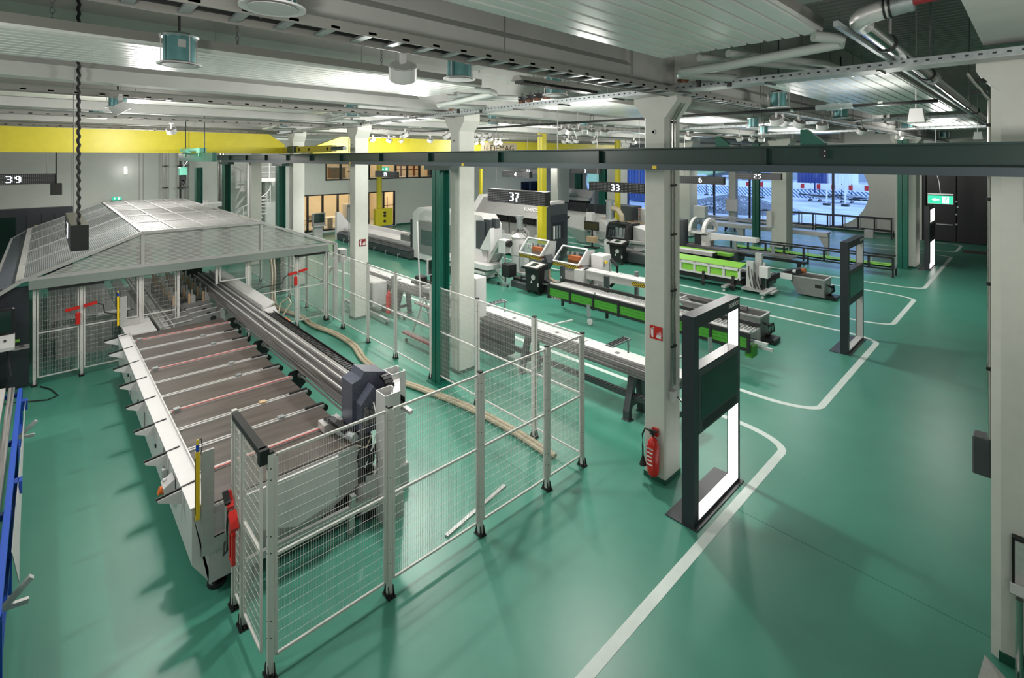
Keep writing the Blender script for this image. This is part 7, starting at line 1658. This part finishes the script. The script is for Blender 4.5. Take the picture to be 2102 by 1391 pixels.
# long pale machine with dark segmented guard
lm = thing('long_machine', 'long pale machine with a row of dark guard panels behind the chute machine', 'machine', (-21, 25.5, 0))
YL = 24.6
a = at(1146, 440, y=YL); b = at(1250, 450, y=YL)
z1_ = F(1200, 449, YL)[1]; z2_ = F(1200, 436, YL+.6)[1]; z3_ = F(1200, 417, YL+.9)[1]; z4_ = F(1265, 421, YL)[1]
MB().box(a.x-1.5, b.x, YL, YL+1.0, .1, z1_-.1).build('body', M['lgrey'], lm); MB().box(a.x-1.5, b.x, YL-.1, YL+.1, z1_-.1, z1_+.05).build('rail', M['blackm'], lm)
MB().prism([(YL+.1, z1_+.05), (YL+.15, z2_), (YL+1.0, z2_), (YL+1.0, z1_)], 'x', a.x-1.5, b.x).build('upper_body', M['white'], lm)
w_ = (b.x-a.x)/6.2
for i in range(7): MB().box(a.x-.3+w_*i+.03, a.x-.3+w_*(i+1)-.03, YL+.9, YL+.95, z2_, z3_).build('guard_panel', M['anth'], lm)
MB().bbox(b.x-.1, b.x+1.7, YL-.2, YL+.9, .1, z4_, .03).build('dark_cabinet', M['dgrey'], lm); MB().box(b.x+.1, b.x+1.2, YL-.22, YL-.2, .3, z4_-.7).build('cabinet_door', M['lgrey'], lm)
MB().prism([(YL-.3, z4_), (YL+.1, z4_+.22), (YL+.2, z4_)], 'x', b.x, b.x+.6).build('control_panel', M['lgrey'], lm)
MB().bbox(a.x-.9, a.x-.3, YL-.1, YL+.3, z1_+.05, z1_+.4, .03).build('tool_head', M['blackm'], lm)
# white machining centre farther back, and orange railed machine
f1 = thing('machining_centre', 'far white machine with grey window front below sign 3', 'machine', (-25, 31, 0))
a = at(1160, 388, y=30.2); b = at(1212, 420, y=30.2)
MB().prism([(30.2, .1), (30.2, a.z-.6), (30.6, a.z), (32, a.z), (32, .1)], 'x', a.x-.5, b.x).build('enclosure', M['white'], f1)
MB().box(a.x-.3, b.x-1.0, 30.1, 30.2, b.z+.6, a.z-.45).build('front_window', M['grey'], f1); MB().box(a.x, b.x-1.2, 30.05, 30.1, b.z+.8, a.z-.8).build('glass', M['sglass'], f1)
MB().box(a.x-.3, b.x, 29.9, 30.3, b.z+.3, b.z+.5).build('work_ledge', M['white'], f1); MB().box(a.x-.3, b.x, 30.15, 30.2, b.z-.3, b.z+.3).build('dark_base', M['blackm'], f1)
put_text('SCHÜCO', .35, M['print'], (b.x-1.6, 30.19, a.z-.45), (1, 0, 0), (0, 0, 1), f1)
q = at(1216, 400, y=32.5)
MB().box(q.x, q.x+3.0, 32.5, 33.3, 0, 2.6).build('blue_cabinet', M['blue'], None, label='deep blue tall cabinet behind the green post under sign 33', cat='cabinet')
f2 = thing('assembly_stand', 'machine frame with orange rails and pale tubes left of the nearest column', 'machine', (-19, 25.5, 0))
a = at(1280, 426, y=25.2); b = at(1340, 432, y=25.2); c = at(1280, 440, y=25.2)
MB().bar((a.x, 25.2, a.z), (b.x, 25.2, a.z), .05, .05).build('red_rail', M['red'], f2); MB().bar((a.x-.5, 25.2, c.z), (b.x, 25.2, c.z), .07, .07).build('orange_rail', M['orange'], f2)
for x in (a.x, a.x+1.6, b.x): MB().box(x-.04, x+.04, 25.2, 25.28, .0, a.z).build('upright', M['grey'], f2)
for k in range(3): MB().tube((a.x+.5, 25.8, a.z-.15-.2*k), (b.x+.6, 25.8, a.z-.15-.2*k), .09, 10).build('pale_tube', M['white'], f2)
MB().slab([(a.x+1.5, 25.4, 1.9), (a.x+2.3, 25.4, 1.9), (a.x+2.7, 25.0, .9), (a.x+1.9, 25.0, .9)], (0, .05, 0)).build('blue_chute', bpy.data.materials['pale_blue_paint'], f2)
MB().bbox(a.x+.3, a.x+1.1, 25.1, 25.5, .3, 1.7, .02).bbox(b.x-.7, b.x-.1, 25.0, 25.4, 1.0, 1.7, .02).build('switch_box', M['white'], f2)
MB().bar((a.x-1.2, 24.4, .95), (b.x, 24.4, .95), .08, .06).bar((a.x-1.2, 24.7, 1.0), (b.x, 24.7, 1.0), .05, .05).build('wood_rail', M['wood'], f2)
MB().box(a.x-1.2, b.x, 24.4, 24.9, .0, .9).build('base', M['lgrey'], f2)
# small bits at the aisle end of the racks
q = at(1782, 488, z=0); MB().bbox(q.x-.2, q.x+.25, q.y, q.y+.3, 0, .45, .02).build('small_stand', M['lgrey'], None, label='small grey stand on the floor near the black rack below the round window', cat='stand')
# office furniture behind the glazing
for i, (px, py, w_) in enumerate([(640, 448, .5), (655, 443, .5)]):
    q = at(px, py, x=-31.9); t_ = thing('office_monitor', 'pale monitor back seen through the lower office glazing, %s one' % ['left', 'right'][i], 'monitor', (-31.9, q.y, .75), 'office monitors')
    MB().box(-31.93, -31.88, q.y-.3, q.y+.3, q.z-.25, q.z+.2).build('screen_back', M['wood'], t_); MB().box(-31.92, -31.88, q.y-.04, q.y+.04, .75, q.z-.2).build('stand', M['grey'], t_)
y_ = at(650, 450, x=-31.9).y
dk = thing('office_desk', 'long white desk behind the lower office glazing', 'desk', (-32, y_, 0))
MB().box(-32.4, -31.5, y_-1.2, y_+3.2, .72, .75).build('desk_top', M['white'], dk)
for dy in (-1.1, .9, 3.1): MB().box(-32.3, -31.6, y_+dy-.03, y_+dy+.03, 0, .72).build('leg', M['lgrey'], dk)
def office_chair(x, y, z, label):
    t_ = thing('office_chair', label, 'chair', (x, y, z), 'office chairs behind the glazing')
    MB().bbox(x-.22, x+.22, y-.22, y+.22, z+.44, z+.5, .02).build('seat', M['black'], t_); MB().bar((x+.0, y+.24, z+.5), (x, y+.32, z+1.0), .4, .04, up=(0, 1, 0)).build('backrest', M['black'], t_)
    MB().tube((x, y, z+.08), (x, y, z+.44), .03, 8).build('column', M['grey'], t_)
    f = MB()
    for k in range(5): f.bar((x, y, z+.08), (x+.28*math.cos(k*1.257), y+.28*math.sin(k*1.257), z+.03), .03, .03)
    f.build('star_base', M['grey'], t_)
office_chair(-31.3, y_+2.2, 0, 'black office chair behind the lower glazing by the desk'); office_chair(-31.0, y_+4.2, 0, 'black office chair behind the lower glazing near the tall white cabinet')
yA = at(690, 360, x=-32).y
for i, yy in enumerate((yA, yA+1.6, yA+7.5)):
    t_ = thing('office_desk', 'pale counter behind the upper office glazing, %s' % ['left', 'beside the third column', 'right end'][i], 'desk', (-32, yy, 3.3), 'upper office desks')
    MB().box(-32.4, -31.6, yy-.6, yy+.6, 3.98, 4.02).build('desk_top', M['white'], t_); MB().box(-32.2, -31.7, yy-.5, yy+.5, 3.3, 3.98).build('body', M['wood'], t_)
a = at(818, 345, x=-31.6); b = at(860, 350, x=-31.6)
ot = thing('table_football', 'orange red table frame behind the upper office glazing', 'table', (-31.6, (a.y+b.y)/2, 3.3))
MB().box(-32.2, -31.4, a.y, b.y, 4.05, 4.15).box(-32.2, -31.4, a.y, b.y, 3.75, 3.80).build('table_top', M['orangem'], ot)
for yy in (a.y+.1, b.y-.1): MB().box(-31.5, -31.4, yy-.05, yy+.05, 3.3, 4.1).box(-32.2, -32.1, yy-.05, yy+.05, 3.3, 4.1).build('leg', M['orangem'], ot)
for k in range(3): q = b.y+.8+.7*k; MB().bbox(-31.7, -31.3, q, q+.4, 3.3, 3.75, .02).build('dark_stool', M['blackm'], None, label='dark low stool behind the upper office glazing, %s' % ['left one', 'middle one', 'right one'][k], cat='stool', group='dark stools in the upper office')
# furniture by the glazed door
q = at(795, 415, x=-31.5); t_ = thing('coat_stand', 'thin orange metal stand behind the glazed door by the yellow post', 'stand', (-31.5, q.y, 0))
MB().tube((-31.5, q.y, 0), (-31.5, q.y, 1.9), .02, 8).tube((-31.5, q.y-.4, 1.3), (-31.5, q.y+.5, 1.3), .02, 8).build('rods', M['orangem'], t_); MB().tube((-31.5, q.y, 0), (-31.5, q.y, .03), .25, 14).build('base', M['blackm'], t_)

# ================================================================ OUTSIDE, beyond the window wall
struct('ground_outside', B(-160, 120, YF+.3, 260, -.25, -.1), M['asphalt'])
def road_line(p, q, l): MB().bar((p[0], p[1], -.095), (q[0], q[1], -.095), .3, .01).build('road_line', M['line'], None, label=l, cat='road line', group='lines on the yard outside')
road_line((-14, 44), (-1, 60), 'white line on the wet yard running up to the right behind the round window'); road_line((-24, 41), (-2, 46.5), 'white line crossing the lower part of the yard')
for k in range(9):
    q = at(1450+17*k, 396, y=62)
    t_ = thing('barrier', 'red and white striped construction barrier outside, number %s from the left' % 'one two three four five six seven eight nine'.split()[k], 'barrier', (q.x, 62, -.1), 'construction barriers outside')
    x = -38+3.0*k
    MB().box(x+.08, x+2.9, 62, 62.1, .15, 1.1).build('striped_board', M['barrier'], t_)
    for j in range(4): MB().box(x+.2+.7*j, x+.55+.7*j, 61.97, 62, 1.25, 1.75).build('red_block', M['red' if j % 2 == 0 else 'print'], t_)
    MB().box(x+.08, x+2.9, 62, 62.1, 1.15, 1.85).build('top_board', M['print'], t_)
    for j in (.4, 2.5): MB().box(x+j, x+j+.15, 61.6, 62.5, -.1, .05).box(x+j+.03, x+j+.1, 62, 62.08, .0, 1.9).build('foot', M['blackm'], t_)
# gravel heap
gh = MB(); rings = []; random.seed(3); n = 36; vs = []
hx, hy = at(1508, 440, y=46).x, 46
for r, z in ((5.6, -.1), (4.6, .28), (3.4, .62), (2.1, .95), (.8, 1.2), (.1, 1.22)):
    for k in range(n):
        a = 2*math.pi*k/n; rr_ = r*(1+.10*math.sin(3*a+r)+random.uniform(-.05, .05)); vs.append((hx+rr_*math.cos(a), hy+rr_*.7*math.sin(a), z+(random.uniform(-.06, .08) if z > 0 else 0)))
fs = [(i*n+k, i*n+(k+1) % n, (i+1)*n+(k+1) % n, (i+1)*n+k) for i in range(5) for k in range(n)]+[tuple(range(5*n, 6*n)), tuple(reversed(range(n)))]
gh.add(vs, fs).build('gravel_heap', M['gravel'], None, label='heap of grey gravel on the yard outside between the window posts', cat='gravel', kind='stuff')
gs = MB(); random.seed(5)
for i in range(2600):
    a = random.uniform(0, 2*math.pi); r = 5.2*math.sqrt(random.random()); z = max(-.05, 1.22*(1-r/5.5)); s = random.uniform(.05, .13)
    x = hx+r*math.cos(a); y = hy+.7*r*math.sin(a); z += random.uniform(.0, .12)
    gs.add([(x-s, y, z), (x, y-s, z), (x+s, y, z+.2*s), (x, y+s, z), (x, y, z+s), (x, y, z-s*.5)], [(0,1,4),(1,2,4),(2,3,4),(3,0,4),(1,0,5),(2,1,5),(3,2,5),(0,3,5)])
gs.build('gravel_stones', mat('pale_gravel_stones', (.42, .44, .46), .8, var=.5, vs=3), None, label='loose pale stones covering the gravel heap outside', cat='gravel', kind='stuff')
def container(x0, x1, y, z1, m_, label, txt=None):
    t_ = thing('container', label, 'container', ((x0+x1)/2, y, -.1), 'steel containers on the yard')
    p = [(x0, y)]; x = x0
    while x < x1-.3: p += [(x+.1, y), (x+.16, y+.08), (x+.26, y+.08), (x+.32, y)]; x += .36
    p += [(x1, y), (x1, y+2.4), (x0, y+2.4)]
    MB().prism(p, 'z', .05, z1).build('corrugated_body', m_, t_)
    MB().box(x0-.03, x1+.03, y-.04, y+.0, z1-.15, z1).box(x0-.03, x1+.03, y-.04, y, .0, .2).build('edge_rail', m_, t_)
    if txt: put_text(txt, 1.0, M['print'], ((x0+x1)/2, y-.06, 1.6), (1, 0, 0), (0, 0, 1), t_)
cblue = mat('container_blue', (.012, .055, .20), .5)
container(at(1288, 400, y=47).x, at(1345, 400, y=47).x, 47, 3.4, cblue, 'tall blue corrugated container outside behind sign 33')
container(at(1232, 400, y=52).x, at(1262, 400, y=52).x, 52, 2.6, cblue, 'blue container outside left of the pale column')
container(at(1637, 380, y=70).x, at(1692, 380, y=70).x, 70, 3.6, mat('deep_blue_trailer', (.02, .04, .17), .5), 'dark blue trailer box outside at the left part of the round window')
container(at(1694, 380, y=71).x, at(1752, 380, y=71).x, 71, 4.4, M['print'], 'white trailer box outside next to the dark blue one')
struct('building_outside', MB().box(-150, -20, 120, 130, -.1, 9).box(-20, 60, 140, 150, -.1, 7), mat('far_facade', (.30, .34, .36), .8))
for k in range(5):
    x = -45+5*k
    t_ = thing('pallet_stack', 'stack of grey pallets behind the barriers outside, %s' % ['far left', 'left', 'middle', 'right', 'far right'][k], 'pallets', (x, 68, -.1), 'pallet stacks on the yard')
    for j in range(6): MB().box(x, x+2.2, 68, 69.2, -.08+.42*j, .16+.42*j).build('pallet', M['lgrey'], t_)
for k in range(10):
    p = at(1650+14*k, 372, y=60); x = p.x; random.seed(k)
    MB().bar((x-1.2, 60+random.uniform(0, 2), .3+random.uniform(0, .5)), (x+1.4, 60+random.uniform(0, 2), .25+random.uniform(0, .5)), .25, .12).build('beam_scrap', M['blackm'] if k % 2 else M['steel'], None, label='metal profile in the heap outside the round window, '+'leftmost|second|third|fourth|fifth|sixth|seventh|eighth|ninth|rightmost'.split('|')[k], cat='profile', group='metal profiles heaped outside')
for k, px in enumerate((1697, 1735)):
    p = at(px, 385, y=57); t_ = thing('warning_post', 'white slanted marker post outside the round window, %s' % ['left', 'right'][k], 'post', (p.x, 57, -.1), 'marker posts outside')
    MB().box(p.x-.07, p.x+.07, 57, 57.04, .1, 1.6).build('board', M['print'], t_); MB().box(p.x-.3, p.x+.3, 56.8, 57.3, -.1, .1).build('foot', M['blackm'], t_)
# lawn and trees beyond
lw = struct('lawn_outside', MB().slab([(-150, 75, 0), (-45, 75, 0), (-45, 118, 3.2), (-150, 118, 3.2)], (0, 0, -.3)), mat('lawn', (.22, .34, .15), .9, var=.3))
random.seed(11)
for k in range(6):
    x = -95+9*k; y = 100+random.uniform(-6, 6); t_ = thing('tree', 'bare tree on the slope outside, %s from the left' % 'first second third fourth fifth sixth'.split()[k], 'tree', (x, y, 1.8), 'trees on the slope outside')
    MB().tube((x, y, 1.5), (x, y, 5), .25, 8, r2=.12).build('trunk', M['wood'], t_)
    f = MB()
    for j in range(90):
        d_ = Vector((random.gauss(0, 1), random.gauss(0, 1), abs(random.gauss(0, .8)))).normalized(); r = random.uniform(1.2, 2.6); c = Vector((x, y, 5))+d_*r; s = random.uniform(.3, .6)
        f.add([c+Vector((s, 0, 0)), c+Vector((0, s, .1)), c+Vector((-s, 0, 0)), c+Vector((0, -s, .1)), c+Vector((0, 0, s)), c-Vector((0, 0, s))], [(0,1,4),(1,2,4),(2,3,4),(3,0,4),(1,0,5),(2,1,5),(3,2,5),(0,3,5)])
    f.build('foliage', mat('dark_foliage', (.05, .09, .04), .9) if k == 0 else bpy.data.materials['dark_foliage'], t_, kind='stuff')
